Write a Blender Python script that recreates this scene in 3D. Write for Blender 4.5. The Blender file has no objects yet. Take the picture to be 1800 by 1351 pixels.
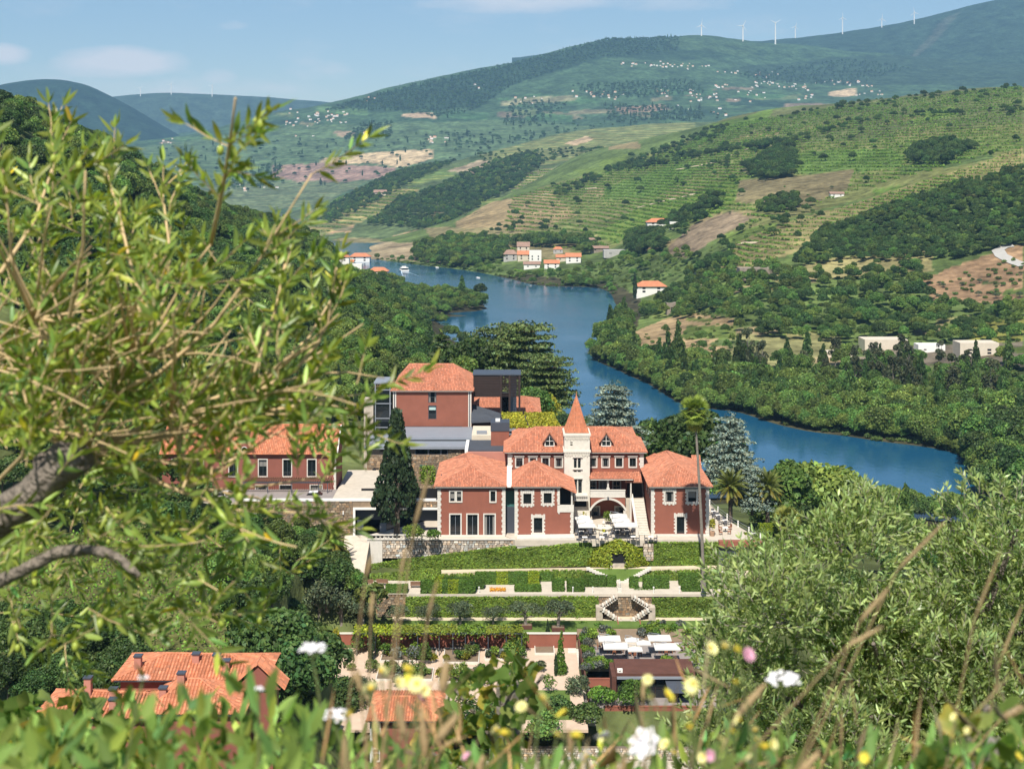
import bpy, math, random
import numpy as np
from mathutils import Vector, Matrix, Euler

sc = bpy.context.scene
C = sc.collection
random.seed(7)
rng = np.random.default_rng(11)

# ---------------------------------------------------------------- camera, sky, sun, exposure
F, YH = 2400.0, 300.0                     # focal length and eye level of the photograph in its own pixels
cam_d = bpy.data.cameras.new('camera')
cam = bpy.data.objects.new('camera', cam_d)
C.objects.link(cam)
cam.location = (0, 0, 0)
cam.rotation_euler = (math.radians(90), 0, 0)
cam_d.sensor_fit = 'HORIZONTAL'
cam_d.sensor_width = 36
cam_d.lens = 36 * F / 1800
cam_d.shift_y = -(675 - YH) / 1800
cam_d.clip_start = 0.05
cam_d.clip_end = 60000
cam_d.dof.use_dof = True
cam_d.dof.focus_distance = 215
cam_d.dof.aperture_fstop = 7.1
sc.camera = cam

SUN = Vector((-0.16, -1.0, 1.42)).normalized()     # towards the sun
sun_d = bpy.data.lights.new('sun', 'SUN')
sun_d.energy = 5.0
sun_d.angle = math.radians(0.53)
sun_d.color = (1.0, 0.95, 0.87)
sun = bpy.data.objects.new('sun', sun_d)
C.objects.link(sun)
sun.rotation_euler = (-SUN).to_track_quat('-Z', 'Y').to_euler()
sun.location = SUN * 100

W = bpy.data.worlds.new('World')
sc.world = W
W.use_nodes = True
nt = W.node_tree
nt.nodes.clear()
def wn(t, **kw):
 n = nt.nodes.new(t)
 for k, v in kw.items():
  setattr(n, k, v)
 return n
sky = wn('ShaderNodeTexSky', sky_type='NISHITA', sun_disc=False)
sky.sun_elevation = math.asin(SUN.z)
sky.sun_rotation = math.pi + math.atan2(SUN.x, -SUN.y) * -1
sky.altitude = 200
sky.air_density = 1.0
sky.dust_density = 0.3
sky.ozone_density = 2.2
bg = wn('ShaderNodeBackground')
bg.inputs['Strength'].default_value = 0.08
out = wn('ShaderNodeOutputWorld')
tc = wn('ShaderNodeTexCoord')
mp = wn('ShaderNodeMapping')
mp.inputs['Scale'].default_value = (16.0, 16.0, 48.0)
nz = wn('ShaderNodeTexNoise', noise_dimensions='3D')
nz.inputs['Scale'].default_value = 1.0
nz.inputs['Detail'].default_value = 7.0
nz.inputs['Roughness'].default_value = 0.6
sep = wn('ShaderNodeSeparateXYZ')
nt.links.new(tc.outputs['Generated'], mp.inputs['Vector'])
nt.links.new(mp.outputs['Vector'], nz.inputs['Vector'])
nt.links.new(tc.outputs['Generated'], sep.inputs[0])
def mth(op, a, b=None):
 n = wn('ShaderNodeMath', operation=op)
 for i, v in enumerate((a, b)):
  if v is None: continue
  if isinstance(v, (int, float)): n.inputs[i].default_value = v
  else: nt.links.new(v, n.inputs[i])
 return n.outputs[0]
ux = mth('DIVIDE', sep.outputs['X'], sep.outputs['Y'])
uz = mth('DIVIDE', sep.outputs['Z'], sep.outputs['Y'])
cover = None
# banks of fair-weather cloud: bearing, height above the horizon, half width, half height, thickness
for cx, cz, rx, rz, k in ((-.287, .079, .062, .016, 1.0), (-.372, .0855, .026, .010, 1.05), (-.215, .069, .020, .009, .7), (-.265, .06, .12, .02, .5), (.01, .125, .10, .012, .8), (-.135, .075, .045, .014, .4), (.12, .123, .08, .011, .45), (-.205, .107, .02, .006, .35)):
 d = mth('ADD', mth('POWER', mth('ABSOLUTE', mth('MULTIPLY', mth('SUBTRACT', ux, cx), 1 / rx)), 2.0), mth('POWER', mth('ABSOLUTE', mth('MULTIPLY', mth('SUBTRACT', uz, cz), 1 / rz)), 2.0))
 m = mth('MULTIPLY', mth('MAXIMUM', mth('SUBTRACT', 1.0, d), 0.0), k)
 cover = m if cover is None else mth('MAXIMUM', cover, m)
dens = mth('MULTIPLY', mth('SUBTRACT', mth('ADD', mth('MULTIPLY', cover, 0.85), mth('MULTIPLY', nz.outputs['Fac'], 1.15)), 0.78), 1.5)
# a thin general veil of the same cloud elsewhere
veil = mth('MULTIPLY', mth('MAXIMUM', mth('SUBTRACT', nz.outputs['Fac'], 0.52), 0.0), 0.9)
fac = mth('MINIMUM', mth('MAXIMUM', dens, veil), 0.8)
mixc = wn('ShaderNodeMix', data_type='RGBA')
mixc.inputs['B'].default_value = (9.0, 8.6, 8.7, 1)
nt.links.new(fac, mixc.inputs['Factor'])
nt.links.new(sky.outputs['Color'], mixc.inputs['A'])
nt.links.new(mixc.outputs['Result'], bg.inputs['Color'])
nt.links.new(bg.outputs['Background'], out.inputs['Surface'])

sc.view_settings.view_transform = 'Standard'
sc.view_settings.look = 'None'
sc.view_settings.gamma = 1
sc.view_settings.use_curve_mapping = False
sc.view_settings.exposure = 0.46
sc.cycles.use_denoising = True
sc.cycles.max_bounces = 6
sc.cycles.diffuse_bounces = 2
sc.cycles.glossy_bounces = 2
sc.cycles.transmission_bounces = 2
sc.cycles.transparent_max_bounces = 8
sc.cycles.volume_bounces = 0
sc.cycles.caustics_reflective = False
sc.cycles.caustics_refractive = False
# ---------------------------------------------------------------- helpers
def P(px, py, D):
 """world point seen at photograph pixel (px, py) at distance D along the view axis"""
 return ((px - 900) * D / F, D, (YH - py) * D / F)
def Xat(px, D): return (px - 900) * D / F
def Zat(py, D): return (YH - py) * D / F

def tag(o, label=None, cat=None, group=None, kind=None):
 if label: o['label'] = label
 if cat: o['category'] = cat
 if group: o['group'] = group
 if kind: o['kind'] = kind
 return o
def thing(name, label, cat, loc=(0, 0, 0), group=None, rz=0.0):
 o = bpy.data.objects.new(name, None)
 C.objects.link(o)
 o.location = loc
 o.rotation_euler = (0, 0, rz)
 o.empty_display_size = 0.2
 return tag(o, label, cat, group)

MATS = {}
def new_mat(name):
 m = bpy.data.materials.new(name)
 m.use_nodes = True
 m.node_tree.nodes.clear()
 MATS[name] = m
 return m, m.node_tree
def N(t, typ, **kw):
 n = t.nodes.new(typ)
 for k, v in kw.items():
  if k.startswith('i_'):
   n.inputs[k[2:].replace('_', ' ')].default_value = v
  else:
   setattr(n, k, v)
 return n
def plain(name, col, rough=0.8, var=0.12, scale=3.0, bump=0.0, bscale=20.0, spec=0.3, metal=0.0, dirt=0.0, attr=False):
 """solid colour with a little noise in value, optional relief, optional per-vertex tint ('Col')"""
 m, t = new_mat(name)
 o = N(t, 'ShaderNodeOutputMaterial')
 b = N(t, 'ShaderNodeBsdfPrincipled', i_Roughness=rough, i_Metallic=metal)
 b.inputs['Specular IOR Level'].default_value = spec
 tcn = N(t, 'ShaderNodeTexCoord')
 nz = N(t, 'ShaderNodeTexNoise', i_Scale=scale, i_Detail=5.0, i_Roughness=0.6)
 t.links.new(tcn.outputs['Object'], nz.inputs['Vector'])
 mr = N(t, 'ShaderNodeMapRange')
 mr.inputs['From Min'].default_value = 0.25; mr.inputs['From Max'].default_value = 0.75
 mr.inputs['To Min'].default_value = 1 - var; mr.inputs['To Max'].default_value = 1 + var
 t.links.new(nz.outputs['Fac'], mr.inputs['Value'])
 mul = N(t, 'ShaderNodeMix', data_type='RGBA', blend_type='MULTIPLY')
 mul.inputs['Factor'].default_value = 1
 mul.inputs['A'].default_value = (*col, 1)
 if attr:
  a = N(t, 'ShaderNodeAttribute', attribute_name='Col')
  m2 = N(t, 'ShaderNodeMix', data_type='RGBA', blend_type='MULTIPLY')
  m2.inputs['Factor'].default_value = 1
  m2.inputs['A'].default_value = (*col, 1)
  t.links.new(a.outputs['Color'], m2.inputs['B'])
  t.links.new(m2.outputs['Result'], mul.inputs['A'])
 t.links.new(mr.outputs['Result'], mul.inputs['B'])
 res = mul.outputs['Result']
 if dirt:
  n2 = N(t, 'ShaderNodeTexNoise', i_Scale=scale * 0.35, i_Detail=8.0, i_Roughness=0.7)
  t.links.new(tcn.outputs['Object'], n2.inputs['Vector'])
  r2 = N(t, 'ShaderNodeValToRGB')
  r2.color_ramp.elements[0].position = 0.5; r2.color_ramp.elements[1].position = 0.75
  t.links.new(n2.outputs['Fac'], r2.inputs['Fac'])
  mf = N(t, 'ShaderNodeMath', operation='MULTIPLY'); mf.inputs[1].default_value = dirt
  t.links.new(r2.outputs['Color'], mf.inputs[0])
  m3 = N(t, 'ShaderNodeMix', data_type='RGBA')
  m3.inputs['B'].default_value = (col[0] * .45, col[1] * .45, col[2] * .42, 1)
  t.links.new(mf.outputs[0], m3.inputs['Factor'])
  t.links.new(res, m3.inputs['A'])
  res = m3.outputs['Result']
 t.links.new(res, b.inputs['Base Color'])
 if bump:
  nb = N(t, 'ShaderNodeTexNoise', i_Scale=bscale, i_Detail=4.0)
  t.links.new(tcn.outputs['Object'], nb.inputs['Vector'])
  bp = N(t, 'ShaderNodeBump', i_Strength=bump, i_Distance=0.05)
  t.links.new(nb.outputs['Fac'], bp.inputs['Height'])
  t.links.new(bp.outputs['Normal'], b.inputs['Normal'])
 t.links.new(b.outputs['BSDF'], o.inputs['Surface'])
 return m
def leafy(name, col, trans=0.22, rough=0.55, spec=0.25, rnd=0.25, hue=0.0, tcol=None):
 """leaf material: tint per leaf ('Col') and per plant (object random), some light coming through"""
 m, t = new_mat(name)
 o = N(t, 'ShaderNodeOutputMaterial')
 a = N(t, 'ShaderNodeAttribute', attribute_name='Col')
 oi = N(t, 'ShaderNodeObjectInfo')
 mr = N(t, 'ShaderNodeMapRange')
 mr.inputs['To Min'].default_value = 1 - rnd; mr.inputs['To Max'].default_value = 1 + rnd
 t.links.new(oi.outputs['Random'], mr.inputs['Value'])
 m1 = N(t, 'ShaderNodeMix', data_type='RGBA', blend_type='MULTIPLY')
 m1.inputs['Factor'].default_value = 1; m1.inputs['A'].default_value = (*col, 1)
 t.links.new(a.outputs['Color'], m1.inputs['B'])
 m2 = N(t, 'ShaderNodeMix', data_type='RGBA', blend_type='MULTIPLY')
 m2.inputs['Factor'].default_value = 1
 t.links.new(m1.outputs['Result'], m2.inputs['A'])
 t.links.new(mr.outputs['Result'], m2.inputs['B'])
 hs = N(t, 'ShaderNodeHueSaturation')
 hm = N(t, 'ShaderNodeMath', operation='MULTIPLY_ADD')
 hm.inputs[1].default_value = hue * 7.13; hm.inputs[2].default_value = 0
 fr = N(t, 'ShaderNodeMath', operation='FRACT')
 mu = N(t, 'ShaderNodeMath', operation='MULTIPLY'); mu.inputs[1].default_value = 17.3
 t.links.new(oi.outputs['Random'], mu.inputs[0]); t.links.new(mu.outputs[0], fr.inputs[0])
 hr = N(t, 'ShaderNodeMapRange')
 hr.inputs['To Min'].default_value = 0.5 - hue; hr.inputs['To Max'].default_value = 0.5 + hue
 t.links.new(fr.outputs[0], hr.inputs['Value'])
 t.links.new(hr.outputs['Result'], hs.inputs['Hue'])
 t.links.new(m2.outputs['Result'], hs.inputs['Color'])
 b = N(t, 'ShaderNodeBsdfPrincipled', i_Roughness=rough)
 b.inputs['Specular IOR Level'].default_value = spec
 t.links.new(hs.outputs['Color'], b.inputs['Base Color'])
 tr = N(t, 'ShaderNodeBsdfTranslucent')
 tm = N(t, 'ShaderNodeMix', data_type='RGBA', blend_type='MULTIPLY')
 tm.inputs['Factor'].default_value = 1
 tm.inputs['B'].default_value = (*(tcol or (1.5, 1.7, 0.7)), 1)
 t.links.new(hs.outputs['Color'], tm.inputs['A'])
 t.links.new(tm.outputs['Result'], tr.inputs['Color'])
 mx = N(t, 'ShaderNodeMixShader'); mx.inputs['Fac'].default_value = trans
 t.links.new(b.outputs['BSDF'], mx.inputs[1]); t.links.new(tr.outputs['BSDF'], mx.inputs[2])
 t.links.new(mx.outputs['Shader'], o.inputs['Surface'])
 return m

def mesh_np(name, V, Fc, col=None, mats=None, smooth=False, extra=None, mi=None):
 """mesh from numpy arrays; Fc is one (n,k) array or a list of them"""
 me = bpy.data.meshes.new(name)
 V = np.asarray(V, np.float32)
 Fs = [np.asarray(f, np.int32) for f in (Fc if isinstance(Fc, list) else [Fc]) if len(f)]
 me.vertices.add(len(V))
 me.vertices.foreach_set('co', V.ravel())
 loops = np.concatenate([f.ravel() for f in Fs])
 counts = np.concatenate([np.full(len(f), f.shape[1], np.int32) for f in Fs])
 me.loops.add(len(loops))
 me.loops.foreach_set('vertex_index', loops)
 me.polygons.add(len(counts))
 starts = np.zeros(len(counts), np.int32); starts[1:] = np.cumsum(counts)[:-1]
 me.polygons.foreach_set('loop_start', starts)
 me.polygons.foreach_set('loop_total', counts)
 if smooth:
  me.polygons.foreach_set('use_smooth', np.ones(len(counts), bool))
 if mi is not None:
  me.polygons.foreach_set('material_index', np.asarray(mi, np.int32))
 me.update(calc_edges=True)
 if col is not None:
  a = me.color_attributes.new('Col', 'FLOAT_COLOR', 'POINT')
  c4 = np.ones((len(V), 4), np.float32); c4[:, :3] = col
  a.data.foreach_set('color', c4.ravel())
 for k, arr in (extra or {}).items():
  a = me.attributes.new(k, 'FLOAT', 'POINT')
  a.data.foreach_set('value', np.asarray(arr, np.float32))
 for m in (mats or []):
  me.materials.append(m)
 return me
def link(name, me, parent=None, loc=None):
 o = bpy.data.objects.new(name, me)
 C.objects.link(o)
 if parent is not None: o.parent = parent
 if loc is not None: o.location = loc
 return o

class MB:
 """collects boxes, quads, tubes and prisms and links them as ONE mesh object"""
 def __init__(s): s.v = []; s.f = []; s.c = []; s.tint = (1, 1, 1)
 def add(s, vs, fs):
  n = len(s.v)
  s.v += [tuple(p) for p in vs]; s.c += [s.tint] * len(vs)
  s.f += [tuple(i + n for i in f) for f in fs]
  return s
 def box(s, x0, x1, y0, y1, z0, z1):
  x0, x1 = min(x0, x1), max(x0, x1); y0, y1 = min(y0, y1), max(y0, y1); z0, z1 = min(z0, z1), max(z0, z1)
  return s.add([(x0, y0, z0), (x1, y0, z0), (x1, y1, z0), (x0, y1, z0), (x0, y0, z1), (x1, y0, z1), (x1, y1, z1), (x0, y1, z1)],
                     [(0, 3, 2, 1), (4, 5, 6, 7), (0, 1, 5, 4), (1, 2, 6, 5), (2, 3, 7, 6), (3, 0, 4, 7)])
 def rbox(s, cx, cy, z0, z1, lx, ly, a):
  ca, sa = math.cos(a), math.sin(a)
  q = [(cx + x * ca - y * sa, cy + x * sa + y * ca) for x, y in ((-lx / 2, -ly / 2), (lx / 2, -ly / 2), (lx / 2, ly / 2), (-lx / 2, ly / 2))]
  return s.add([(x, y, z0) for x, y in q] + [(x, y, z1) for x, y in q],
                     [(0, 3, 2, 1), (4, 5, 6, 7), (0, 1, 5, 4), (1, 2, 6, 5), (2, 3, 7, 6), (3, 0, 4, 7)])
 def poly(s, pts): return s.add(pts, [tuple(range(len(pts)))])
 def slab(s, pts, th):
  """polygon (counter-clockwise from above) made th thick downwards"""
  n = len(pts)
  low = [(x, y, z - th) for x, y, z in pts]
  return s.add(list(pts) + low, [tuple(range(n)), tuple(range(2 * n - 1, n - 1, -1))] + [(i, n + i, n + (i + 1) % n, (i + 1) % n) for i in range(n)])
 def prism(s, pts, d):
  """polygon extruded by vector d"""
  n = len(pts); d = Vector(d)
  return s.add(list(pts) + [tuple(Vector(p) + d) for p in pts], [tuple(range(n)), tuple(range(2 * n - 1, n - 1, -1))] + [(i, n + i, n + (i + 1) % n, (i + 1) % n) for i in range(n)])
 def tube(s, pts, r, n=6, cap=True):
  pts = [Vector(p) for p in pts]
  rs = r if isinstance(r, (list, tuple)) else [r] * len(pts)
  vs = []; fs = []
  ref = Vector((0.13, 0.31, 0.94))
  for i, p in enumerate(pts):
   d = (pts[min(i + 1, len(pts) - 1)] - pts[max(i - 1, 0)])
   if d.length < 1e-9: d = Vector((0, 0, 1))
   d.normalize()
   a = d.cross(ref)
   if a.length < 0.05: a = d.cross(Vector((1, 0, 0)))
   a.normalize(); b = d.cross(a)
   for k in range(n):
    t = 2 * math.pi * k / n
    vs.append(p + (a * math.cos(t) + b * math.sin(t)) * rs[i])
  for i in range(len(pts) - 1):
   for k in range(n):
    k2 = (k + 1) % n
    fs.append((i * n + k, i * n + k2, (i + 1) * n + k2, (i + 1) * n + k))
  if cap:
   fs.append(tuple(range(n - 1, -1, -1))); fs.append(tuple((len(pts) - 1) * n + k for k in range(n)))
  return s.add(vs, fs)
 def blob(s, c, r, n=8, m=6, jit=0.0, rnd=random):
  vs = []; fs = []
  for i in range(m + 1):
   th = math.pi * i / m
   for k in range(n):
    ph = 2 * math.pi * k / n
    q = 1 + rnd.uniform(-jit, jit)
    vs.append((c[0] + r[0] * q * math.sin(th) * math.cos(ph), c[1] + r[1] * q * math.sin(th) * math.sin(ph), c[2] + r[2] * q * math.cos(th)))
  for i in range(m):
   for k in range(n):
    k2 = (k + 1) % n
    fs.append((i * n + k, (i + 1) * n + k, (i + 1) * n + k2, i * n + k2))
  return s.add(vs, fs)
 def build(s, name, mat, parent=None, smooth=False, kind=None, origin=None):
  o0 = Vector(origin) if origin is not None else (parent.matrix_basis.translation if parent is not None and parent.parent is None else
             (parent.parent.matrix_basis.translation if parent is not None else Vector((0, 0, 0))))
  me = bpy.data.meshes.new(name)
  me.from_pydata([(x - o0.x, y - o0.y, z - o0.z) for x, y, z in s.v], [], s.f)
  if any(c != (1, 1, 1) for c in s.c):
   a = me.color_attributes.new('Col', 'FLOAT_COLOR', 'POINT')
   a.data.foreach_set('color', np.concatenate([np.array(s.c, np.float32), np.ones((len(s.c), 1), np.float32)], 1).ravel())
  else:
   a = me.color_attributes.new('Col', 'FLOAT_COLOR', 'POINT')
   a.data.foreach_set('color', np.ones(len(s.v) * 4, np.float32))
  me.materials.append(mat)
  if smooth:
   me.polygons.foreach_set('use_smooth', np.ones(len(me.polygons), bool))
  me.update()
  o = bpy.data.objects.new(name, me)
  C.objects.link(o)
  if parent is not None: o.parent = parent
  elif origin is not None: o.location = origin
  if kind: o['kind'] = kind
  return o

def in_poly(x, y, poly):
 x = np.asarray(x); y = np.asarray(y)
 r = np.zeros(x.shape, bool)
 n = len(poly); j = n - 1
 for i in range(n):
  xi, yi = poly[i]; xj, yj = poly[j]
  if yi != yj:
   c = ((yi > y) != (yj > y)) & (x < (xj - xi) * (y - yi) / (yj - yi) + xi)
   r ^= c
  j = i
 return r
def vnoise(x, y, seed=0, octaves=4, gain=0.5):
 """smooth value noise, numpy"""
 x = np.asarray(x, float); y = np.asarray(y, float)
 tot = np.zeros(np.broadcast(x, y).shape); amp = 1.0; s = 0
 for o in range(octaves):
  xi = np.floor(x); yi = np.floor(y); fx = x - xi; fy = y - yi
  fx = fx * fx * (3 - 2 * fx); fy = fy * fy * (3 - 2 * fy)
  def h(a, b):
   q = np.sin(a * 127.1 + b * 311.7 + (seed + o) * 74.7) * 43758.5453
   return q - np.floor(q)
  v = (h(xi, yi) * (1 - fx) + h(xi + 1, yi) * fx) * (1 - fy) + (h(xi, yi + 1) * (1 - fx) + h(xi + 1, yi + 1) * fx) * fy
  tot = tot + amp * (v * 2 - 1); s += amp
  amp *= gain; x = x * 2.03 + 17.1; y = y * 2.03 + 9.2
 return tot / s
# ---------------------------------------------------------------- land: hills built as height fields through surveyed points
def soil_mat(name, bump=0.5, far=False, rough=0.95):
 m, t = new_mat(name)
 o = N(t, 'ShaderNodeOutputMaterial')
 b = N(t, 'ShaderNodeBsdfPrincipled', i_Roughness=rough)
 b.inputs['Specular IOR Level'].default_value = 0.1
 a = N(t, 'ShaderNodeAttribute', attribute_name='Col')
 v = N(t, 'ShaderNodeAttribute', attribute_name='vine')
 tcn = N(t, 'ShaderNodeTexCoord')
 res = a.outputs['Color']
 for sc_, amt, det in ((0.012, 0.45, 6.0), (0.11 if not far else 0.05, 0.55, 5.0)):
  nz = N(t, 'ShaderNodeTexNoise', i_Scale=sc_, i_Detail=det, i_Roughness=0.62)
  t.links.new(tcn.outputs['Object'], nz.inputs['Vector'])
  mr = N(t, 'ShaderNodeMapRange')
  mr.inputs['From Min'].default_value = 0.3; mr.inputs['From Max'].default_value = 0.7
  mr.inputs['To Min'].default_value = 1 - amt; mr.inputs['To Max'].default_value = 1 + amt
  t.links.new(nz.outputs['Fac'], mr.inputs['Value'])
  mu = N(t, 'ShaderNodeMix', data_type='RGBA', blend_type='MULTIPLY')
  mu.inputs['Factor'].default_value = 1
  t.links.new(res, mu.inputs['A']); t.links.new(mr.outputs['Result'], mu.inputs['B'])
  res = mu.outputs['Result']
 if far:
  # terraces too far off to tell apart: bands that follow the contour lines
  sp = N(t, 'ShaderNodeSeparateXYZ')
  t.links.new(tcn.outputs['Object'], sp.inputs[0])
  nz = N(t, 'ShaderNodeTexNoise', i_Scale=0.006, i_Detail=3.0)
  t.links.new(tcn.outputs['Object'], nz.inputs['Vector'])
  ma = N(t, 'ShaderNodeMath', operation='MULTIPLY_ADD'); ma.inputs[1].default_value = 22.0
  t.links.new(nz.outputs['Fac'], ma.inputs[0]); t.links.new(sp.outputs['Z'], ma.inputs[2])
  m1 = N(t, 'ShaderNodeMath', operation='MULTIPLY'); m1.inputs[1].default_value = 0.95
  t.links.new(ma.outputs[0], m1.inputs[0])
  sn = N(t, 'ShaderNodeMath', operation='SINE'); t.links.new(m1.outputs[0], sn.inputs[0])
  mr = N(t, 'ShaderNodeMapRange')
  mr.inputs['From Min'].default_value = -0.2; mr.inputs['From Max'].default_value = 0.8
  t.links.new(sn.outputs[0], mr.inputs['Value'])
  fm = N(t, 'ShaderNodeMath', operation='MULTIPLY')
  t.links.new(mr.outputs['Result'], fm.inputs[0]); t.links.new(v.outputs['Fac'], fm.inputs[1])
  mx = N(t, 'ShaderNodeMix', data_type='RGBA', blend_type='MULTIPLY')
  mx.inputs['B'].default_value = (1.9, 1.45, 1.5, 1)
  t.links.new(fm.outputs[0], mx.inputs['Factor']); t.links.new(res, mx.inputs['A'])
  res = mx.outputs['Result']
 t.links.new(res, b.inputs['Base Color'])
 nb = N(t, 'ShaderNodeTexNoise', i_Scale=0.35 if not far else 0.03, i_Detail=6.0, i_Roughness=0.65)
 t.links.new(tcn.outputs['Object'], nb.inputs['Vector'])
 bp = N(t, 'ShaderNodeBump', i_Strength=bump, i_Distance=2.0 if not far else 14.0)
 t.links.new(nb.outputs['Fac'], bp.inputs['Height'])
 t.links.new(bp.outputs['Normal'], b.inputs['Normal'])
 t.links.new(b.outputs['BSDF'], o.inputs['Surface'])
 return m
SOIL = soil_mat('soil_near', 0.5)
SOILFAR = soil_mat('soil_far', 0.55, True)

class Land:
 def __init__(s, ctrl, pxs, Ds, rough, clamp=None, lo=2.2):
  """ctrl: {px: [(D, py), ...]} points the land passes through"""
  A = []; B = []; Vv = []
  for px, lst in ctrl.items():
   for D, py in lst:
    A.append((px - 900) / 600); B.append(math.log(D) * lo); Vv.append(py / 100)
  s.A = np.array(A); s.B = np.array(B); s.lo = lo
  n = len(A)
  K = s.k(s.A[:, None] - s.A[None], s.B[:, None] - s.B[None]) + np.eye(n) * 2e-3
  Pm = np.stack([np.ones(n), s.A, s.B], 1)
  M = np.zeros((n + 3, n + 3)); M[:n, :n] = K; M[:n, n:] = Pm; M[n:, :n] = Pm.T
  s.w = np.linalg.solve(M, np.concatenate([np.array(Vv), np.zeros(3)]))
  s.rough = rough
  s.px = np.asarray(pxs, float); s.D = np.asarray(Ds, float)
  PX, DD = np.meshgrid(s.px, s.D)              # rows: distance, columns: bearing
  s.X = (PX - 900) * DD / F; s.Y = DD
  s.Z = (YH - s.raw(PX, DD)) * DD / F
  s.Z = s.Z + rough(s.X, s.Y, s.Z)
  if clamp is not None: s.Z = clamp(s.X, s.Y, s.Z)
  s.PX = PX; s.PY = YH - s.Z * F / s.Y
  s.pymin = np.minimum.accumulate(s.PY, 0)
 def k(s, da, db):
  r2 = da * da + db * db
  return 0.5 * r2 * np.log(r2 + 1e-9)
 def raw(s, PX, DD):
  a = ((PX - 900) / 600).ravel(); b = (np.log(DD) * s.lo).ravel()
  o = np.empty(len(a)); n = len(s.A)
  for i in range(0, len(a), 20000):
   aa = a[i:i + 20000]; bb = b[i:i + 20000]
   o[i:i + 20000] = s.k(aa[:, None] - s.A[None], bb[:, None] - s.B[None]) @ s.w[:n] + s.w[n] + s.w[n + 1] * aa + s.w[n + 2] * bb
  return o.reshape(PX.shape) * 100
 def z(s, X, Y):
  """height by bilinear lookup in the grid"""
  X = np.asarray(X, float); Y = np.asarray(Y, float)
  px = X * F / Y + 900
  j = np.interp(px, s.px, np.arange(len(s.px))); i = np.interp(Y, s.D, np.arange(len(s.D)))
  j0 = np.minimum(j.astype(int), len(s.px) - 2); i0 = np.minimum(i.astype(int), len(s.D) - 2)
  fj = j - j0; fi = i - i0
  return (s.Z[i0, j0] * (1 - fi) + s.Z[i0 + 1, j0] * fi) * (1 - fj) + (s.Z[i0, j0 + 1] * (1 - fi) + s.Z[i0 + 1, j0 + 1] * fi) * fj
 def hit(s, px, py, Dmin=0):
  """nearest land point under a pixel: returns (X, Y, Z) or None"""
  j = int(round(float(np.interp(px, s.px, np.arange(len(s.px))))))
  col = s.PY[:, j]
  ok = np.where((col <= py) & (s.D >= Dmin))[0]
  if not len(ok): return None
  i = ok[0]
  if i > 0 and col[i - 1] > py:
   f = (col[i - 1] - py) / (col[i - 1] - col[i])
   D = s.D[i - 1] + f * (s.D[i] - s.D[i - 1])
  else: D = s.D[i]
  X = (px - 900) * D / F
  return X, D, float(s.z(np.array([X]), np.array([D]))[0])
 def seen(s, X, Y, Z, slack=6.0):
  """is this land point in view (not behind a nearer rise of the same land)"""
  px = X * F / Y + 900; py = YH - Z * F / Y
  j = np.clip(np.rint(np.interp(px, s.px, np.arange(len(s.px)))).astype(int), 0, len(s.px) - 1)
  i = np.clip(np.searchsorted(s.D, Y) - 1, 0, len(s.D) - 1)
  return s.pymin[i, j] >= py - slack
 def build(s, name, mat, base, parcels=(), keep=None, vine=None, kind='structure'):
  nr, nc = s.X.shape
  V = np.stack([s.X, s.Y, s.Z], -1).reshape(-1, 3)
  col = np.tile(np.array(base, float), (nr * nc, 1))
  n1 = vnoise(s.X / 55, s.Y / 90, 3).ravel(); n2 = vnoise(s.X / 16, s.Y / 24, 5).ravel()
  col *= (1 + 0.3 * n1 + 0.22 * n2)[:, None]
  vm = np.zeros(nr * nc)
  q = 1 + s.Y / 1500
  px = s.PX.ravel() + (9 * vnoise(s.X / (22 * q), s.Y / (45 * q), 8, 5, .6)).ravel(); py = s.PY.ravel() + (4 * vnoise(s.X / (22 * q), s.Y / (50 * q), 9, 5, .6)).ravel()
  for pc in parcels:
   poly, c, vf = pc[:3]
   mk = in_poly(px, py, poly)
   col[mk] = np.array(c) * (1 + 0.16 * n1[mk] + 0.14 * n2[mk])[:, None]
   vm[mk] = vf
  bank = ((s.Z < -97.2) & (s.Y > 365) & (s.Y < 1300)).ravel(); col[bank] = np.array((.055, .05, .026)) * (1 + .3 * n2[bank])[:, None]
  I, J = np.meshgrid(np.arange(nr - 1), np.arange(nc - 1), indexing='ij')
  a = (I * nc + J).ravel()
  q = np.stack([a, a + 1, a + nc + 1, a + nc], 1)
  if keep is not None:
   kv = keep(s.X, s.Y, s.Z).ravel()
   q = q[kv[q].any(1)]
  me = mesh_np(name, V, q, col, [mat], smooth=True, extra={'vine': vm})
  return tag(link(name, me), kind=kind)
def frac(a1, s1, a2, s2, seed):
 return lambda X, Y, Z: a1 * vnoise(X / s1, Y / s1, seed, 5, 0.52) + a2 * vnoise(X / s2, Y / s2, seed + 20, 4, 0.55)
def lin(a, b, n): return np.linspace(a, b, n)
def logs(a, b, n): return np.exp(np.linspace(math.log(a), math.log(b), n))
def pxgrid(step, lo=-420, hi=2220): return np.concatenate([np.arange(lo, -40, step * 4), np.arange(-40, 1840, step), np.arange(1840, hi, step * 4)])

def parcels(n, box, w, h, cols, seed, slant=0.0):
 q = np.random.default_rng(seed); out = []
 for i in range(n):
  x, y = q.uniform(box[0], box[1]), q.uniform(box[2], box[3]); a, b = w * q.uniform(.4, 1.3), h * q.uniform(.5, 1.4); k = slant * a + q.uniform(-.3, .3) * b; e = q.uniform(-.4, .4) * a
  out.append(([(x - a, y + k), (x + a, y - k), (x + a + e, y - k + b), (x - a + e, y + k + b)], cols[int(q.integers(len(cols)))], q.choice([0, .5, 1])))
 return out
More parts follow.
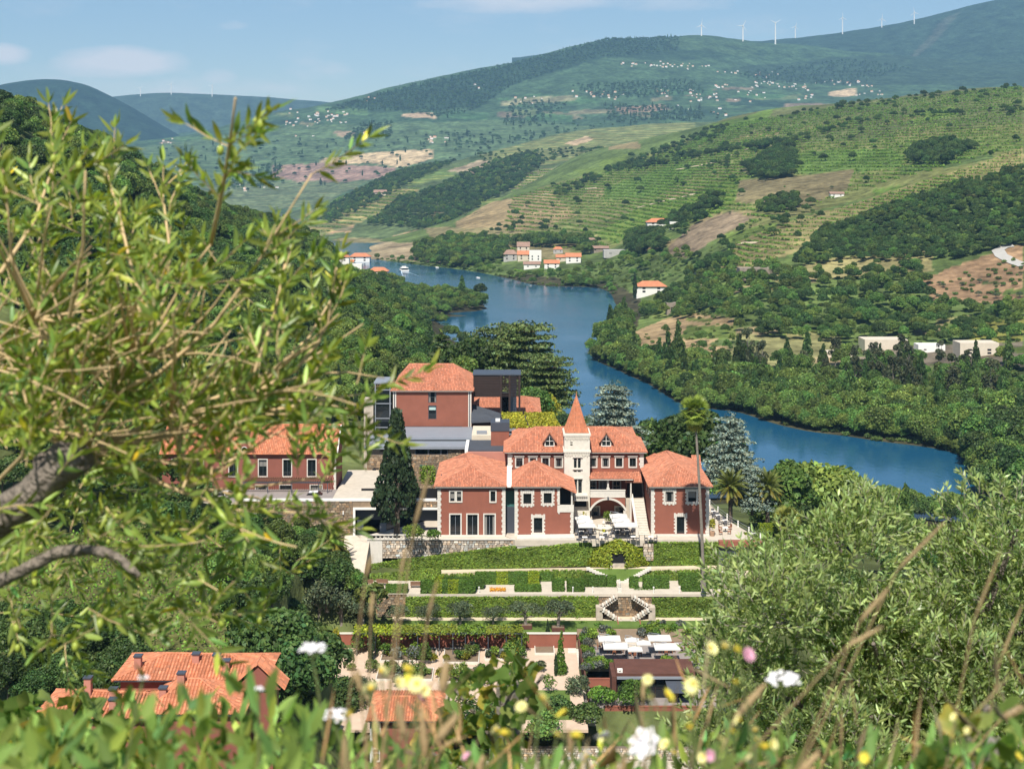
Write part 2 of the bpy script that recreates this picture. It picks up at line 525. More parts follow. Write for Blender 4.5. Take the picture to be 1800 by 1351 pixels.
# ---- river
def water_mat():
 m, t = new_mat('river_water')
 o = N(t, 'ShaderNodeOutputMaterial')
 b = N(t, 'ShaderNodeBsdfPrincipled', i_Roughness=0.07)
 b.inputs['Base Color'].default_value = (0.012, 0.078, 0.15, 1)
 b.inputs['IOR'].default_value = 1.33
 tcn = N(t, 'ShaderNodeTexCoord')
 mp = N(t, 'ShaderNodeMapping'); mp.inputs['Scale'].default_value = (0.55, 0.3, 1)
 t.links.new(tcn.outputs['Object'], mp.inputs['Vector'])
 nz = N(t, 'ShaderNodeTexNoise', i_Scale=1.0, i_Detail=5.0, i_Roughness=0.6)
 t.links.new(mp.outputs['Vector'], nz.inputs['Vector'])
 n2 = N(t, 'ShaderNodeTexNoise', i_Scale=0.02, i_Detail=4.0)
 t.links.new(tcn.outputs['Object'], n2.inputs['Vector'])
 mr = N(t, 'ShaderNodeMapRange'); mr.inputs['From Min'].default_value = 0.35; mr.inputs['From Max'].default_value = 0.65
 mr.inputs['To Min'].default_value = 0.10; mr.inputs['To Max'].default_value = 0.5
 t.links.new(n2.outputs['Fac'], mr.inputs['Value'])
 bp = N(t, 'ShaderNodeBump', i_Distance=0.35)
 t.links.new(mr.outputs['Result'], bp.inputs['Strength'])
 t.links.new(nz.outputs['Fac'], bp.inputs['Height'])
 t.links.new(bp.outputs['Normal'], b.inputs['Normal'])
 t.links.new(b.outputs['BSDF'], o.inputs['Surface'])
 return m
WZ = -100.0
xs = lin(-900, 900, 19); ys = logs(330, 1900, 20)
gx, gy = np.meshgrid(xs, ys)
V = np.stack([gx, gy, np.full_like(gx, WZ)], -1).reshape(-1, 3)
nr, nc = gx.shape
I, J = np.meshgrid(np.arange(nr - 1), np.arange(nc - 1), indexing='ij'); a = (I * nc + J).ravel()
tag(link('river', mesh_np('river', V, np.stack([a, a + 1, a + nc + 1, a + nc], 1), None, [water_mat()])), kind='structure')

def wpy(D): return YH + 100 * F / D          # pixel row of the water line at distance D

# ---- camera hill, estate and left bank
near_ctrl = {
 -300: [(1.5, 1800), (4, 1750), (10, 1700), (30, 1650), (60, 1600), (90, 1500), (120, 1360), (160, 1060), (200, 820), (240, 640), (300, 450), (400, 280), (480, 180), (600, 160), (800, 200), (1200, 260)],
 0: [(1.5, 1900), (4, 1830), (10, 1700), (30, 1620), (60, 1600), (90, 1500), (120, 1360), (140, 1200), (160, 1075), (180, 960), (200, 860), (240, 720), (300, 540), (400, 325), (480, 212), (600, 200), (800, 245), (1200, 300)],
 200: [(60, 1600), (90, 1490), (120, 1360), (140, 1208), (160, 1087), (180, 993), (200, 912), (230, 822), (280, 677), (350, 526), (450, 400), (550, 325), (650, 285), (800, 298), (1200, 345)],
 300: [(450, 450), (550, 390), (700, 343), (850, 345), (1000, 362)],
 400: [(60, 1600), (90, 1490), (120, 1360), (140, 1215), (160, 1100), (180, 1015), (200, 945), (232, 872), (250, 830), (300, 725), (400, 595), (500, 490), (650, 425), (800, 392), (950, 390), (1200, 415)],
 500: [(300, 735), (400, 610), (550, 498), (700, 440), (850, 414), (1000, 410), (1200, 424)],
 560: [(550, 535), (750, 470), (900, 438), (1050, 434), (1250, 450)],
 600: [(1.5, 1900), (4, 1830), (10, 1700), (30, 1640), (60, 1620), (90, 1560), (120, 1460), (140, 1360), (170, 1200), (190, 1105), (215, 990), (228, 940), (240, 880), (300, 752), (400, 645), (550, 555), (750, 498), (950, 470), (1200, 464), (1450, 462), (1700, 446)],
 680: [(250, 862), (300, 770), (400, 672), (550, 592), (750, 545), (950, 522), (1080, 516), (1220, 498), (1330, 486), (1500, 464), (1800, 440)],
 750: [(80, 1590), (140, 1500), (165, 1390), (180, 1250), (200, 1100), (220, 985), (250, 868), (300, 785), (400, 700), (550, 622), (700, 586), (880, 568), (920, 563), (960, 545), (1030, 524), (1090, 518), (1130, 516), (1250, 496), (1400, 476)],
 830: [(300, 800), (450, 700), (620, 664), (700, 648), (800, 606), (930, 562), (990, 540), (1040, 528), (1080, 525), (1120, 518), (1300, 488)],
 900: [(1.5, 1950), (4, 1850), (10, 1700), (30, 1640), (60, 1640), (80, 1620), (150, 1500), (168, 1390), (190, 1150), (220, 985), (260, 875), (300, 805), (400, 752), (520, 740), (600, 707), (650, 675), (750, 624), (900, 576), (1000, 550), (1050, 540), (1100, 526), (1300, 490)],
 960: [(900, 585), (1000, 556), (1060, 542), (1110, 530)],
 1000: [(300, 830), (400, 790), (480, 780), (540, 750), (600, 706)],
 1100: [(80, 1620), (150, 1500), (168, 1390), (190, 1150), (220, 985), (260, 898), (320, 855), (410, 862), (450, 840), (500, 788), (600, 708)],
 1300: [(80, 1600), (150, 1480), (168, 1370), (190, 1150), (220, 985), (260, 935), (320, 900), (400, 884), (430, 863), (480, 808), (600, 708)],
 1500: [(4, 1850), (10, 1700), (30, 1620), (80, 1500), (150, 1280), (200, 1090), (250, 985), (300, 928), (370, 920), (410, 890), (450, 842), (600, 709)],
 1800: [(4, 1850), (10, 1700), (30, 1600), (60, 1500), (80, 1440), (150, 1230), (200, 1090), (250, 1005), (300, 955), (360, 940), (395, 920), (430, 866), (600, 709)],
 2150: [(60, 1500), (150, 1230), (200, 1090), (250, 1005), (300, 955), (390, 921), (430, 866), (600, 709)],
}
def near_clamp(X, Y, Z):
 Z = Z.copy()
 # levelled ground of the estate: keep the land a little under the built terraces
 px = X * F / Y + 900
 def cut(x0, x1, y0, y1, z):
  m = (X > x0) & (X < x1) & (Y > y0) & (Y < y1)
  Z[m] = np.minimum(Z[m], z)
 cut(-22.5, 46, 214, 262, -60.2)
 cut(-29.5, -21, 207.5, 223, -63.1)
 cut(-23.5, 46, 205, 218.6, -66.6)
 cut(-20.5, 46, 196, 210.5, -69.6)
 cut(-31, 40, 168, 202.5, -71.6)
 cut(-22, 46, 155, 182, -75.0)
 cut(-62, -19, 226, 262, -57.6)
 return Z
near = Land(near_ctrl, pxgrid(8), np.concatenate([logs(1.2, 60, 40)[:-1], logs(60, 1750, 280)]), lambda X, Y, Z: np.clip((Y - 20) / 200, 0, 1) * (1.0 * vnoise(X / 20, Y / 20, 2, 4) + np.clip((Y - 300) / 300, 0, 2) * 2.0 * vnoise(X / 60, Y / 60, 12, 4)), near_clamp)
DG = (0.16, 0.145, 0.06)          # dry grass
SCRUB = (0.085, 0.105, 0.035)
near.build('hillside', SOIL, (0.10, 0.12, 0.042), [
 ([(0, 930), (420, 930), (470, 1130), (380, 1150), (0, 1120)], (0.15, 0.15, 0.05), 0),
 ([(430, 600), (575, 600), (560, 660), (420, 700)], (0.16, 0.17, 0.06), 0),
 ([(80, 225), (330, 330), (300, 370), (90, 300)], (0.14, 0.14, 0.06), 0),
], keep=lambda X, Y, Z: Z > -106)

# ---- right bank and vineyard hill
right_ctrl = {
 560: [(1550, 462), (1650, 446), (2000, 430), (2400, 425)],
 650: [(1500, 466), (1548, 455), (1700, 442), (2000, 430), (2400, 428), (3000, 430)],
 760: [(1380, 480), (1430, 468), (1550, 442), (1800, 412), (2100, 398), (2500, 400)],
 900: [(1180, 506), (1258, 491), (1400, 460), (1600, 425), (1900, 385), (2200, 352), (2500, 340), (2900, 350)],
 1000: [(1050, 532), (1120, 516), (1185, 502), (1300, 470), (1500, 425), (1800, 380), (2200, 325), (2600, 288), (2900, 280), (3300, 290)],
 1060: [(640, 678), (680, 656), (720, 632), (800, 598), (860, 582), (950, 556), (1040, 532), (1130, 514), (1170, 504), (1300, 468), (1500, 424), (1800, 372)],
 1150: [(560, 732), (610, 695), (650, 668), (720, 622), (820, 578), (950, 540), (1050, 515), (1150, 480), (1300, 420), (1500, 382), (1800, 330), (2200, 280), (2600, 245), (3000, 250)],
 1300: [(520, 766), (575, 716), (620, 672), (700, 620), (800, 560), (900, 505), (1000, 455), (1100, 420), (1300, 352), (1600, 296), (2000, 240), (2400, 205), (2900, 215)],
 1500: [(480, 805), (524, 756), (570, 706), (650, 650), (750, 588), (850, 510), (950, 455), (1100, 388), (1250, 335), (1500, 270), (1900, 205), (2200, 180), (2700, 190)],
 1700: [(395, 912), (440, 850), (482, 796), (530, 735), (600, 672), (700, 600), (800, 530), (900, 462), (1000, 395), (1150, 305), (1300, 268), (1500, 225), (1900, 170), (2200, 158), (2700, 175)],
 1760: [(395, 906), (440, 835), (482, 780), (560, 710)],
 1900: [(380, 920), (420, 850), (480, 770), (520, 725), (600, 650), (700, 575), (800, 500), (900, 425), (1000, 350), (1200, 270), (1500, 200), (1800, 155), (2100, 145), (2600, 160)],
 2200: [(380, 920), (480, 760), (600, 640), (800, 470), (1000, 330), (1300, 220), (1800, 120), (2100, 120), (2600, 140)],
}
right = Land(right_ctrl, pxgrid(4.0, 460), logs(370, 3000, 330), lambda X, Y, Z: np.clip((Z + 98) / 25, 0, 1) * (2.2 * vnoise(X / 45, Y / 45, 4, 5) + 5 * vnoise(X / 150, Y / 150, 6, 3)))
VG = (0.125, 0.15, 0.042)
TAN = (0.30, 0.225, 0.125)
right_parcels = [
 ([(790, 440), (900, 345), (1100, 285), (1300, 205), (1480, 180), (1800, 140), (1800, 300), (1600, 330), (1400, 380), (1280, 430), (1180, 385), (1060, 445), (900, 440)], (0.14, 0.15, 0.05), 1),
 ([(1280, 200), (1480, 180), (1800, 140), (1800, 215), (1560, 240), (1290, 262), (1150, 290)], (0.105, 0.115, 0.045), 1),
 ([(1115, 365), (1180, 350), (1310, 312), (1300, 350), (1230, 385), (1150, 395), (1080, 430), (1050, 412)], (0.125, 0.17, 0.035), 1),
 ([(1400, 268), (1590, 258), (1580, 292), (1450, 312), (1395, 300)], (0.10, 0.155, 0.035), 1),
 ([(1060, 330), (1200, 285), (1240, 290), (1150, 345), (1060, 350)], (0.10, 0.15, 0.035), 1),
 ([(1550, 250), (1800, 235), (1800, 262), (1600, 285)], (0.13, 0.16, 0.045), 1),
 ([(870, 352), (960, 335), (1015, 380), (900, 408), (800, 405), (800, 390)], (0.27, 0.2, 0.10), 0.6),
 ([(1300, 318), (1500, 298), (1490, 332), (1400, 368), (1290, 352)], (0.17, 0.14, 0.07), 0.3),
 ([(1250, 478), (1285, 430), (1400, 385), (1500, 360), (1620, 320), (1740, 282), (1800, 255), (1800, 300), (1700, 322), (1600, 352), (1500, 388), (1440, 412), (1390, 445), (1330, 470)], (0.235, 0.20, 0.085), 1),
 ([(740, 400), (880, 400), (1000, 430), (1000, 455), (800, 450)], (0.20, 0.17, 0.08), 0),
 ([(600, 425), (760, 425), (780, 462), (640, 455)], (0.30, 0.235, 0.14), 0),
 ([(1165, 445), (1215, 395), (1290, 370), (1320, 385), (1240, 430), (1205, 455)], (0.20, 0.15, 0.095), 0),
 ([(1100, 590), (1200, 545), (1290, 560), (1290, 610), (1230, 640), (1120, 620)], (0.33, 0.235, 0.125), 0),
 ([(1265, 585), (1480, 585), (1480, 640), (1300, 660)], (0.20, 0.19, 0.08), 0),
 ([(1460, 455), (1640, 440), (1640, 475), (1380, 500), (1340, 480)], (0.24, 0.21, 0.09), 0),
 ([(1620, 490), (1800, 425), (1800, 535), (1640, 530)], (0.33, 0.21, 0.115), 0),
 ([(1690, 565), (1800, 558), (1800, 600), (1690, 605)], (0.19, 0.19, 0.045), 0),
 ([(1520, 608), (1800, 602), (1800, 645), (1500, 640)], (0.17, 0.14, 0.10), 0),
]
right.build('right_bank', SOIL, (0.10, 0.14, 0.04), right_parcels[:2] + parcels(60, (900, 1800, 190, 430), 44, 13, [(.10, .155, .03), (.13, .18, .04), (.16, .15, .06), (.08, .115, .035), (.22, .175, .085), (.115, .16, .035)], 7, .18) + right_parcels[2:] + parcels(40, (1130, 1800, 480, 690), 34, 12, [(.11, .15, .035), (.2, .185, .075), (.08, .11, .035), (.24, .185, .10), (.14, .17, .045)], 8), keep=lambda X, Y, Z: Z > -106)

# ---- middle hill across the bend
mid_ctrl = {
 240: [(1950, 440), (2900, 420), (3300, 415)],
 440: [(1950, 440), (2900, 405), (3300, 402)],
 520: [(1950, 436), (2200, 430), (2600, 402), (3000, 388), (3300, 392)],
 640: [(2100, 435), (2300, 420), (2600, 385), (3000, 345), (3300, 325), (3700, 332)],
 760: [(2100, 420), (2300, 398), (2600, 362), (3000, 322), (3400, 293), (3800, 297)],
 880: [(2200, 385), (2700, 335), (3100, 300), (3500, 266), (3900, 260), (4300, 272)],
 1000: [(2400, 345), (3000, 290), (3500, 253), (4000, 230), (4400, 240)],
 1100: [(2600, 310), (3000, 270), (3500, 240), (4000, 220), (4400, 228)],
 1220: [(2700, 290), (3000, 260), (3500, 232), (4000, 213), (4500, 222)],
 1400: [(2800, 270), (3200, 245), (4000, 218), (4500, 228)],
}
mid = Land(mid_ctrl, np.arange(240, 1420, 4.0), logs(1900, 4400, 150), frac(9, 260, 2.5, 60, 31))
mid.build('middle_hill', SOILFAR, (0.085, 0.115, 0.045), parcels(46, (540, 1200, 220, 425), 36, 11, [(.11, .16, .045), (.15, .155, .07), (.075, .12, .04), (.2, .17, .09), (.05, .08, .03)], 6, .2) + [
 ([(840, 270), (1000, 232), (1220, 205), (1230, 235), (1100, 270), (960, 290), (880, 290)], (0.12, 0.15, 0.055), 0.8),
 ([(995, 250), (1030, 238), (1040, 246), (1010, 254)], (0.45, 0.33, 0.2), 0),
 ([(530, 385), (600, 345), (660, 330), (740, 330), (690, 370), (560, 415)], (0.15, 0.16, 0.06), 1),
 ([(780, 300), (850, 280), (880, 290), (830, 305)], (0.30, 0.235, 0.15), 0),
 ([(890, 310), (1000, 290), (1010, 330), (900, 345)], (0.15, 0.16, 0.07), 1),
 ([(560, 430), (600, 418), (720, 420), (700, 436)], (0.2, 0.17, 0.08), 0),
])

# ---- far hill with the villages
far_ctrl = {
 -100: [(4200, 300), (5200, 280), (6500, 265)],
 150: [(3600, 400), (4200, 330), (5200, 272), (5900, 250), (6500, 252)],
 320: [(3500, 420), (3900, 360), (4600, 300), (5300, 265), (5900, 240), (6500, 244)],
 420: [(3500, 415), (3900, 370), (4600, 305), (5300, 255), (6000, 217), (6600, 222)],
 520: [(3500, 410), (3900, 365), (4600, 300), (5300, 240), (6000, 194), (6600, 198)],
 600: [(3600, 395), (4200, 330), (5000, 255), (5700, 205), (6300, 178), (6900, 184)],
 700: [(3700, 350), (4300, 300), (5200, 230), (6000, 175), (6600, 153), (7200, 160)],
 800: [(3800, 320), (4500, 275), (5400, 210), (6200, 155), (6800, 131), (7400, 138)],
 900: [(4000, 300), (4800, 250), (5600, 192), (6400, 135), (7000, 113), (7600, 120)],
 1000: [(4100, 280), (5000, 228), (5800, 170), (6600, 110), (7200, 83), (7800, 90)],
 1080: [(4200, 270), (5200, 215), (6000, 155), (6800, 95), (7300, 68), (7900, 74)],
 1160: [(4300, 262), (5300, 205), (6200, 145), (7000, 90), (7400, 68), (8000, 76)],
 1250: [(4400, 252), (5400, 200), (6200, 150), (7000, 95), (7500, 62), (8100, 70)],
 1300: [(4400, 248), (5400, 198), (6300, 148), (7100, 100), (7600, 71), (8100, 78)],
 1400: [(4500, 240), (5500, 195), (6400, 155), (7200, 110), (7700, 78), (8200, 86)],
 1550: [(4600, 235), (5500, 195), (6400, 160), (7200, 120), (7700, 95), (8200, 102)],
 1700: [(4600, 235), (5500, 195), (6400, 160), (7200, 125), (7800, 105)],
 2000: [(4600, 235), (5500, 195), (6400, 160), (7200, 125), (7800, 105)],
}
far = Land(far_ctrl, np.arange(-100, 2000, 6.0), logs(3500, 8200, 190), frac(22, 700, 7, 160, 41), lo=2.6)
far.build('far_hill', SOILFAR, (0.050, 0.088, 0.040), parcels(150, (230, 1450, 150, 340), 34, 9, [(.06, .12, .045), (.085, .125, .05), (.04, .075, .035), (.13, .13, .07), (.05, .10, .04), (.03, .058, .03), (.17, .135, .085)], 5) + [
 ([(240, 260), (520, 220), (900, 210), (1200, 235), (1200, 262), (600, 330), (300, 330)], (0.07, 0.115, 0.05), 0.5),
 ([(560, 280), (640, 268), (760, 263), (760, 280), (700, 295), (650, 285), (560, 290)], (0.44, 0.33, 0.19), 0),
 ([(480, 290), (560, 286), (690, 294), (700, 310), (560, 325), (480, 310)], (0.24, 0.16, 0.12), 0.2),
 ([(300, 330), (480, 318), (640, 320), (560, 360), (420, 380)], (0.10, 0.13, 0.06), 0.3),
 ([(588, 230), (622, 230), (622, 240), (590, 240)], (0.26, 0.19, 0.12), 0),
 ([(705, 200), (760, 197), (762, 208), (712, 206)], (0.40, 0.29, 0.18), 0),
 ([(880, 178), (1000, 165), (1010, 175), (885, 186)], (0.20, 0.19, 0.10), 0),
 ([(1460, 160), (1505, 154), (1503, 168), (1462, 168)], (0.46, 0.34, 0.2), 0),
 ([(600, 180), (900, 112), (1080, 65), (1300, 72), (1360, 95), (1200, 105), (1060, 100), (900, 150), (840, 190), (700, 195)], (0.028, 0.052, 0.024), 0),
 ([(1280, 120), (1500, 100), (1800, 95), (1800, 150), (1500, 150), (1360, 140)], (0.034, 0.058, 0.03), 0),
 ([(1160, 66), (1250, 60), (1340, 80), (1320, 100), (1200, 85)], (0.05, 0.085, 0.036), 0),
])
# ---- mountains
mr_ctrl = {
 900: [(7800, 180), (8600, 120), (9500, 105)], 1200: [(7800, 150), (8600, 95), (9200, 75), (9900, 80)], 1300: [(7600, 150), (8600, 95), (9300, 72), (9900, 78)], 1400: [(7400, 150), (8400, 95), (9200, 66), (9900, 72)],
 1480: [(7200, 150), (8300, 90), (9100, 58), (9900, 64)], 1550: [(7200, 150), (8300, 85), (9100, 50), (9900, 56)], 1600: [(7200, 150), (8300, 80), (9100, 42), (9900, 48)],
 1650: [(7200, 150), (8300, 75), (9100, 29), (9900, 35)], 1700: [(7200, 150), (8200, 70), (9100, 14), (9900, 20)], 1760: [(7200, 150), (8200, 60), (9100, 0), (9900, 6)],
 1850: [(7200, 145), (8200, 50), (9100, -16), (9900, -10)], 2050: [(7200, 140), (8200, 40), (9100, -40), (9900, -34)],
}
mtr = Land(mr_ctrl, np.arange(900, 2060, 8.0), logs(7200, 9900, 60), frac(24, 900, 9, 260, 51), lo=4)
mtr.build('far_mountain', SOILFAR, (0.028, 0.050, 0.028), [([(1560, 150), (1660, 35), (1690, 20), (1660, 60)], (0.06, 0.07, 0.045), 0)])
ml_ctrl = {-350: [(6200, 330), (7000, 230), (7700, 200), (8400, 210)], -100: [(6000, 330), (6800, 240), (7500, 172), (8200, 182)], 0: [(6000, 330), (6800, 240), (7500, 157), (8200, 167)], 50: [(6000, 330), (6800, 235), (7500, 146), (8200, 156)], 90: [(6000, 330), (6800, 230), (7500, 144), (8200, 155)],
           150: [(6000, 330), (6800, 240), (7500, 152), (8200, 162)], 200: [(6000, 330), (6800, 250), (7500, 176), (8200, 186)], 250: [(6000, 330), (6800, 262), (7500, 203), (8200, 212)], 310: [(6000, 330), (6800, 276), (7500, 238), (8200, 246)], 360: [(6000, 330), (6800, 290), (7500, 262), (8200, 270)], 460: [(6000, 330), (6800, 310), (7500, 300), (8200, 305)]}
ml = Land(ml_ctrl, np.arange(-350, 470, 8.0), logs(6000, 8300, 50), frac(14, 800, 7, 240, 61), lo=4)
ml.build('left_mountain', SOILFAR, (0.018, 0.036, 0.022))
mb_ctrl = {-100: [(9500, 260), (10500, 200), (11300, 210)], 210: [(9500, 250), (10500, 172), (11300, 182)], 260: [(9500, 250), (10500, 167), (11300, 177)], 300: [(9500, 250), (10500, 164), (11300, 174)], 350: [(9500, 250), (10500, 169), (11300, 179)], 430: [(9500, 250), (10500, 171), (11300, 180)],
           500: [(9500, 250), (10500, 176), (11300, 186)], 570: [(9500, 250), (10500, 180), (11300, 190)], 700: [(9500, 260), (10500, 200), (11300, 210)], 900: [(9500, 270), (10500, 215), (11300, 225)]}
mbk = Land(mb_ctrl, np.arange(-100, 900, 10.0), logs(9500, 11300, 36), frac(14, 1000, 6, 300, 71), lo=5)
mbk.build('back_ridge', SOILFAR, (0.04, 0.06, 0.034))

# a plain under everything, out to the horizon
g = MB(); g.box(-8500, 8500, 1850, 11600, -140, -120)
tag(g.build('valley_floor', plain('valley_soil', (0.07, 0.09, 0.05), 0.95)), kind='structure')

# ---- haze
hz = MB(); hz.box(-8600, 8600, -60, 11700, -142, 1420)
hm, ht = new_mat('haze_air')
ho = N(ht, 'ShaderNodeOutputMaterial')
hv = N(ht, 'ShaderNodeVolumePrincipled')
hv.inputs['Color'].default_value = (0.35, 0.67, 1.0, 1)
hv.inputs['Density'].default_value = 5.9e-5
hv.inputs['Anisotropy'].default_value = 0.0
ht.links.new(hv.outputs['Volume'], ho.inputs['Volume'])
haze = tag(hz.build('haze', hm), kind='stuff')
# ---------------------------------------------------------------- vegetation
FOL = {
 'broad': leafy('foliage_broadleaf', (0.108, 0.170, 0.035), rnd=0.38, hue=0.03),
 'dark': leafy('foliage_evergreen', (0.060, 0.104, 0.026), rnd=0.42, hue=0.02),
 'olive': leafy('foliage_olive', (0.105, 0.135, 0.070), rnd=0.2, tcol=(1.2, 1.4, 0.7)),
 'cedar': leafy('foliage_cedar', (0.092, 0.128, 0.038), trans=0.1, rnd=0.15),
 'blue': leafy('foliage_blue_cedar', (0.20, 0.25, 0.195), trans=0.1, rnd=0.08),
 'cyp': leafy('foliage_cypress', (0.030, 0.052, 0.020), trans=0.05, rnd=0.15),
 'shrub': leafy('foliage_shrub', (0.118, 0.17, 0.040), rnd=0.35, hue=0.03),
 'vine': leafy('foliage_vine', (0.135, 0.235, 0.030), trans=0.3, rnd=0.2),
 'lime': leafy('foliage_lime', (0.15, 0.22, 0.03), trans=0.3, rnd=0.2),
 'yellow': leafy('foliage_yellow', (0.36, 0.34, 0.035), trans=0.25, rnd=0.1),
 'brownish': leafy('foliage_eucalyptus', (0.075, 0.085, 0.040), rnd=0.2),
 'hedge': leafy('foliage_hedge', (0.080, 0.150, 0.020), trans=0.2, rnd=0.18),
 'ivy': leafy('foliage_ivy', (0.14, 0.205, 0.028), trans=0.2, rnd=0.1),
 'palm': leafy('foliage_palm', (0.125, 0.150, 0.038), trans=0.2, rnd=0.1, rough=0.4),
 'lav': leafy('foliage_lavender', (0.135, 0.150, 0.125), trans=0.15, rnd=0.15),
}
BARK = plain('bark', (0.13, 0.10, 0.075), 0.9, 0.3, 4, 0.5, 12)
BARKG = plain('bark_grey', (0.22, 0.19, 0.155), 0.9, 0.3, 4, 0.5, 12)

def unit(v): return v / (np.linalg.norm(v, axis=-1, keepdims=True) + 1e-12)
def cards(Pt, Nr, size, r, wob=0.7, asp=0.62, tint=0.28, warm=0.10, up=None):
 """leaf-sprig faces at points Pt facing about Nr: returns V, F, colour"""
 n = len(Pt)
 nr = unit(unit(Nr) + r.normal(0, wob, (n, 3)))
 t = unit(np.cross(nr, unit(r.normal(0, 1, (n, 3)))))
 if up is not None:
  t = unit(t * 0.6 + np.asarray(up) * 1.0); nr = unit(nr - t * (nr * t).sum(1, keepdims=True))
 b = np.cross(nr, t)
 sz = np.broadcast_to(np.asarray(size, float), (n,)) * r.uniform(0.65, 1.35, n)
 t = t * sz[:, None]; b = b * (sz * asp)[:, None]
 dz = nr * (sz * 0.18)[:, None]
 V = np.stack([Pt - t, Pt - b + dz, Pt + t, Pt + b + dz], 1).reshape(-1, 3)
 Fc = np.arange(n * 4).reshape(n, 4)
 br = np.exp(r.normal(0, tint, n)); wr = r.normal(0, warm, n)
 col = np.stack([br * (1 + wr), br, br * (1 - wr)], 1)
 return V, Fc, np.repeat(col, 4, 0)
def join_arrays(lst):
 V = []; Fc = []; Cc = []; n = 0
 for v, f, c in lst:
  V.append(v); Fc.append(f + n); Cc.append(c); n += len(v)
 return np.concatenate(V), np.concatenate(Fc), np.concatenate(Cc)
def lobe_cards(lobes, n, size, r, low=-0.5, depth=0.35, **kw):
 """leaf sprigs spread through the outer shell of each lobe (cx,cy,cz,rx,ry,rz)"""
 L = np.array(lobes, float)
 w = (L[:, 3] * L[:, 4] + L[:, 3] * L[:, 5]); w /= w.sum()
 k = r.choice(len(L), n, p=w)
 d = unit(r.normal(0, 1, (n, 3)))
 d[:, 2] = np.where(d[:, 2] < low, -d[:, 2], d[:, 2])
 q = 1 - depth * r.random(n) ** 1.6
 Pt = L[k, :3] + d * L[k, 3:6] * q[:, None]
 # tone differs a little from lobe to lobe (young and old growth)
 V, Fc, cc = cards(Pt, d / L[k, 3:6], size, r, **kw)
 lt = np.exp(r.normal(0, 0.12, len(L)))
 return V, Fc, cc * np.repeat(lt[k], 4)[:, None]
def lobes_round(R, H, base, n, r, lr=(0.28, 0.45)):
 out = [(0, 0, base + (H - base) * 0.5, R * 0.62, R * 0.62, (H - base) * 0.4)]
 for i in range(n):
  d = unit(r.normal(0, 1, 3)); d[2] = abs(d[2]) * 1.1 - 0.35
  q = r.uniform(0.55, 0.78); s = R * r.uniform(*lr)
  out.append((d[0] * R * q, d[1] * R * q, base + (H - base) * (0.48 + 0.5 * d[2] * q), s, s, s * r.uniform(0.7, 0.95)))
 return out
def trunk_mesh(name, H, r0, spread, mat, n=5, seed=1, base=0.0):
 rr = random.Random(seed); mb = MB()
 lean = (rr.uniform(-.05, .05) * H, rr.uniform(-.05, .05) * H)
 mb.tube([(0, 0, base), (lean[0] * .4, lean[1] * .4, H * .45), (lean[0], lean[1], H * 0.9)], [r0, r0 * .7, r0 * .25], 7)
 for i in range(n):
  a = rr.uniform(0, 6.28); z0 = H * rr.uniform(.35, .65)
  e = (math.cos(a) * spread * rr.uniform(.5, .9), math.sin(a) * spread * rr.uniform(.5, .9), z0 + H * rr.uniform(.12, .3))
  mb.tube([(lean[0] * .5, lean[1] * .5, z0), ((e[0]) * .5, e[1] * .5, z0 + (e[2] - z0) * .6), e], [r0 * .45, r0 * .3, r0 * .1], 5)
 me = bpy.data.meshes.new(name)
 me.from_pydata(mb.v, [], mb.f); me.materials.append(mat); me.update()
 return me
def crown_mesh(name, arrs, mat):
 V, Fc, cc = join_arrays(arrs)
 return mesh_np(name, V, Fc, cc, [mat])

SPEC = {}       # species -> list of (crown mesh, trunk mesh), height
def reg(key, lst, h): SPEC[key] = (lst, h)
def make_broad(seed, mat, R=4.4, H=10.0, base=1.6, nl=22, n=4200, size=0.31, bark=BARK, **kw):
 r = np.random.default_rng(seed)
 return crown_mesh('crown', [lobe_cards(lobes_round(R, H, base, nl, r), n, size, r, **kw)], mat), trunk_mesh('trunk', H * 0.75, 0.28, R * 0.7, bark, 6, seed)
reg('broad', [make_broad(1, FOL['broad']), make_broad(2, FOL['broad'], 4.9, 9.2, 1.2, 24), make_broad(3, FOL['broad'], 3.7, 10.8, 1.8, 18)], 10)
reg('oak', [make_broad(11, FOL['dark'], 4.6, 9, 1.2, 22), make_broad(12, FOL['dark'], 4.0, 10, 1.2, 20), make_broad(13, FOL['dark'], 5.2, 9.4, 1.4, 26)], 9.5)
reg('shrub', [make_broad(21, FOL['shrub'], 1.9, 2.4, 0.0, 9, 420, 0.3), make_broad(22, FOL['shrub'], 2.3, 2.0, 0.0, 11, 460, 0.3), make_broad(23, FOL['shrub'], 1.6, 2.8, 0.0, 9, 400, 0.3)], 2.4)
reg('olive', [make_broad(31, FOL['olive'], 2.5, 4.2, 1.1, 14, 1500, 0.2, BARKG, asp=0.35), make_broad(32, FOL['olive'], 2.8, 3.9, 1.2, 15, 1500, 0.2, BARKG, asp=0.35)], 4)
def make_poplar(seed, H=14, R=1.9, n=1500, mat=None, size=0.45):
 r = np.random.default_rng(seed); lb = []
 for i in range(26):
  t = (i + r.random()) / 26
  rad = R * (0.55 + 0.6 * math.sin(math.pi * min(1, t * 1.05 + 0.08))) * (1 - t * 0.32); a = r.uniform(0, 6.28)
  lb.append((math.cos(a) * rad * .6, math.sin(a) * rad * .45, 1.0 + t * (H - 2.2), rad * .6, rad * .6, 1.5))
 return crown_mesh('crown', [lobe_cards(lb, n, size, r, up=(0, 0, 1))], mat or FOL['dark']), trunk_mesh('trunk', H * 0.7, 0.22, 0.8, BARK, 3, seed)
reg('poplar', [make_poplar(41), make_poplar(42, 13, 2.3), make_poplar(43, 15, 2.0)], 14)
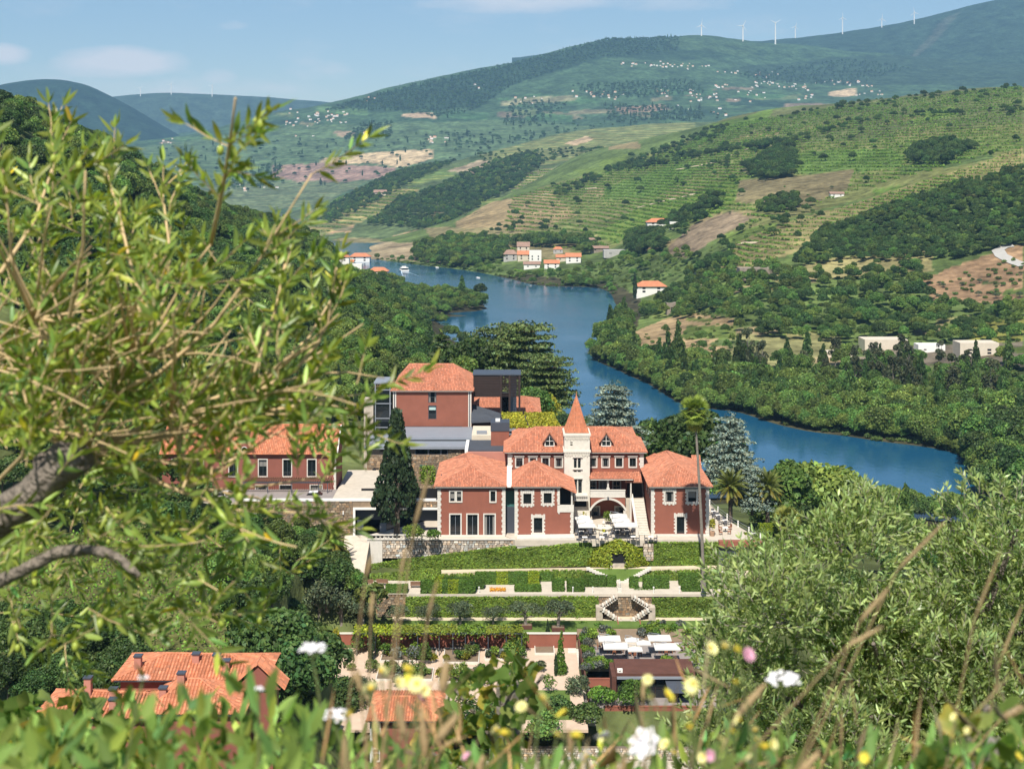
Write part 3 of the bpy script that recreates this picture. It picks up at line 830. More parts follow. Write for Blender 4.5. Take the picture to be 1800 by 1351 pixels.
def make_cypress(seed, H=11, R=0.95, n=1300):
 r = np.random.default_rng(seed)
 lb = [(r.uniform(-.15, .15), r.uniform(-.15, .15), 0.3 + (H - 1.0) * t, R * (math.sin(math.pi * (0.12 + 0.86 * t)) ** .7), R * (math.sin(math.pi * (0.12 + 0.86 * t)) ** .7), 0.9) for t in np.linspace(0, 1, 16)]
 return crown_mesh('crown', [lobe_cards(lb, n, 0.26, r, up=(0, 0, 1))], FOL['cyp']), trunk_mesh('trunk', H * .6, 0.16, .4, BARK, 2, seed)
reg('cypress', [make_cypress(51), make_cypress(52)], 11)
def make_bigcypress(seed=55, H=19.5, R=4.0, n=9000):
 """broad dark cone of upright sprays"""
 r = np.random.default_rng(seed); lb = []
 for i in range(190):
  t = r.random() ** 0.8
  prof = R * (1 - t) ** 1.0 * 1.12 * (0.55 + 0.45 * min(1, t / 0.18)); a = r.uniform(0, 6.28); s = r.uniform(.5, .95)
  lb.append((math.cos(a) * prof * .82, math.sin(a) * prof * .82, 2.6 + t * (H - 3.4), s, s, s * 1.15))
 lb.append((0, 0, 7.5, 2.0, 2.0, 5.5))
 return crown_mesh('crown', [lobe_cards(lb, n, 0.30, r, up=(0, 0, 1), tint=.3)], FOL['cyp']), trunk_mesh('trunk', H * .8, 0.5, 1.2, BARK, 4, seed)
reg('bigcypress', [make_bigcypress()], 19.5)
def make_cedar(seed, mat, H=20, R=8.5, tiers=11, n=9000, droop=0.0, size=0.42, top=0.25):
 """tiers of flat boughs, each bough a line of foliage plates"""
 r = np.random.default_rng(seed); lb = []; mb = MB()
 for i in range(tiers):
  t = (i + 0.5) / tiers
  z = H * (0.16 + 0.80 * t); rad = R * (1 - (1 - top) * t ** 1.15)
  nb = int(6 + 4 * (1 - t))
  a0 = r.uniform(0, 6.28)
  for k in range(nb):
   a = a0 + k * 6.283 / nb + r.uniform(-.25, .25); L = rad * r.uniform(.72, 1.08)
   e = (math.cos(a) * L, math.sin(a) * L, z + L * (0.10 - droop) + r.uniform(-.4, .4))
   mb.tube([(0, 0, z - .5), e], [0.16, 0.04], 4)
   for q in np.linspace(0.3, 1.0, 6):
    s = (0.55 + 0.75 * math.sin(math.pi * min(1, q * .8 + .12))) * rad * .2 + .35
    off = r.normal(0, .18 * s, 2)
    lb.append((math.cos(a) * L * q + off[0], math.sin(a) * L * q + off[1], z + (e[2] - z) * q + r.uniform(-.12, .2) - droop * 2.0 * q * q, s, s, 0.30 + 0.1 * s))
 lb.append((0, 0, H * .97, R * top * .5, R * top * .5, 0.9))
 cm = crown_mesh('crown', [lobe_cards(lb, n, size, r, low=-0.25, wob=0.55, asp=.5, tint=.25)], mat)
 mb.tube([(0, 0, 0), (0, 0, H * .5), (0, 0, H * .97)], [0.55, 0.35, 0.06], 8)
 me = bpy.data.meshes.new('trunk'); me.from_pydata(mb.v, [], mb.f); me.materials.append(BARK); me.update()
 return cm, me
reg('cedar', [make_cedar(61, FOL['cedar'], 20, 9.5, 9, 12000, top=.62), make_cedar(62, FOL['cedar'], 20, 10.5, 8, 12000, top=.7)], 20)
reg('bluecedar', [make_cedar(65, FOL['blue'], 18, 7.6, 10, 11000, 0.14, 0.36, 0.36), make_cedar(66, FOL['blue'], 18, 8.4, 9, 11000, 0.12, 0.36, 0.4)], 19)
def make_euca(seed):
 r = np.random.default_rng(seed); lb = []
 for i in range(22):
  a = r.uniform(0, 6.28); t = r.random(); q = 3.0 * math.sin(math.pi * (.15 + .75 * t)) * r.uniform(.3, 1)
  s = r.uniform(.8, 1.5)
  lb.append((math.cos(a) * q, math.sin(a) * q, 3 + t * 10, s, s, s * 1.1))
 return crown_mesh('crown', [lobe_cards(lb, 1700, .4, r)], FOL['brownish']), trunk_mesh('trunk', 12, .3, 2.5, BARKG, 6, seed)
reg('eucalyptus', [make_euca(71), make_euca(72)], 14)
reg('pine', [make_cedar(75, FOL['dark'], 14, 4.2, 7, 2600, 0.0, 0.5, 0.3)], 14)

CAT = {'broad': ('broadleaf_tree', 'broadleaf tree'), 'oak': ('evergreen_oak', 'evergreen oak'), 'shrub': ('shrub', 'shrub'), 'olive': ('olive_tree', 'olive tree'), 'poplar': ('poplar_tree', 'poplar'),
       'cypress': ('cypress_tree', 'cypress'), 'bigcypress': ('cypress_tree', 'cypress'), 'cedar': ('cedar_tree', 'cedar'), 'bluecedar': ('blue_cedar', 'cedar'), 'eucalyptus': ('eucalyptus_tree', 'eucalyptus'), 'pine': ('pine_tree', 'pine')}
LOOK = {'broad': 'leafy green tree', 'oak': 'dark evergreen oak', 'shrub': 'rounded green shrub', 'olive': 'grey-green olive tree', 'poplar': 'slim upright poplar', 'cypress': 'narrow dark cypress', 'cedar': 'flat-tiered cedar', 'bluecedar': 'silvery blue cedar',
  'eucalyptus': 'loose olive-brown eucalyptus', 'pine': 'dark pine with open boughs'}
TREES = []      # (species, variant, x, y, z, scale, rot, where)
def put(sp, x, y, z, s, where, var=None, rot=None):
 TREES.append((sp, int(rng.integers(len(SPEC[sp][0]))) if var is None else var, x, y, z, s, rng.uniform(0, 6.283) if rot is None else rot, where))
SINGLE = []
def single(sp, px, py, D, hpx, label, var=0, name=None, rot=None, cat=None):
 """a tree placed on its own: foot at pixel (px, py), distance D, hpx pixels tall"""
 x, y, z = P(px, py, D)
 cm, tm = SPEC[sp][0][var]
 s = hpx * D / F / SPEC[sp][1]
 t = thing(name or CAT[sp][0], label, cat or CAT[sp][1], (x, y, z), rz=rng.uniform(0, 6.28) if rot is None else rot)
 t.scale = (s, s, s)
 link('trunk', tm, t); link('crown', cm, t)
 return t
def zone(land, poly, spacing, mix, srange, where, dmin=0, dmax=1e9, avoid=(), prob=1.0, sl=10):
 mk = in_poly(land.PX, land.PY, poly) & (land.Y > dmin) & (land.Y < dmax)
 if not mk.any(): return
 X0, X1, Y0, Y1 = land.X[mk].min(), land.X[mk].max(), land.Y[mk].min(), land.Y[mk].max()
 nx, ny = int((X1 - X0) / spacing) + 1, int((Y1 - Y0) / spacing) + 1
 if nx * ny > 400000: return
 gx, gy = np.meshgrid(np.arange(nx), np.arange(ny))
 X = X0 + (gx + rng.uniform(0.05, .95, gx.shape)) * spacing; Y = Y0 + (gy + rng.uniform(0.05, .95, gx.shape)) * spacing
 X = X.ravel(); Y = Y.ravel()
 Z = land.z(X, Y); px = X * F / Y + 900; py = YH - Z * F / Y
 ok = in_poly(px, py, poly) & (Y > dmin) & (Y < dmax) & land.seen(X, Y, Z, sl) & (rng.random(len(X)) < prob) & (Z > -99.6)
 for a in avoid: ok &= ~in_poly(px, py, a)
 names = list(mix); w = np.array([mix[k] for k in names], float); w /= w.sum()
 ch = rng.choice(len(names), len(X), p=w)
 for i in np.where(ok)[0]:
  s = rng.uniform(*srange) * (0.85 + 0.3 * rng.random())
  put(names[ch[i]], X[i], Y[i], Z[i] - 0.3, s, where)
def line(land, pts, n, mix, srange, where, jit=4, dmin=0):
 """trees strung along a line of pixels"""
 names = list(mix); w = np.array([mix[k] for k in names], float); w /= w.sum()
 seg = np.cumsum([0] + [math.dist(pts[i], pts[i + 1]) for i in range(len(pts) - 1)])
 for k in range(n):
  t = rng.uniform(0, seg[-1])
  px = np.interp(t, seg, [p[0] for p in pts]) + rng.normal(0, jit); py = np.interp(t, seg, [p[1] for p in pts]) + rng.normal(0, jit * .5)
  h = land.hit(px, py, dmin)
  if h is None or h[2] < -99.6: continue
  put(names[rng.choice(len(names), p=w)], h[0], h[1], h[2] - .3, rng.uniform(*srange), where)

# left slope of the valley
zone(near, [(0, 175), (100, 225), (200, 262), (260, 300), (420, 372), (520, 400), (600, 440), (700, 500), (748, 545), (748, 680), (690, 690), (640, 660), (570, 600), (430, 600), (300, 660), (100, 640), (0, 500)], 6.6, {'broad': .5, 'oak': .42, 'shrub': .08}, (0.7, 1.15), 'on the wooded left slope', dmin=265, dmax=1250, prob=.9, avoid=([(585, 448), (700, 470), (700, 500), (585, 486)],))
zone(near, [(560, 590), (640, 640), (690, 660), (690, 720), (640, 750), (560, 720), (420, 700), (430, 600)], 5.0, {'broad': .4, 'shrub': .5, 'cypress': .1}, (.55, .9), 'on the slope left of the tall block', dmin=255, dmax=420)
zone(near, [(0, 360), (240, 420), (430, 560), (560, 600), (560, 760), (0, 800)], 9.0, {'shrub': .6, 'oak': .4}, (.6, 1.1), 'on the open left slope', dmin=235, dmax=700)
zone(near, [(690, 480), (830, 512), (872, 520), (868, 540), (745, 560), (690, 540)], 5.0, {'broad': .6, 'shrub': .3, 'oak': .1}, (0.6, 0.95), 'on the tongue of land in the river', dmin=880, dmax=1300)
zone(near, [(0, 1085), (240, 1105), (255, 1200), (190, 1260), (0, 1260)], 3.4, {'oak': 1}, (0.34, 0.55), 'in the dark grove below the vineyard', dmin=118, dmax=165)
zone(near, [(400, 940), (520, 930), (640, 985), (640, 1060), (560, 1110), (470, 1130), (420, 1060)], 4.2, {'oak': .7, 'broad': .3}, (0.32, 0.52), 'left of the terraced garden', dmin=140, dmax=225)
zone(near, [(440, 1130), (600, 1100), (640, 1180), (640, 1300), (480, 1300)], 3.4, {'shrub': .5, 'olive': .3, 'oak': .2}, (0.6, 1.0), 'beside the lower villa', dmin=122, dmax=190)
zone(near, [(0, 560), (300, 660), (440, 640), (560, 640), (640, 700), (640, 745), (280, 745), (0, 760)], 6.0, {'broad': .45, 'vine': 0, 'shrub': .55} if False else {'broad': .4, 'shrub': .6}, (0.5, 0.9), 'above the long house', dmin=240, dmax=330)
zone(near, [(0, 760), (280, 745), (290, 870), (430, 890), (430, 945), (0, 945)], 4.5, {'oak': .5, 'shrub': .5}, (0.4, 0.8), 'below the left slope', dmin=185, dmax=250)
# the park between the manor and the river
zone(near, [(640, 650), (760, 600), (1000, 650), (1000, 720), (940, 735), (920, 690), (830, 650), (690, 640)], 7.0, {'broad': .4, 'oak': .5, 'shrub': .1}, (0.8, 1.2), 'in the park behind the manor', dmin=292, dmax=480)
zone(near, [(1120, 760), (1340, 830), (1345, 900), (1240, 870), (1140, 800)], 6.0, {'oak': .7, 'broad': .3}, (0.75, 1.1), 'in the park behind the manor', dmin=262, dmax=380)
zone(near, [(1330, 850), (1560, 890), (1560, 960), (1480, 1000), (1420, 1000), (1330, 940)], 5.6, {'broad': .75, 'oak': .25}, (0.75, 1.05), 'in the riverside wood right of the manor', dmin=255, dmax=385)
zone(near, [(1320, 900), (1420, 930), (1420, 1010), (1330, 985)], 3.6, {'shrub': .8, 'oak': .2}, (0.5, 0.9), 'below the right-hand terrace', dmin=226, dmax=256)
zone(near, [(1290, 1010), (1440, 1000), (1800, 1010), (1860, 1351), (1260, 1351), (1260, 1280)], 6.5, {'shrub': .6, 'olive': .25, 'oak': .15}, (.6, 1.0), 'on the slope hidden behind the olive bush', dmin=90, dmax=255)
# right bank
belt = [(990, 610), (1050, 560), (1110, 545), (1100, 590), (1120, 640), (1250, 660), (1400, 690), (1550, 715), (1720, 745), (1720, 815), (1600, 785), (1500, 770), (1400, 745), (1200, 708), (1080, 690), (1010, 650)]
zone(right, belt, 5.0, {'broad': .62, 'shrub': .2, 'poplar': .08, 'oak': .10}, (0.85, 1.4), 'in the tree belt along the far bank', dmax=900)
zone(right, [(1690, 740), (1800, 720), (1840, 900), (1700, 912)], 6.0, {'broad': .5, 'oak': .5}, (1.1, 1.6), 'at the right edge by the water', dmax=520)
zone(right, [(1390, 470), (1440, 412), (1500, 390), (1600, 352), (1700, 322), (1800, 298), (1840, 430), (1740, 440), (1690, 458), (1600, 462), (1500, 458)], 6.2, {'oak': .75, 'broad': .25}, (0.55, 0.9), 'in the oak wood above the far bank', dmax=1300)
zone(right, [(1120, 560), (1200, 500), (1240, 440), (1300, 470), (1480, 490), (1620, 470), (1640, 540), (1800, 545), (1800, 605), (1500, 605), (1300, 590), (1280, 560)], 6.8, {'broad': .35, 'shrub': .45, 'oak': .2}, (0.6, 1.05), 'on the scrubby flat across the river', dmax=1050)
zone(right, [(1110, 640), (1300, 640), (1500, 640), (1800, 640), (1800, 730), (1550, 705), (1250, 650)], 8.5, {'shrub': .38, 'eucalyptus': .2, 'broad': .3, 'poplar': .12}, (0.75, 1.25), 'on the flat behind the tree belt', dmax=760)
zone(right, [(1140, 500), (1240, 440), (1330, 380), (1420, 340), (1440, 380), (1300, 440), (1260, 480)], 12, {'shrub': .7, 'oak': .3}, (.6, 1.1), 'on the scrubby ridge above the orange roofed house', dmin=850)
zone(near, [(380, 900), (660, 900), (660, 1040), (640, 1120), (560, 1130), (470, 1200), (380, 1100)], 4.4, {'oak': .5, 'broad': .2, 'olive': .3}, (.35, .6), 'beside the left end of the garden terraces', dmin=150, dmax=214)
zone(right, [(1100, 600), (1200, 550), (1290, 570), (1290, 640), (1130, 640)], 10, {'shrub': .9, 'broad': .1}, (0.5, 0.9), 'on the dry knoll by the river', dmax=800)
zone(right, [(725, 440), (800, 420), (900, 428), (1010, 420), (1050, 430), (1040, 448), (960, 452), (880, 462), (800, 472), (730, 458)], 8.5, {'broad': .55, 'oak': .45}, (0.95, 1.35), 'in the wood by the river village', dmin=1250, avoid=([(888, 436), (1022, 436), (1022, 480), (888, 480)],))
zone(right, [(740, 462), (860, 478), (960, 492), (1110, 508), (1200, 480), (1230, 440), (1120, 450), (1050, 465), (960, 470), (860, 462)], 7.5, {'broad': .35, 'shrub': .65}, (0.6, 1.0), 'on the bank below the river village', dmin=980, prob=.75, avoid=([(880, 430), (1022, 430), (1022, 482), (880, 482)],))
zone(right, [(1095, 435), (1110, 412), (1160, 408), (1175, 440), (1120, 452)], 7, {'oak': 1}, (0.9, 1.2), 'in the dark copse above the bank', dmin=1100)
zone(right, [(1160, 400), (1230, 360), (1260, 340), (1270, 360), (1230, 390), (1200, 420)], 9, {'oak': .7, 'shrub': .3}, (0.8, 1.1), 'in the gully among the vineyards', dmin=1150)
zone(right, [(1340, 355), (1400, 340), (1410, 362), (1360, 380), (1330, 372)], 8, {'oak': .8, 'broad': .2}, (0.7, 1.0), 'in the gully among the vineyards', dmin=1000)
zone(right, [(1305, 300), (1370, 262), (1398, 262), (1395, 312), (1340, 318)], 8, {'oak': 1}, (1.0, 1.35), 'in the copse on the vineyard hill', dmin=1300)
zone(right, [(1590, 265), (1660, 250), (1720, 260), (1660, 292), (1600, 290)], 9, {'oak': 1}, (0.9, 1.2), 'in the copse on the vineyard hill', dmin=1200)
line(right, [(1275, 228), (1180, 262), (1100, 292), (1040, 318), (980, 345)], 150, {'oak': .8, 'broad': .2}, (0.7, 1.25), 'along the wooded spur', 7, 1300)
line(right, [(1100, 300), (1230, 272), (1400, 252)], 120, {'oak': .8, 'broad': .2}, (0.8, 1.3), 'along the wooded spur', 5, 1300)
line(right, [(1240, 300), (1320, 268), (1420, 240), (1560, 205), (1800, 195)], 90, {'oak': .6, 'shrub': .4}, (0.6, 1.1), 'along the vineyard track', 5, 1200)
line(right, [(1380, 206), (1480, 188), (1640, 168), (1800, 155)], 70, {'oak': .6, 'shrub': .4}, (0.6, 1.2), 'along the ridge', 5, 1300)
line(right, [(820, 440), (870, 405), (930, 395), (1000, 425)], 26, {'oak': .5, 'shrub': .5}, (0.7, 1.2), 'among the terraces by the river', 6, 1200)
zone(right, [(860, 440), (900, 345), (1100, 290), (1300, 215), (1480, 185), (1800, 150), (1800, 270), (1600, 310), (1400, 370), (1180, 385), (1060, 440)], 42, {'oak': .5, 'shrub': .3, 'olive': .2}, (0.6, 1.1), 'standing alone among the vineyards', prob=.75)
zone(right, [(1280, 470), (1500, 385), (1780, 285), (1800, 262), (1600, 330), (1400, 385), (1290, 430)], 30, {'shrub': .6, 'oak': .4}, (0.5, 0.9), 'standing alone among the vineyards', prob=.5)
zone(right, [(1625, 500), (1800, 445), (1800, 535), (1650, 535)], 9, {'shrub': .8, 'olive': .2}, (0.7, 1.0), 'in rows on the red earth plot')
zone(right, [(1400, 490), (1480, 455), (1640, 455), (1640, 480), (1500, 500)], 15, {'oak': .6, 'shrub': .4}, (0.55, 0.85), 'on the dry meadow below the oak wood')
# middle and far hills
zone(mid, [(640, 400), (700, 352), (770, 330), (830, 300), (930, 268), (960, 285), (900, 335), (860, 352), (800, 388), (740, 422), (650, 428)], 13, {'oak': .8, 'broad': .2}, (0.9, 1.5), 'in the wood on the middle hill')
zone(mid, [(525, 398), (600, 352), (700, 302), (760, 292), (800, 285), (700, 335), (600, 385), (560, 405)], 13, {'oak': .8, 'broad': .2}, (0.9, 1.4), 'in the wood on the middle hill')
zone(mid, [(840, 272), (960, 262), (1100, 262), (1110, 275), (960, 285), (850, 285)], 26, {'oak': 1}, (0.7, 1.2), 'in the wood on the middle hill')
zone(mid, [(560, 435), (720, 395), (860, 375), (860, 410), (740, 430)], 30, {'oak': .5, 'shrub': .5}, (0.8, 1.4), 'at the foot of the middle hill')
for poly, spc in (([(570, 195), (700, 156), (900, 112), (1080, 66), (1200, 66), (1190, 90), (1040, 105), (900, 150), (840, 192), (780, 210), (700, 195)], 27), ([(1000, 150), (1220, 140), (1240, 165), (1060, 175)], 26), ([(1060, 185), (1230, 190), (1240, 212), (1070, 215)], 26), ([(640, 216), (690, 216), (690, 245), (600, 245)], 22), ([(900, 178), (1000, 180), (960, 220), (880, 222)], 30),
                  ([(770, 235), (900, 240), (1000, 225), (1000, 245), (800, 262)], 40), ([(360, 320), (480, 290), (500, 300), (480, 330), (400, 335)], 26), ([(1290, 130), (1500, 105), (1600, 120), (1500, 150), (1340, 145)], 36), ([(250, 262), (900, 225), (1100, 200), (1300, 200), (900, 300), (400, 340)], 75)):
 zone(far, poly, spc, {'oak': .85, 'poplar': .15}, (1.0, 1.7), 'in the woods on the far hill')

# ---- vine rows following the contours
def contour_segments(land, poly, dz, dmin, dmax, avoid=()):
 m = in_poly(land.PX, land.PY, poly) & (land.Y > dmin) & (land.Y < dmax)
 for a in avoid: m &= ~in_poly(land.PX, land.PY, a)
 cell = m[:-1, :-1] & m[1:, :-1] & m[:-1, 1:] & m[1:, 1:]
 I, J = np.where(cell)
 Z = land.Z + 0.5 * vnoise(land.X / 14, land.Y / 14, 77, 2); X = land.X; Y = land.Y
 segs = []
 cor = [(I, J), (I, J + 1), (I + 1, J + 1), (I + 1, J)]
 z4 = np.stack([Z[a] for a in cor], 1); x4 = np.stack([X[a] for a in cor], 1); y4 = np.stack([Y[a] for a in cor], 1)
 lo = np.ceil(z4.min(1) / dz).astype(int); hi = np.floor(z4.max(1) / dz).astype(int)
 for lev in range(lo.min(), hi.max() + 1):
  sel = np.where((lo <= lev) & (hi >= lev))[0]
  if not len(sel): continue
  zz = z4[sel] - lev * dz; xx = x4[sel]; yy = y4[sel]
  pts = np.full((len(sel), 2, 3), np.nan); cnt = np.zeros(len(sel), int)
  for e in range(4):
   f = (e + 1) % 4
   cr = (zz[:, e] > 0) != (zz[:, f] > 0)
   t = zz[:, e] / (zz[:, e] - zz[:, f] + 1e-12)
   w = np.where(cr & (cnt < 2))[0]
   pts[w, cnt[w], 0] = xx[w, e] + t[w] * (xx[w, f] - xx[w, e]); pts[w, cnt[w], 1] = yy[w, e] + t[w] * (yy[w, f] - yy[w, e])
   cnt[w] += 1
  g = cnt == 2
  pts[..., 2] = lev * dz
  segs.append(pts[g])
 return np.concatenate(segs) if segs else np.zeros((0, 2, 3))
def vine_rows(name, land, poly, dz, h, w, mat, dmin=0, dmax=1e9, avoid=(), gap=0.06):
 S = contour_segments(land, poly, dz, dmin, dmax, avoid)
 if not len(S): return
 S = S[rng.random(len(S)) > gap]
 for e in range(2): S[:, e, 2] = land.z(S[:, e, 0], S[:, e, 1])
 # leaf sprigs along each row
 L = np.linalg.norm(S[:, 1] - S[:, 0], axis=1)
 n = np.maximum(1, (L / (w * 0.55)).astype(int))
 k = np.repeat(np.arange(len(S)), n * 3)
 t = rng.random(len(k))[:, None]
 Pt = S[k, 0] * (1 - t) + S[k, 1] * t
 Pt[:, :2] += rng.normal(0, w * .28, (len(k), 2)); Pt[:, 2] += rng.uniform(0.15, 1.0, len(k)) * h
 v, f, c = cards(Pt, np.tile([0, -0.5, 1.0], (len(k), 1)), w * 0.42, rng, wob=.6, asp=.8, tint=.2)
 return tag(link(name, mesh_np(name, v, f, c, [mat])), kind='stuff')
big = [(870, 440), (900, 345), (1100, 290), (1300, 215), (1480, 185), (1800, 150), (1800, 260), (1600, 310), (1400, 370), (1280, 425), (1180, 385), (1060, 440)]
holes = [[(1300, 318), (1500, 298), (1490, 332), (1400, 368), (1290, 352)], [(1305, 300), (1370, 262), (1398, 262), (1395, 312), (1340, 318)], [(1165, 445), (1215, 395), (1290, 370), (1320, 385), (1240, 430)]]
vine_rows('vine_rows', right, big, 3.6, 2.0, 2.4, FOL['vine'], 1150, 2700, holes)
vine_rows('vine_rows', right, [(1255, 478), (1285, 430), (1400, 385), (1500, 360), (1620, 320), (1740, 282), (1800, 255), (1800, 300), (1700, 322), (1600, 352), (1500, 388), (1440, 412), (1390, 445), (1330, 470)], 2.5, 1.7, 2.0, FOL['vine'], 800, 1300)
vine_rows('vine_rows', right, [(880, 475), (1000, 470), (1060, 462), (1040, 480), (900, 490)], 2.2, 1.6, 1.8, FOL['vine'], 1100, 1500)
vine_rows('vine_rows', mid, [(530, 388), (600, 345), (660, 330), (740, 330), (690, 370), (560, 415)], 5.5, 2.4, 3.4, FOL['vine'])
vine_rows('vine_rows', mid, [(890, 310), (1000, 290), (1010, 330), (900, 345)], 5.5, 2.4, 3.4, FOL['vine'])
vine_rows('vine_rows', near, [(80, 235), (330, 335), (300, 380), (90, 330)], 2.6, 1.6, 1.6, FOL['vine'], 300, 700)
# rows of the near vineyard run uphill, away from the camera
rows = []
for i in range(17):
 x0 = -70 + i * 2.5
 n = 90
 t = np.linspace(0, 1, n)
 yy = 138 + t * 74; xx = x0 + t * 16 + 0.25 * np.sin(t * 9 + i)
 zz = near.z(xx, yy)
 px = xx * F / yy + 900
 ok = (px > -150) & (px < 470) & (yy < 205)
 m = np.repeat(np.where(ok)[0], 9)
 Pt = np.stack([xx[m] + rng.normal(0, .28, len(m)), yy[m] + rng.uniform(-.4, .4, len(m)), zz[m] + rng.uniform(.25, 1.7, len(m))], 1)
 rows.append(cards(Pt, np.tile([0, -.6, .8], (len(m), 1)), .17, rng, wob=.8, asp=.8, tint=.25))
v, f, c = join_arrays(rows)
tag(link('vine_rows', mesh_np('vine_rows', v, f, c, [FOL['vine']])), kind='stuff')
# ---------------------------------------------------------------- building kit
RED = plain('red_render', (0.268, 0.096, 0.062), 0.9, 0.10, 0.6, 0.15, 8, dirt=0.26)
REDW = plain('red_render_old', (0.25, 0.09, 0.064), 0.9, 0.09, 0.6, 0.2, 8, dirt=0.2)
TILE = plain('roof_tile', (0.47, 0.188, 0.108), 0.85, 0.14, 0.9, 0.2, 6, attr=True, dirt=0.22)
TILEO = plain('roof_tile_orange', (0.50, 0.190, 0.098), 0.85, 0.14, 0.8, 0.2, 6, attr=True, dirt=0.2)
WHITE = plain('white_stone', (0.62, 0.58, 0.505), 0.85, 0.08, 2.0, 0.2, 10, dirt=0.12)
WHITEP = plain('white_paint', (0.80, 0.77, 0.71), 0.7, 0.04, 2.0)
CREAM = plain('tower_stone', (0.66, 0.615, 0.52), 0.9, 0.10, 1.4, 0.3, 6, dirt=0.15)
GLASS = plain('window_glass', (0.012, 0.016, 0.018), 0.06, 0.3, 0.8, spec=0.6)
GLASSG = plain('window_glass_green', (0.06, 0.16, 0.15), 0.08, 0.2, 1.5, spec=0.6)
BLINDC = plain('window_blind', (0.42, 0.56, 0.52), 0.6, 0.05, 1)
CURT = plain('curtain_cloth', (0.22, 0.21, 0.19), .9, .15, 4)
WOODW = plain('window_sash_white', (0.62, 0.60, 0.55), 0.6, 0.04, 2)
WOODD = plain('window_sash_dark', (0.05, 0.065, 0.07), 0.5, 0.05, 2)
GREYM = plain('grey_metal', (0.075, 0.085, 0.105), 0.45, 0.08, 0.8, metal=0.2)
LGREY = plain('light_grey_metal', (0.24, 0.26, 0.29), 0.5, 0.06, 0.8)
DKFLAT = plain('dark_flat_roof', (0.065, 0.072, 0.085), 0.8, 0.12, 0.8)
DKSTEEL = plain('dark_brown_steel', (0.040, 0.026, 0.022), 0.6, 0.15, 1.0)
SALMON = plain('salmon_render', (0.46, 0.20, 0.145), 0.9, 0.06, 0.8)
BEIGE = plain('beige_roof', (0.60, 0.52, 0.40), 0.9, 0.08, 0.7, 0.1, 4)
PAVE = plain('cream_paving', (0.52, 0.455, 0.365), 0.9, 0.12, 0.9, 0.15, 4, dirt=0.12)
PATHM = plain('sandy_path', (0.60, 0.50, 0.35), 0.95, 0.12, 1.1, 0.2, 5)
PINKG = plain('pink_gravel', (0.56, 0.42, 0.31), 0.95, 0.12, 0.9, 0.2, 6)
GREYP = plain('grey_paving', (0.27, 0.235, 0.215), 0.9, 0.12, 1.0, 0.15, 4)
LAWN = plain('lawn', (0.095, 0.150, 0.028), 0.95, 0.2, 0.6, 0.5, 9)
EARTH = plain('garden_earth', (0.20, 0.145, 0.095), 0.95, 0.2, 0.8, 0.4, 6)
DARK = plain('dark_interior_shade', (0.012, 0.012, 0.014), 0.9, 0.1, 1)  # near-black colour stands in for the shade inside openings
STONEB = plain('rubble_brown', (0.27, 0.195, 0.125), 0.95, 0.25, 1.2, 0.4, 6, attr=True)
STONEW = plain('rubble_pale', (0.46, 0.39, 0.31), 0.95, 0.28, 1.6, 0.4, 6, attr=True)
MORTAR = plain('mortar', (0.17, 0.135, 0.10), 0.95, 0.2, 2)
WOODC = plain('weathered_timber', (0.20, 0.115, 0.07), 0.8, 0.2, 2)
CANVAS = plain('parasol_canvas', (0.62, 0.60, 0.555), 0.9, 0.03, 1)
CORTEN = plain('corten_steel', (0.105, 0.045, 0.032), 0.8, 0.18, 0.9)
LEATHER = plain('brown_upholstery', (0.26, 0.10, 0.05), 0.7, 0.1, 2)
CHROMEG = plain('chair_grey', (0.10, 0.10, 0.11), 0.6, 0.1, 2)
CAR = plain('white_car_paint', (0.74, 0.75, 0.76), 0.25, 0.02, 1, spec=0.6)
RUBBER = plain('tyre_rubber', (0.02, 0.02, 0.02), 0.8, 0.1, 3)
POTM = plain('terracotta_pot', (0.40, 0.25, 0.16), 0.9, 0.1, 3)

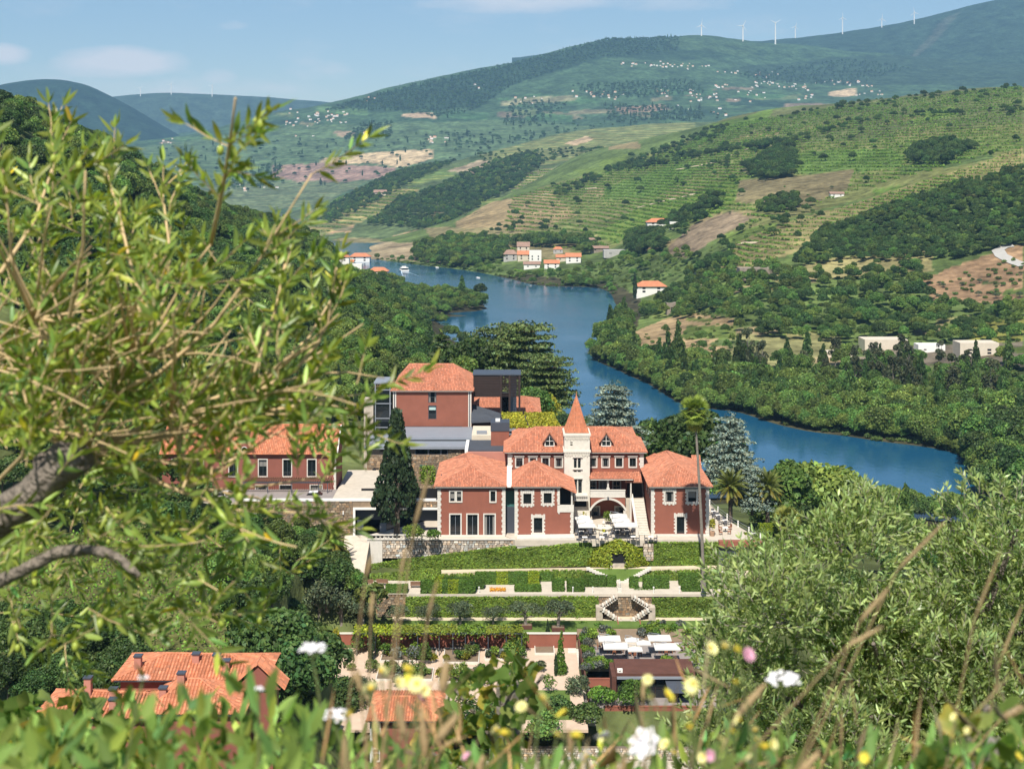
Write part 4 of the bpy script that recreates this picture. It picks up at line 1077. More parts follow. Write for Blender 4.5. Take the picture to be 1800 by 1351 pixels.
def tiles(poly, eave, tw=0.27, th=0.42, rise=0.075, rr=None, lift=0.03, var=0.16):
 """barrel tiles laid on a plane roof slope; poly = corner points, eave = (A, B) its lower edge"""
 rr = rr or random
 A, B = Vector(eave[0]), Vector(eave[1])
 e = (B - A).normalized()
 pts = [Vector(p) for p in poly]
 nrm = Vector((0, 0, 0))
 for i in range(len(pts)):
  nrm += (pts[i] - pts[0]).cross(pts[(i + 1) % len(pts)] - pts[0])
 nrm.normalize()
 if nrm.z < 0: nrm = -nrm
 s = nrm.cross(e)
 if s.z < 0: s = -s
 uv = [((p - A).dot(e), (p - A).dot(s)) for p in pts]
 umin, umax = min(u for u, _ in uv), max(u for u, _ in uv)
 mb = MB()
 mb.tint = (0.72, 0.70, 0.70); mb.add([tuple(p + nrm * 0.004) for p in pts], [tuple(range(len(pts)))])
 n = max(1, int((umax - umin) / tw))
 for k in range(n):
  u = umin + (k + .5) * (umax - umin) / n
  vs = []
  for i in range(len(uv)):
   (u0, v0), (u1, v1) = uv[i], uv[(i + 1) % len(uv)]
   if (u0 - u) * (u1 - u) < 0 or (u0 == u) != (u1 == u):
    vs.append(v0 + (v1 - v0) * (u - u0) / (u1 - u0))
  if len(vs) < 2: continue
  v0, v1 = min(vs), max(vs)
  m = max(1, int(round((v1 - v0) / th)))
  ct = math.exp(rr.gauss(0, 0.05))
  for j in range(m):
   a = v0 + (v1 - v0) * j / m; b = v0 + (v1 - v0) * (j + 1) / m + 0.02
   w = tw * 0.42; q = rr.uniform(-.012, .012)
   br = ct * math.exp(rr.gauss(0, var)); wr = rr.gauss(0, .07)
   mb.tint = (br * (1 + wr * .4), br * (1 - wr * .4), br * (1 - wr))
   def pt(uu, vv, hh): return tuple(A + e * uu + s * vv + nrm * hh)
   base = [pt(u - w + q, a, .008), pt(u - w * .5 + q, a, rise + lift), pt(u + w * .5 + q, a, rise + lift), pt(u + w + q, a, .008),
     pt(u - w * .85, b, .008), pt(u - w * .45, b, rise), pt(u + w * .45, b, rise), pt(u + w * .85, b, .008)]
   mb.add(base, [(0, 1, 5, 4), (1, 2, 6, 5), (2, 3, 7, 6), (0, 3, 2, 1)])
 return mb
def ridge(mb, pts, r=0.14, seg=0.45, rr=random):
 """a line of overlapping ridge tiles"""
 for a, b in zip(pts[:-1], pts[1:]):
  a, b = Vector(a), Vector(b); L = (b - a).length; n = max(1, int(L / seg))
  for i in range(n):
   br = math.exp(rr.gauss(0, .1)); mb.tint = (br, br, br)
   p = a + (b - a) * (i / n); q = a + (b - a) * ((i + 1.08) / n)
   mb.tube([p, q], [r * 1.1, r * .92], 6)
 mb.tint = (1, 1, 1)
 return mb
def hip_roof(par, x0, x1, y0, y1, ze, ra, rb, mat=None, name='roof', th=0.14, tw=0.27, hide=()):
 """four slopes from the eave rectangle up to the ridge ra-rb (each (x, y, z)); slopes: tiles in one part, ridge tiles another"""
 mat = mat or TILE
 A, B, Cc, D = (x0, y0, ze), (x1, y0, ze), (x1, y1, ze), (x0, y1, ze)
 horiz = abs(ra[0] - rb[0]) >= abs(ra[1] - rb[1])
 if horiz:
  sl = [('f', [A, B, rb, ra], (A, B)), ('b', [Cc, D, ra, rb], (Cc, D)), ('l', [D, A, ra], (D, A)), ('r', [B, Cc, rb], (B, Cc))]
 else:                                        # ra is the front end of the ridge
  sl = [('f', [A, B, ra], (A, B)), ('b', [Cc, D, rb], (Cc, D)), ('l', [D, A, ra, rb], (D, A)), ('r', [B, Cc, rb, ra], (B, Cc))]
 all_ = MB()
 for k, poly, ev in sl:
  if k in hide: continue
  t = tiles(poly, ev, tw=tw)
  base = len(all_.v); all_.v += t.v; all_.c += t.c; all_.f += [tuple(i + base for i in f) for f in t.f]
 ro = all_.build(name, mat, par)
 rm = MB(); ridge(rm, [ra, rb])
 for cn in (A, D): ridge(rm, [cn, ra if (horiz or cn is A) else rb])
 for cn in (B, Cc): ridge(rm, [cn, rb if (horiz or cn is Cc) else ra])
 rm.build('ridge_tiles', mat, ro)
 ev = MB(); ev.box(x0 + .06, x1 - .06, y0 + .06, y1 - .06, ze - th, ze - .004)
 ev.build('eaves', WHITE if mat is TILE else GREYM, ro)
 return ro

def facade(mb, x0, x1, z0, z1, y, ops, depth=0.3):
 """front wall (facing the camera) with real openings; ops = [(x0, x1, z0, z1)]"""
 xs = sorted({x0, x1, *[v for o in ops for v in o[:2]]}); zs = sorted({z0, z1, *[v for o in ops for v in o[2:4]]})
 for i in range(len(xs) - 1):
  for j in range(len(zs) - 1):
   cx, cz = (xs[i] + xs[i + 1]) / 2, (zs[j] + zs[j + 1]) / 2
   if any(o[0] < cx < o[1] and o[2] < cz < o[3] for o in ops): continue
   mb.add([(xs[i], y, zs[j]), (xs[i + 1], y, zs[j]), (xs[i + 1], y, zs[j + 1]), (xs[i], y, zs[j + 1])], [(0, 1, 2, 3)])
 for a, b, c, d in [o[:4] for o in ops]:
  q = y + depth
  mb.add([(a, y, c), (b, y, c), (b, y, d), (a, y, d), (a, q, c), (b, q, c), (b, q, d), (a, q, d)], [(0, 4, 5, 1), (1, 5, 6, 2), (2, 6, 7, 3), (3, 7, 4, 0)])
def shell(mb, x0, x1, y0, y1, z0, z1, ops=(), depth=0.3):
 facade(mb, x0, x1, z0, z1, y0, list(ops), depth)
 mb.add([(x0, y0, z0), (x0, y1, z0), (x0, y1, z1), (x0, y0, z1)], [(0, 3, 2, 1)])
 mb.add([(x1, y0, z0), (x1, y1, z0), (x1, y1, z1), (x1, y0, z1)], [(0, 1, 2, 3)])
 mb.add([(x0, y1, z0), (x1, y1, z0), (x1, y1, z1), (x0, y1, z1)], [(0, 3, 2, 1)])
 mb.add([(x0, y0, z1), (x1, y0, z1), (x1, y1, z1), (x0, y1, z1)], [(0, 1, 2, 3)])
def window(par, x0, x1, z0, z1, y, sur=0.2, style='plain', rows=1, cols=2, sash=None, glass=None, surm=None, hood=False, sill=True, depth=0.3, name='window'):
 """surround (the part) with sash and pane as sub-parts"""
 mb = MB(); f = y - 0.07
 if style == 'rustic':
  # alternating long and short blocks round the opening
  h = z1 - z0; n = max(4, int(h / 0.27)); bh = h / n
  for i in range(n):
   w = sur * (1.0 if i % 2 else 0.62)
   mb.box(x0 - w, x0, f, y + .05, z0 + i * bh + .012, z0 + (i + 1) * bh - .012)
   mb.box(x1, x1 + w, f, y + .05, z0 + i * bh + .012, z0 + (i + 1) * bh - .012)
  m = 7; W_ = x1 - x0 + 2 * sur; bw = W_ / m
  for i in range(m):
   hh = sur * (0.95 + (0.30 if i % 2 == 0 else 0) + (0.25 if i == m // 2 else 0))
   mb.box(x0 - sur + i * bw + .012, x0 - sur + (i + 1) * bw - .012, f - .01, y + .05, z1, z1 + hh)
   hh = sur * (0.75 + (0.38 if i % 2 else 0.0))
   if sill: mb.box(x0 - sur + i * bw + .012, x0 - sur + (i + 1) * bw - .012, f - .01, y + .05, z0 - hh, z0)
 elif style == 'plain':
  mb.box(x0 - sur, x0, f, y + .05, z0 - (sur if sill else 0), z1 + sur); mb.box(x1, x1 + sur, f, y + .05, z0 - (sur if sill else 0), z1 + sur)
  mb.box(x0, x1, f, y + .05, z1, z1 + sur)
  if sill: mb.box(x0 - sur * .3, x1 + sur * .3, f - .06, y + .05, z0 - sur, z0 - .002)
 elif style == 'thin':
  mb.box(x0 - .06, x0, f + .02, y + .05, z0, z1); mb.box(x1, x1 + .06, f + .02, y + .05, z0, z1); mb.box(x0 - .06, x1 + .06, f + .02, y + .05, z1, z1 + .06)
 if hood: mb.box(x0 - sur - .12, x1 + sur + .12, f - .16, y + .05, z1 + sur + .06, z1 + sur + .2)
 o = mb.build(name, surm or WHITE, par)
 g = MB(); g.box(x0, x1, y + depth - .06, y + depth - .03, z0, z1); g.build('pane', glass or GLASS, o)
 if glass is None and rng.random() < .45 and x1 - x0 < 2.2:
  g = MB(); hh = (z1 - z0) * rng.uniform(.2, .75)
  if rng.random() < .5: g.box(x0, x1, y + depth - .0645, y + depth - .061, z1 - hh, z1)
  else: g.box(x0, x0 + (x1 - x0) * .24, y + depth - .0645, y + depth - .061, z0, z1); g.build('curtain', CURT, o); g = MB(); g.box(x1 - (x1 - x0) * .2, x1, y + depth - .0645, y + depth - .061, z0, z1)
  g.build('curtain', CURT, o)
 s = MB(); t = 0.05; yy0, yy1 = y + depth - .12, y + depth - .065
 s.box(x0, x0 + t, yy0, yy1, z0, z1); s.box(x1 - t, x1, yy0, yy1, z0, z1); s.box(x0 + t, x1 - t, yy0, yy1, z0, z0 + t); s.box(x0 + t, x1 - t, yy0, yy1, z1 - t, z1)
 for i in range(1, cols): xx = x0 + (x1 - x0) * i / cols; s.box(xx - t * .6, xx + t * .6, yy0 + .005, yy1, z0 + t, z1 - t)
 for i in range(1, rows + 1) if rows > 1 else ():
  if i < rows: zz = z0 + (z1 - z0) * i / rows; s.box(x0 + t, x1 - t, yy0 + .008, yy1 - .004, zz - t * .5, zz + t * .5)
 s.build('sash', sash or WOODD, o)
 return o
def quoins(par, x, y, z0, z1, w=0.5, side=1, n=None):
 mb = MB(); n = n or int((z1 - z0) / 0.42); bh = (z1 - z0) / n
 for i in range(n):
  ww = w * (1.0 if i % 2 else 0.78)
  mb.box(x - .05 * side, x + ww * side, y - .07, y + .5, z0 + i * bh + .014, z0 + (i + 1) * bh - .014)
 return mb.build('quoins', WHITE, par)
def rubble(par, x0, x1, z0, z1, y, mat, name='stone', size=0.42, top=None, n_max=300, seed=3, depth=0.5, backm=None):
 """a rubble wall face: a recessed mortar bed and single stones proud of it; the largest as parts, the rest as one part"""
 rr = random.Random(seed)
 top = top or (lambda x: z1)
 bed = MB()
 nseg = 12
 for i in range(nseg):
  a, b = x0 + (x1 - x0) * i / nseg, x0 + (x1 - x0) * (i + 1) / nseg
  bed.add([(a, y, z0), (b, y, z0), (b, y, top(b)), (a, y, top(a)), (a, y + depth, z0), (b, y + depth, z0), (b, y + depth, top(b)), (a, y + depth, top(a))],
    [(0, 1, 2, 3), (3, 2, 6, 7), (0, 4, 5, 1), (0, 3, 7, 4), (1, 5, 6, 2)])
 bed.build('mortar_bed', backm or MORTAR, par)
 st = []
 z = z0 + .02; row = 0
 while z < max(top(x0), top(x1), top((x0 + x1) / 2)) - .05:
  h = size * rr.uniform(.5, .95); x = x0 + rr.uniform(-.3, 0)
  while x < x1:
   w = size * rr.uniform(.6, 1.7)
   a, b = max(x, x0), min(x + w, x1)
   if b - a > .1 and z + h * .6 < min(top(a), top(b)): st.append((a + .015, b - .015, z, min(z + h - .03, top((a + b) / 2)), rr.uniform(.03, .10)))
   x += w
  z += h
 st.sort(key=lambda s: -(s[1] - s[0]) * (s[3] - s[2]))
 def stone(mb, s):
  j = lambda q: rr.uniform(-q, q)
  a, b, c, d, p = s; w = b - a; h = d - c; q = .14
  br = math.exp(rr.gauss(0, .28)); wr = rr.gauss(0, .08); mb.tint = (br * (1 + wr), br, br * (1 - wr))
  o = [(a + w * .06, y + .02, c + j(.02)), (b - w * .06, y + .02, c + j(.02)), (b, y + .02, d - h * .3), (b - w * .15, y + .02, d), (a + w * .15, y + .02, d), (a, y + .02, c + h * .35)]
  cx, cz = (a + b) / 2, (c + d) / 2
  f = [(px + (cx - px) * q, y - p + j(.015), pz + (cz - pz) * q) for px, _, pz in o]
  mb.add(o + f, [tuple(range(6, 12))] + [(i, (i + 1) % 6, 6 + (i + 1) % 6, 6 + i) for i in range(6)])
 for s in st[:n_max]:
  mb = MB(); stone(mb, s); mb.build(name, mat, par)
 if st[n_max:]:
  mb = MB()
  for s in st[n_max:]: stone(mb, s)
  mb.build('small_stones', mat, par, kind='stuff')

ZT = -59.0                                        # manor terrace
DF = 221.0                                        # distance of the three front facades

# ---------------------------------------------------------------- manor: main block and tower
MX0, MX1, MY = Xat(893, 234), Xat(1131, 234), 234.0
EAVE = Zat(793, 234)
manor = thing('manor_house', 'red manor house with white stone tower, orange spire and two dormers', 'manor house', (Xat(1013, 234), MY, ZT))
wins = []
for px in (912.9, 936.7, 958.9, 982.2, 1042.5, 1064.4, 1088.2, 1112.2):
 x = Xat(px, MY); wins.append((x - .55, x + .55, Zat(819.3, MY), Zat(804.2, MY)))
low = []
for px in (1041, 1060, 1084):
 x = Xat(px, MY); low.append((x - .6, x + .6, Zat(866, MY), Zat(845, MY)))
doors = [(Xat(1040, MY), Xat(1053, MY), ZT, Zat(890, MY)), (Xat(1082, MY), Xat(1098, MY), ZT, Zat(890, MY))]
mb = MB(); shell(mb, MX0, MX1, MY, 245, ZT, EAVE, wins + low + doors, 0.35); mb.build('wall', RED, manor)
for w in wins: window(manor, *w, MY, 0.2, hood=True, sash=WOODD)
for w in low: window(manor, *w, MY, 0.16, sash=WOODW)
for w in doors: window(manor, *w, MY, 0.2, rows=3, cols=2, sill=False, name='door')
quoins(manor, MX0, MY, ZT + 3.5, EAVE - .1, .8, 1); quoins(manor, MX1, MY, Zat(822, MY), EAVE - .1, .75, -1)
mb = MB(); mb.box(MX0 - .15, MX1 + .15, MY - .2, 245.2, EAVE - .34, EAVE - .145); mb.build('cornice', GREYM, manor)
RZ = -44.95
hip_roof(manor, MX0 - .75, MX1 + .65, MY - .7, 246.0, EAVE, (Xat(942, 239.8), 239.9, RZ), (Xat(1077, 239.8), 239.9, RZ))
# dormers
for px in (966, 1065.5):
 D = 234.8; x = Xat(px, D); zb = Zat(782, D); ze_ = Zat(774, D); za_ = Zat(765.5, D); zt = Zat(758.5, D)
 m2 = MB(); m2.prism([(x - .86, D, zb - .3), (x + .86, D, zb - .3), (x + .86, D, ze_ + .1), (x, D, zt - .25), (x - .86, D, ze_ + .1)], (0, 2.6, 0)); dm = m2.build('dormer', WHITE, manor)
 g = MB(); g.prism([(x - .68, D - .05, zb + .02), (x + .68, D - .05, zb + .02), (x + .68, D - .05, ze_), (x, D - .05, za_), (x - .68, D - .05, ze_)], (0, .03, 0)); g.build('pane', GLASS, dm)
 s = MB(); s.box(x - .045, x + .045, D - .1, D - .055, zb, za_); s.box(x - .68, x + .68, D - .105, D - .058, ze_ - .05, ze_ + .04); s.box(x - .85, x + .85, D - .2, D - .06, zb - .16, zb); s.build('sash', WOODW, dm)
 rt = MB()
 for sd in (-1, 1):
  poly = [(x + sd * 1.2, D - .45, ze_ - .15), (x + sd * 1.2, D + 1.2, ze_ - .12), (x, D + 3.9, zt - .45), (x, D - .45, zt + .05)]
  t = tiles(poly, (poly[0], poly[1]), tw=.24); b0 = len(rt.v); rt.v += t.v; rt.c += t.c; rt.f += [tuple(i + b0 for i in f) for f in t.f]
  rt.prism([(x + sd * 1.2, D - .43, ze_ - .17), (x, D - .43, zt + .03), (x, D - .43, zt - .14), (x + sd * 1.2, D - .43, ze_ - .34)], (0, 1.5, 0))
 ridge(rt, [(x, D - .47, zt + .06), (x, D + 3.8, zt - .42)], .11); rt.build('dormer_roof', TILE, dm)
# rear ranges seen over the main roof
for pa, pb in ((900, 946), (1084, 1119.5)):
 D = 243; xa, xb = Xat(pa, D), Xat(pb, D)
 m2 = MB(); m2.box(xa + .3, xb - .3, 245.2, 253, ZT, Zat(769, D)); rr_ = m2.build('rear_wall', RED, manor)
 hip_roof(manor, xa, xb, 242.2, 253.4, Zat(769, D), ((xa + xb) / 2 - .3, 246.8, Zat(754, 247)), ((xa + xb) / 2 + .3, 246.8, Zat(754, 247)), name='rear_roof')
# tower
TD = 231.0; TX0, TX1 = Xat(992, TD), Xat(1036.8, TD); TZ = Zat(761, TD)
tw = [(Xat(1008.6, TD), Xat(1014.2, TD), Zat(822, TD), Zat(804.5, TD)), (Xat(1015.6, TD), Xat(1021.2, TD), Zat(822, TD), Zat(804.5, TD)),
      (Xat(1008.8, TD), Xat(1014, TD), Zat(829, TD), Zat(826, TD)), (Xat(1015.6, TD), Xat(1021, TD), Zat(829, TD), Zat(826, TD)),
      (Xat(1007.5, TD), Xat(1014.6, TD), Zat(866, TD), Zat(842, TD)), (Xat(1016.2, TD), Xat(1023.2, TD), Zat(866, TD), Zat(842, TD)),
      (Xat(1002.4, TD), Xat(1006.6, TD), Zat(782.5, TD), Zat(779.6, TD)), (Xat(1002.4, TD), Xat(1006.6, TD), Zat(778.4, TD), Zat(776, TD)),
      (Xat(1009.5, TD), Xat(1031, TD), Zat(890, TD), Zat(875.5, TD))]
mb = MB(); shell(mb, TX0, TX1, TD, 236.2, ZT, TZ, tw, 0.4); tower = mb.build('tower', CREAM, manor)
for a, b, c_, d in tw[:6]:
 g = MB(); g.box(a, b, TD + .3, TD + .33, c_, d); g.build('pane', GLASS, tower)
 s = MB(); s.box(a, a + .05, TD + .22, TD + .28, c_, d); s.box(b - .05, b, TD + .22, TD + .28, c_, d); s.box(a, b, TD + .21, TD + .27, d - .45, d - .38); s.build('sash', WOODW, tower)
for a, b, c_, d in tw[6:]:
 g = MB(); g.box(a, b, TD + .35, TD + .38, c_, d); g.build('opening_shade', DARK, tower)  # black sheets carry the shade of the openings in their colour
for z_, h_ in ((Zat(803, TD), .16), (Zat(840.5, TD), .18), (Zat(824, TD), .14)):
 s = MB(); s.box(Xat(1006.5, TD), Xat(1024, TD), TD - .22, TD, z_, z_ + h_); s.build('hood_mould', WHITE, tower)
for zc in (Zat(766.5, TD), Zat(795.5, TD)):          # corbel tables
 s = MB(); n = 15
 s.box(TX0 - .16, TX1 + .16, TD - .2, 236.4, zc + .12, zc + .42)
 for i in range(n):
  x = TX0 + (TX1 - TX0) * (i + .5) / n
  s.box(x - .08, x + .08, TD - .18, TD, zc - .32, zc + .118)
  if i % 2: s.box(x - .075, x + .075, TD - .17, TD - .002, zc - .5, zc - .325)
 s.build('corbel_table', CREAM, tower)
s = MB(); s.box(Xat(1008, TD), Xat(1032.5, TD), TD - 1.3, TD, Zat(868.5, TD), Zat(866.5, TD)); s.box(Xat(1008, TD), Xat(1032.5, TD), TD - 1.32, TD - 1.15, Zat(875, TD), Zat(873.5, TD))
for i in range(8):
 x = Xat(1009.2 + i * 3.15, TD); s.box(x - .06, x + .06, TD - 1.28, TD - 1.18, Zat(873.5, TD), Zat(868.5, TD))
s.box(Xat(1007.5, TD), Xat(1033, TD), TD - 1.34, TD, Zat(876.4, TD), Zat(875, TD)); s.build('balcony', WHITE, tower)
AP = ((TX0 + TX1) / 2, 233.6, Zat(694, 233.6))
sp = MB(); za = Zat(760.5, TD); a0, a1, b0, b1 = TX0 + .18, TX1 - .18, TD + .12, 236.0
cs = [(a0, b0, za), (a1, b0, za), (a1, b1, za), (a0, b1, za)]
mids = [tuple(Vector(c_).lerp(Vector(AP), .16) * 1 + Vector(((AP[0] - c_[0]) * .05, (AP[1] - c_[1]) * .05, 0))) for c_ in cs]
for i in range(4):
 j = (i + 1) % 4
 for poly in ([cs[i], cs[j], mids[j], mids[i]], [mids[i], mids[j], AP]):
  t = tiles(poly, (poly[0], poly[1]), tw=.2, th=.3, rise=.05, var=.1); q0 = len(sp.v); sp.v += t.v; sp.c += [tuple(k * 1.02 for k in c_) for c_ in t.c]; sp.f += [tuple(k + q0 for k in f) for f in t.f]
sp.box(a0 + .02, a1 - .02, b0 + .02, b1 - .02, za - .2, za - .01)
spire = sp.build('spire', TILEO, tower)
fn = MB(); fn.tube([AP, (AP[0], AP[1], AP[2] + .7)], [.09, .02], 5); fn.build('finial', TILE, tower)

# gallery to the right of the tower: lean-to roof, parapet, column, arch below
GD = 229.6; gx0, gx1 = Xat(1037.5, GD), Xat(1099, GD)
poly = [(gx0 - .1, GD - .5, Zat(840, GD)), (gx1 + 1.4, GD - .5, Zat(840, GD)), (gx1 + 1.6, MY - .02, Zat(828.5, MY)), (gx0 - .1, MY - .02, Zat(828.5, MY))]
t = tiles(poly, (poly[0], poly[1])); gr = t.build('gallery_roof', TILE, manor)
e = MB(); e.box(gx0, gx1 + 1.3, GD - .45, GD - .2, Zat(842, GD), Zat(840.6, GD)); e.build('eaves', WHITE, gr)
m2 = MB(); m2.box(gx0, gx1, GD, GD + .3, Zat(872, GD), Zat(861.5, GD)); m2.box(gx0, gx1 + .05, GD - .06, GD + .36, Zat(861.5, GD), Zat(860.4, GD)); m2.box(gx0, gx1 + .05, GD - .05, GD + .32, Zat(873.4, GD), Zat(872, GD)); m2.build('parapet', WHITE, manor)
m2 = MB(); xc = Xat(1069, GD); m2.tube([(xc, GD + .15, Zat(860.4, GD)), (xc, GD + .15, Zat(842, GD))], [.17, .14], 8); m2.box(xc - .25, xc + .25, GD - .02, GD + .38, Zat(843.5, GD), Zat(842, GD)); m2.box(xc - .25, xc + .25, GD - .02, GD + .38, Zat(860.4, GD), Zat(857, GD)); m2.build('column', WHITE, manor)
m2 = MB(); m2.box(gx0, gx1, GD + .31, MY - .01, Zat(873.2, GD), Zat(872.2, GD)); m2.build('gallery_floor', PAVE, manor)
ac, ar = (Xat(1038.5, GD) + Xat(1099, GD)) / 2, (Xat(1099, GD) - Xat(1038.5, GD)) / 2
zs_, zc_ = Zat(897, GD), Zat(877.5, GD); rise = zc_ - zs_; Rr = (ar * ar + rise * rise) / (2 * rise); zo = zc_ - Rr
arc = []
half = math.asin(min(1, ar / Rr))
for i in range(17):
 a = -half + 2 * half * i / 16; arc.append((ac + Rr * math.sin(a), zo + Rr * math.cos(a)))
m2 = MB()
for (xa, za_), (xb, zb_) in zip(arc[:-1], arc[1:]):
 m2.add([(xa, GD + .02, za_), (xb, GD + .02, zb_), (xb, GD + .02, Zat(873.4, GD)), (xa, GD + .02, Zat(873.4, GD)), (xa, GD + .6, za_), (xb, GD + .6, zb_)], [(0, 1, 2, 3), (0, 4, 5, 1)])
m2.build('arch_wall', RED, manor)
m2 = MB()
for (xa, za_), (xb, zb_) in zip(arc[:-1], arc[1:]):
 va = Vector((xa - ac, za_ - zo)).normalized() * .32; vb = Vector((xb - ac, zb_ - zo)).normalized() * .32
 m2.add([(xa, GD - .08, za_), (xb, GD - .08, zb_), (xb + vb.x, GD - .08, zb_ + vb.y), (xa + va.x, GD - .08, za_ + va.y), (xa, GD + .018, za_), (xb, GD + .018, zb_), (xb + vb.x, GD + .018, zb_ + vb.y), (xa + va.x, GD + .018, za_ + va.y)],
           [(0, 1, 2, 3), (0, 4, 5, 1), (3, 2, 6, 7)])
m2.box(gx1 - .3, gx1 + .08, GD - .07, GD + .5, ZT, zs_); m2.build('arch_stones', WHITE, manor)
m2 = MB(); m2.box(ac - .12, ac + .12, GD - .45, GD - .1, zc_ + .05, zc_ + .5); m2.tube([(ac, GD - .1, zc_ + .6), (ac, GD - .3, zc_ + .6), (ac, GD - .3, zc_ + .5)], .03, 4); m2.build('lantern', GREYM, manor)
# entrance porch at the head of the stairs
PD = 230.5
poly = [(Xat(1098, PD), PD - 1, Zat(846, PD - 1)), (Xat(1128, PD), PD - 1, Zat(846, PD - 1)), (Xat(1126, PD), PD + 1.6, Zat(832, PD)), (Xat(1116, PD), PD + 1.6, Zat(832, PD))]
t = tiles(poly, (poly[0], poly[1])); t.slab([(x, y, z - .02) for x, y, z in poly], .12); t.build('porch_roof', TILE, manor)
m2 = MB(); xc = Xat(1109, PD - .8); m2.tube([(xc, PD - .8, Zat(876, PD - .8)), (xc, PD - .8, Zat(847, PD - .8))], [.16, .12], 8); m2.box(xc - .24, xc + .24, PD - 1.04, PD - .56, ZT, Zat(876, PD - .8)); m2.build('porch_column', WHITE, manor)
m2 = MB(); m2.box(Xat(1102, 233), Xat(1131, 233), 232.4, 232.6, Zat(877, 232), Zat(846, 232)); m2.build('porch_shade_panel', DARK, manor)  # black panel: shade under the porch put into its colour
m2 = MB(); m2.box(Xat(1100, 231), Xat(1132, 231), 230.8, 233.9, ZT, Zat(876, 231)); m2.build('landing', PAVE, manor)
# outside stair
nst = 22; zt_ = Zat(876, 231)
for i in range(nst):
 z1 = ZT + (zt_ - ZT) * (i + 1) / nst; y = 221.4 + (230.8 - 221.4) * i / nst
 m2 = MB(); xo = -.75 * i / nst * 0
 m2.box(20.35, 22.28, y - .05, y + (230.8 - 221.4) / nst + .04, z1 - .09, z1); m2.box(20.4, 22.25, y + .02, y + (230.8 - 221.4) / nst, z1 - .9, z1 - .092); m2.build('stair_tread', CREAM, manor)
m2 = MB(); m2.prism([(20.1, 221.2, ZT), (20.1, 230.8, ZT), (20.1, 230.8, zt_ + .75), (20.1, 221.2, ZT + .8)], (.24, 0, 0)); m2.build('stair_wall', RED, manor)
m2 = MB(); m2.prism([(20.04, 221.1, ZT + .8), (20.04, 230.9, zt_ + .75), (20.04, 230.9, zt_ + .92), (20.04, 221.1, ZT + .97)], (.38, 0, 0)); m2.box(20.0, 20.42, 220.95, 221.3, ZT, ZT + 1.5); m2.build('stair_coping', WHITE, manor)

# ---------------------------------------------------------------- pavilions
def roof_simple(par, x0, x1, y0, y1, ze, ra, rb, **k): return hip_roof(par, x0, x1, y0, y1, ze, ra, rb, **k)
ze = Zat(853.5, DF)
# right pavilion
RX0, RX1 = Xat(1145, DF), Xat(1246, DF)
rp = thing('right_pavilion'.replace('right_', ''), 'red pavilion with white quoins right of the outside stair, palm shadow on its wall', 'pavilion', ((RX0 + RX1) / 2, DF, ZT), 'the two front pavilions of the manor')
def wpx(cx, cy, w, h, D=DF): return (Xat(cx - w / 2, D), Xat(cx + w / 2, D), Zat(cy + h / 2, D), Zat(cy - h / 2, D))
w1 = [wpx(1176.7, 872, 14, 18), wpx(1216.7, 872, 14, 18)]; dr = [(Xat(1189.5, DF), Xat(1203, DF), ZT + .35, Zat(907, DF))]
mb = MB(); shell(mb, RX0, RX1, DF, 240, ZT, ze, w1 + dr, .35); mb.build('wall', RED, rp)
for w in w1: window(rp, *w, DF, .48, 'rustic', cols=1)
window(rp, *dr[0], DF, .46, 'rustic', cols=1, sill=False, name='door')
quoins(rp, RX0, DF, ZT, ze - .1, .58, 1); quoins(rp, RX1, DF, ZT, ze - .1, .58, -1)
m2 = MB(); m2.box(RX0 + .02, RX1 - .02, DF - .1, DF + .05, ZT - .02, ZT + .3); m2.build('plinth', WHITE, rp)
m2 = MB(); m2.box(RX0 - .2, RX1 + .2, DF - .22, 240.2, ze - .42, ze - .145); m2.build('cornice', GREYM, rp)
hip_roof(rp, RX0 - .55, RX1 + .6, DF - .6, 240.4, ze, (Xat(1189, 226), 226.0, -48.45), (Xat(1189, 226) - .4, 236.4, -48.45))
for i in range(3):                                  # windows on the shaded side towards the stair
 y = 223.2 + i * 2.8
 m2 = MB(); m2.box(RX0 - .05, RX0 + .02, y, y + .9, Zat(880, DF), Zat(862, DF)); so = m2.build('side_window', WHITE, rp)
 g = MB(); g.box(RX0 - .07, RX0 - .052, y + .14, y + .76, Zat(879, DF), Zat(863, DF)); g.build('pane', GLASS, so)
# range behind it
m2 = MB(); xa, xb = Xat(1150, 240), Xat(1219, 240); m2.box(xa, xb, 240.3, 246, ZT, Zat(826, 240)); m2.build('rear_wall', RED, rp)
hip_roof(rp, Xat(1134, 240), xb + .2, 239.4, 247, Zat(824, 240), (Xat(1150, 243), 243, Zat(797, 243)), (Xat(1196, 243), 243, Zat(806, 243)), name='rear_roof')
m2 = MB(); xa, xb = Xat(1218, 238), Xat(1232, 238); m2.box(xa, xb, 238, 240.2, ZT + 4, Zat(820, 238)); m2.build('white_turret', WHITEP, rp)
poly = [(xa - .1, 237.8, Zat(820, 238)), (xb + .1, 237.8, Zat(820, 238)), (xb + .1, 239.6, Zat(799, 239.6)), (xa - .1, 239.6, Zat(799, 239.6))]
t = tiles(poly, (poly[0], poly[1])); t.slab([(x, y, z - .01) for x, y, z in poly], .1); t.build('turret_roof', TILE, rp)

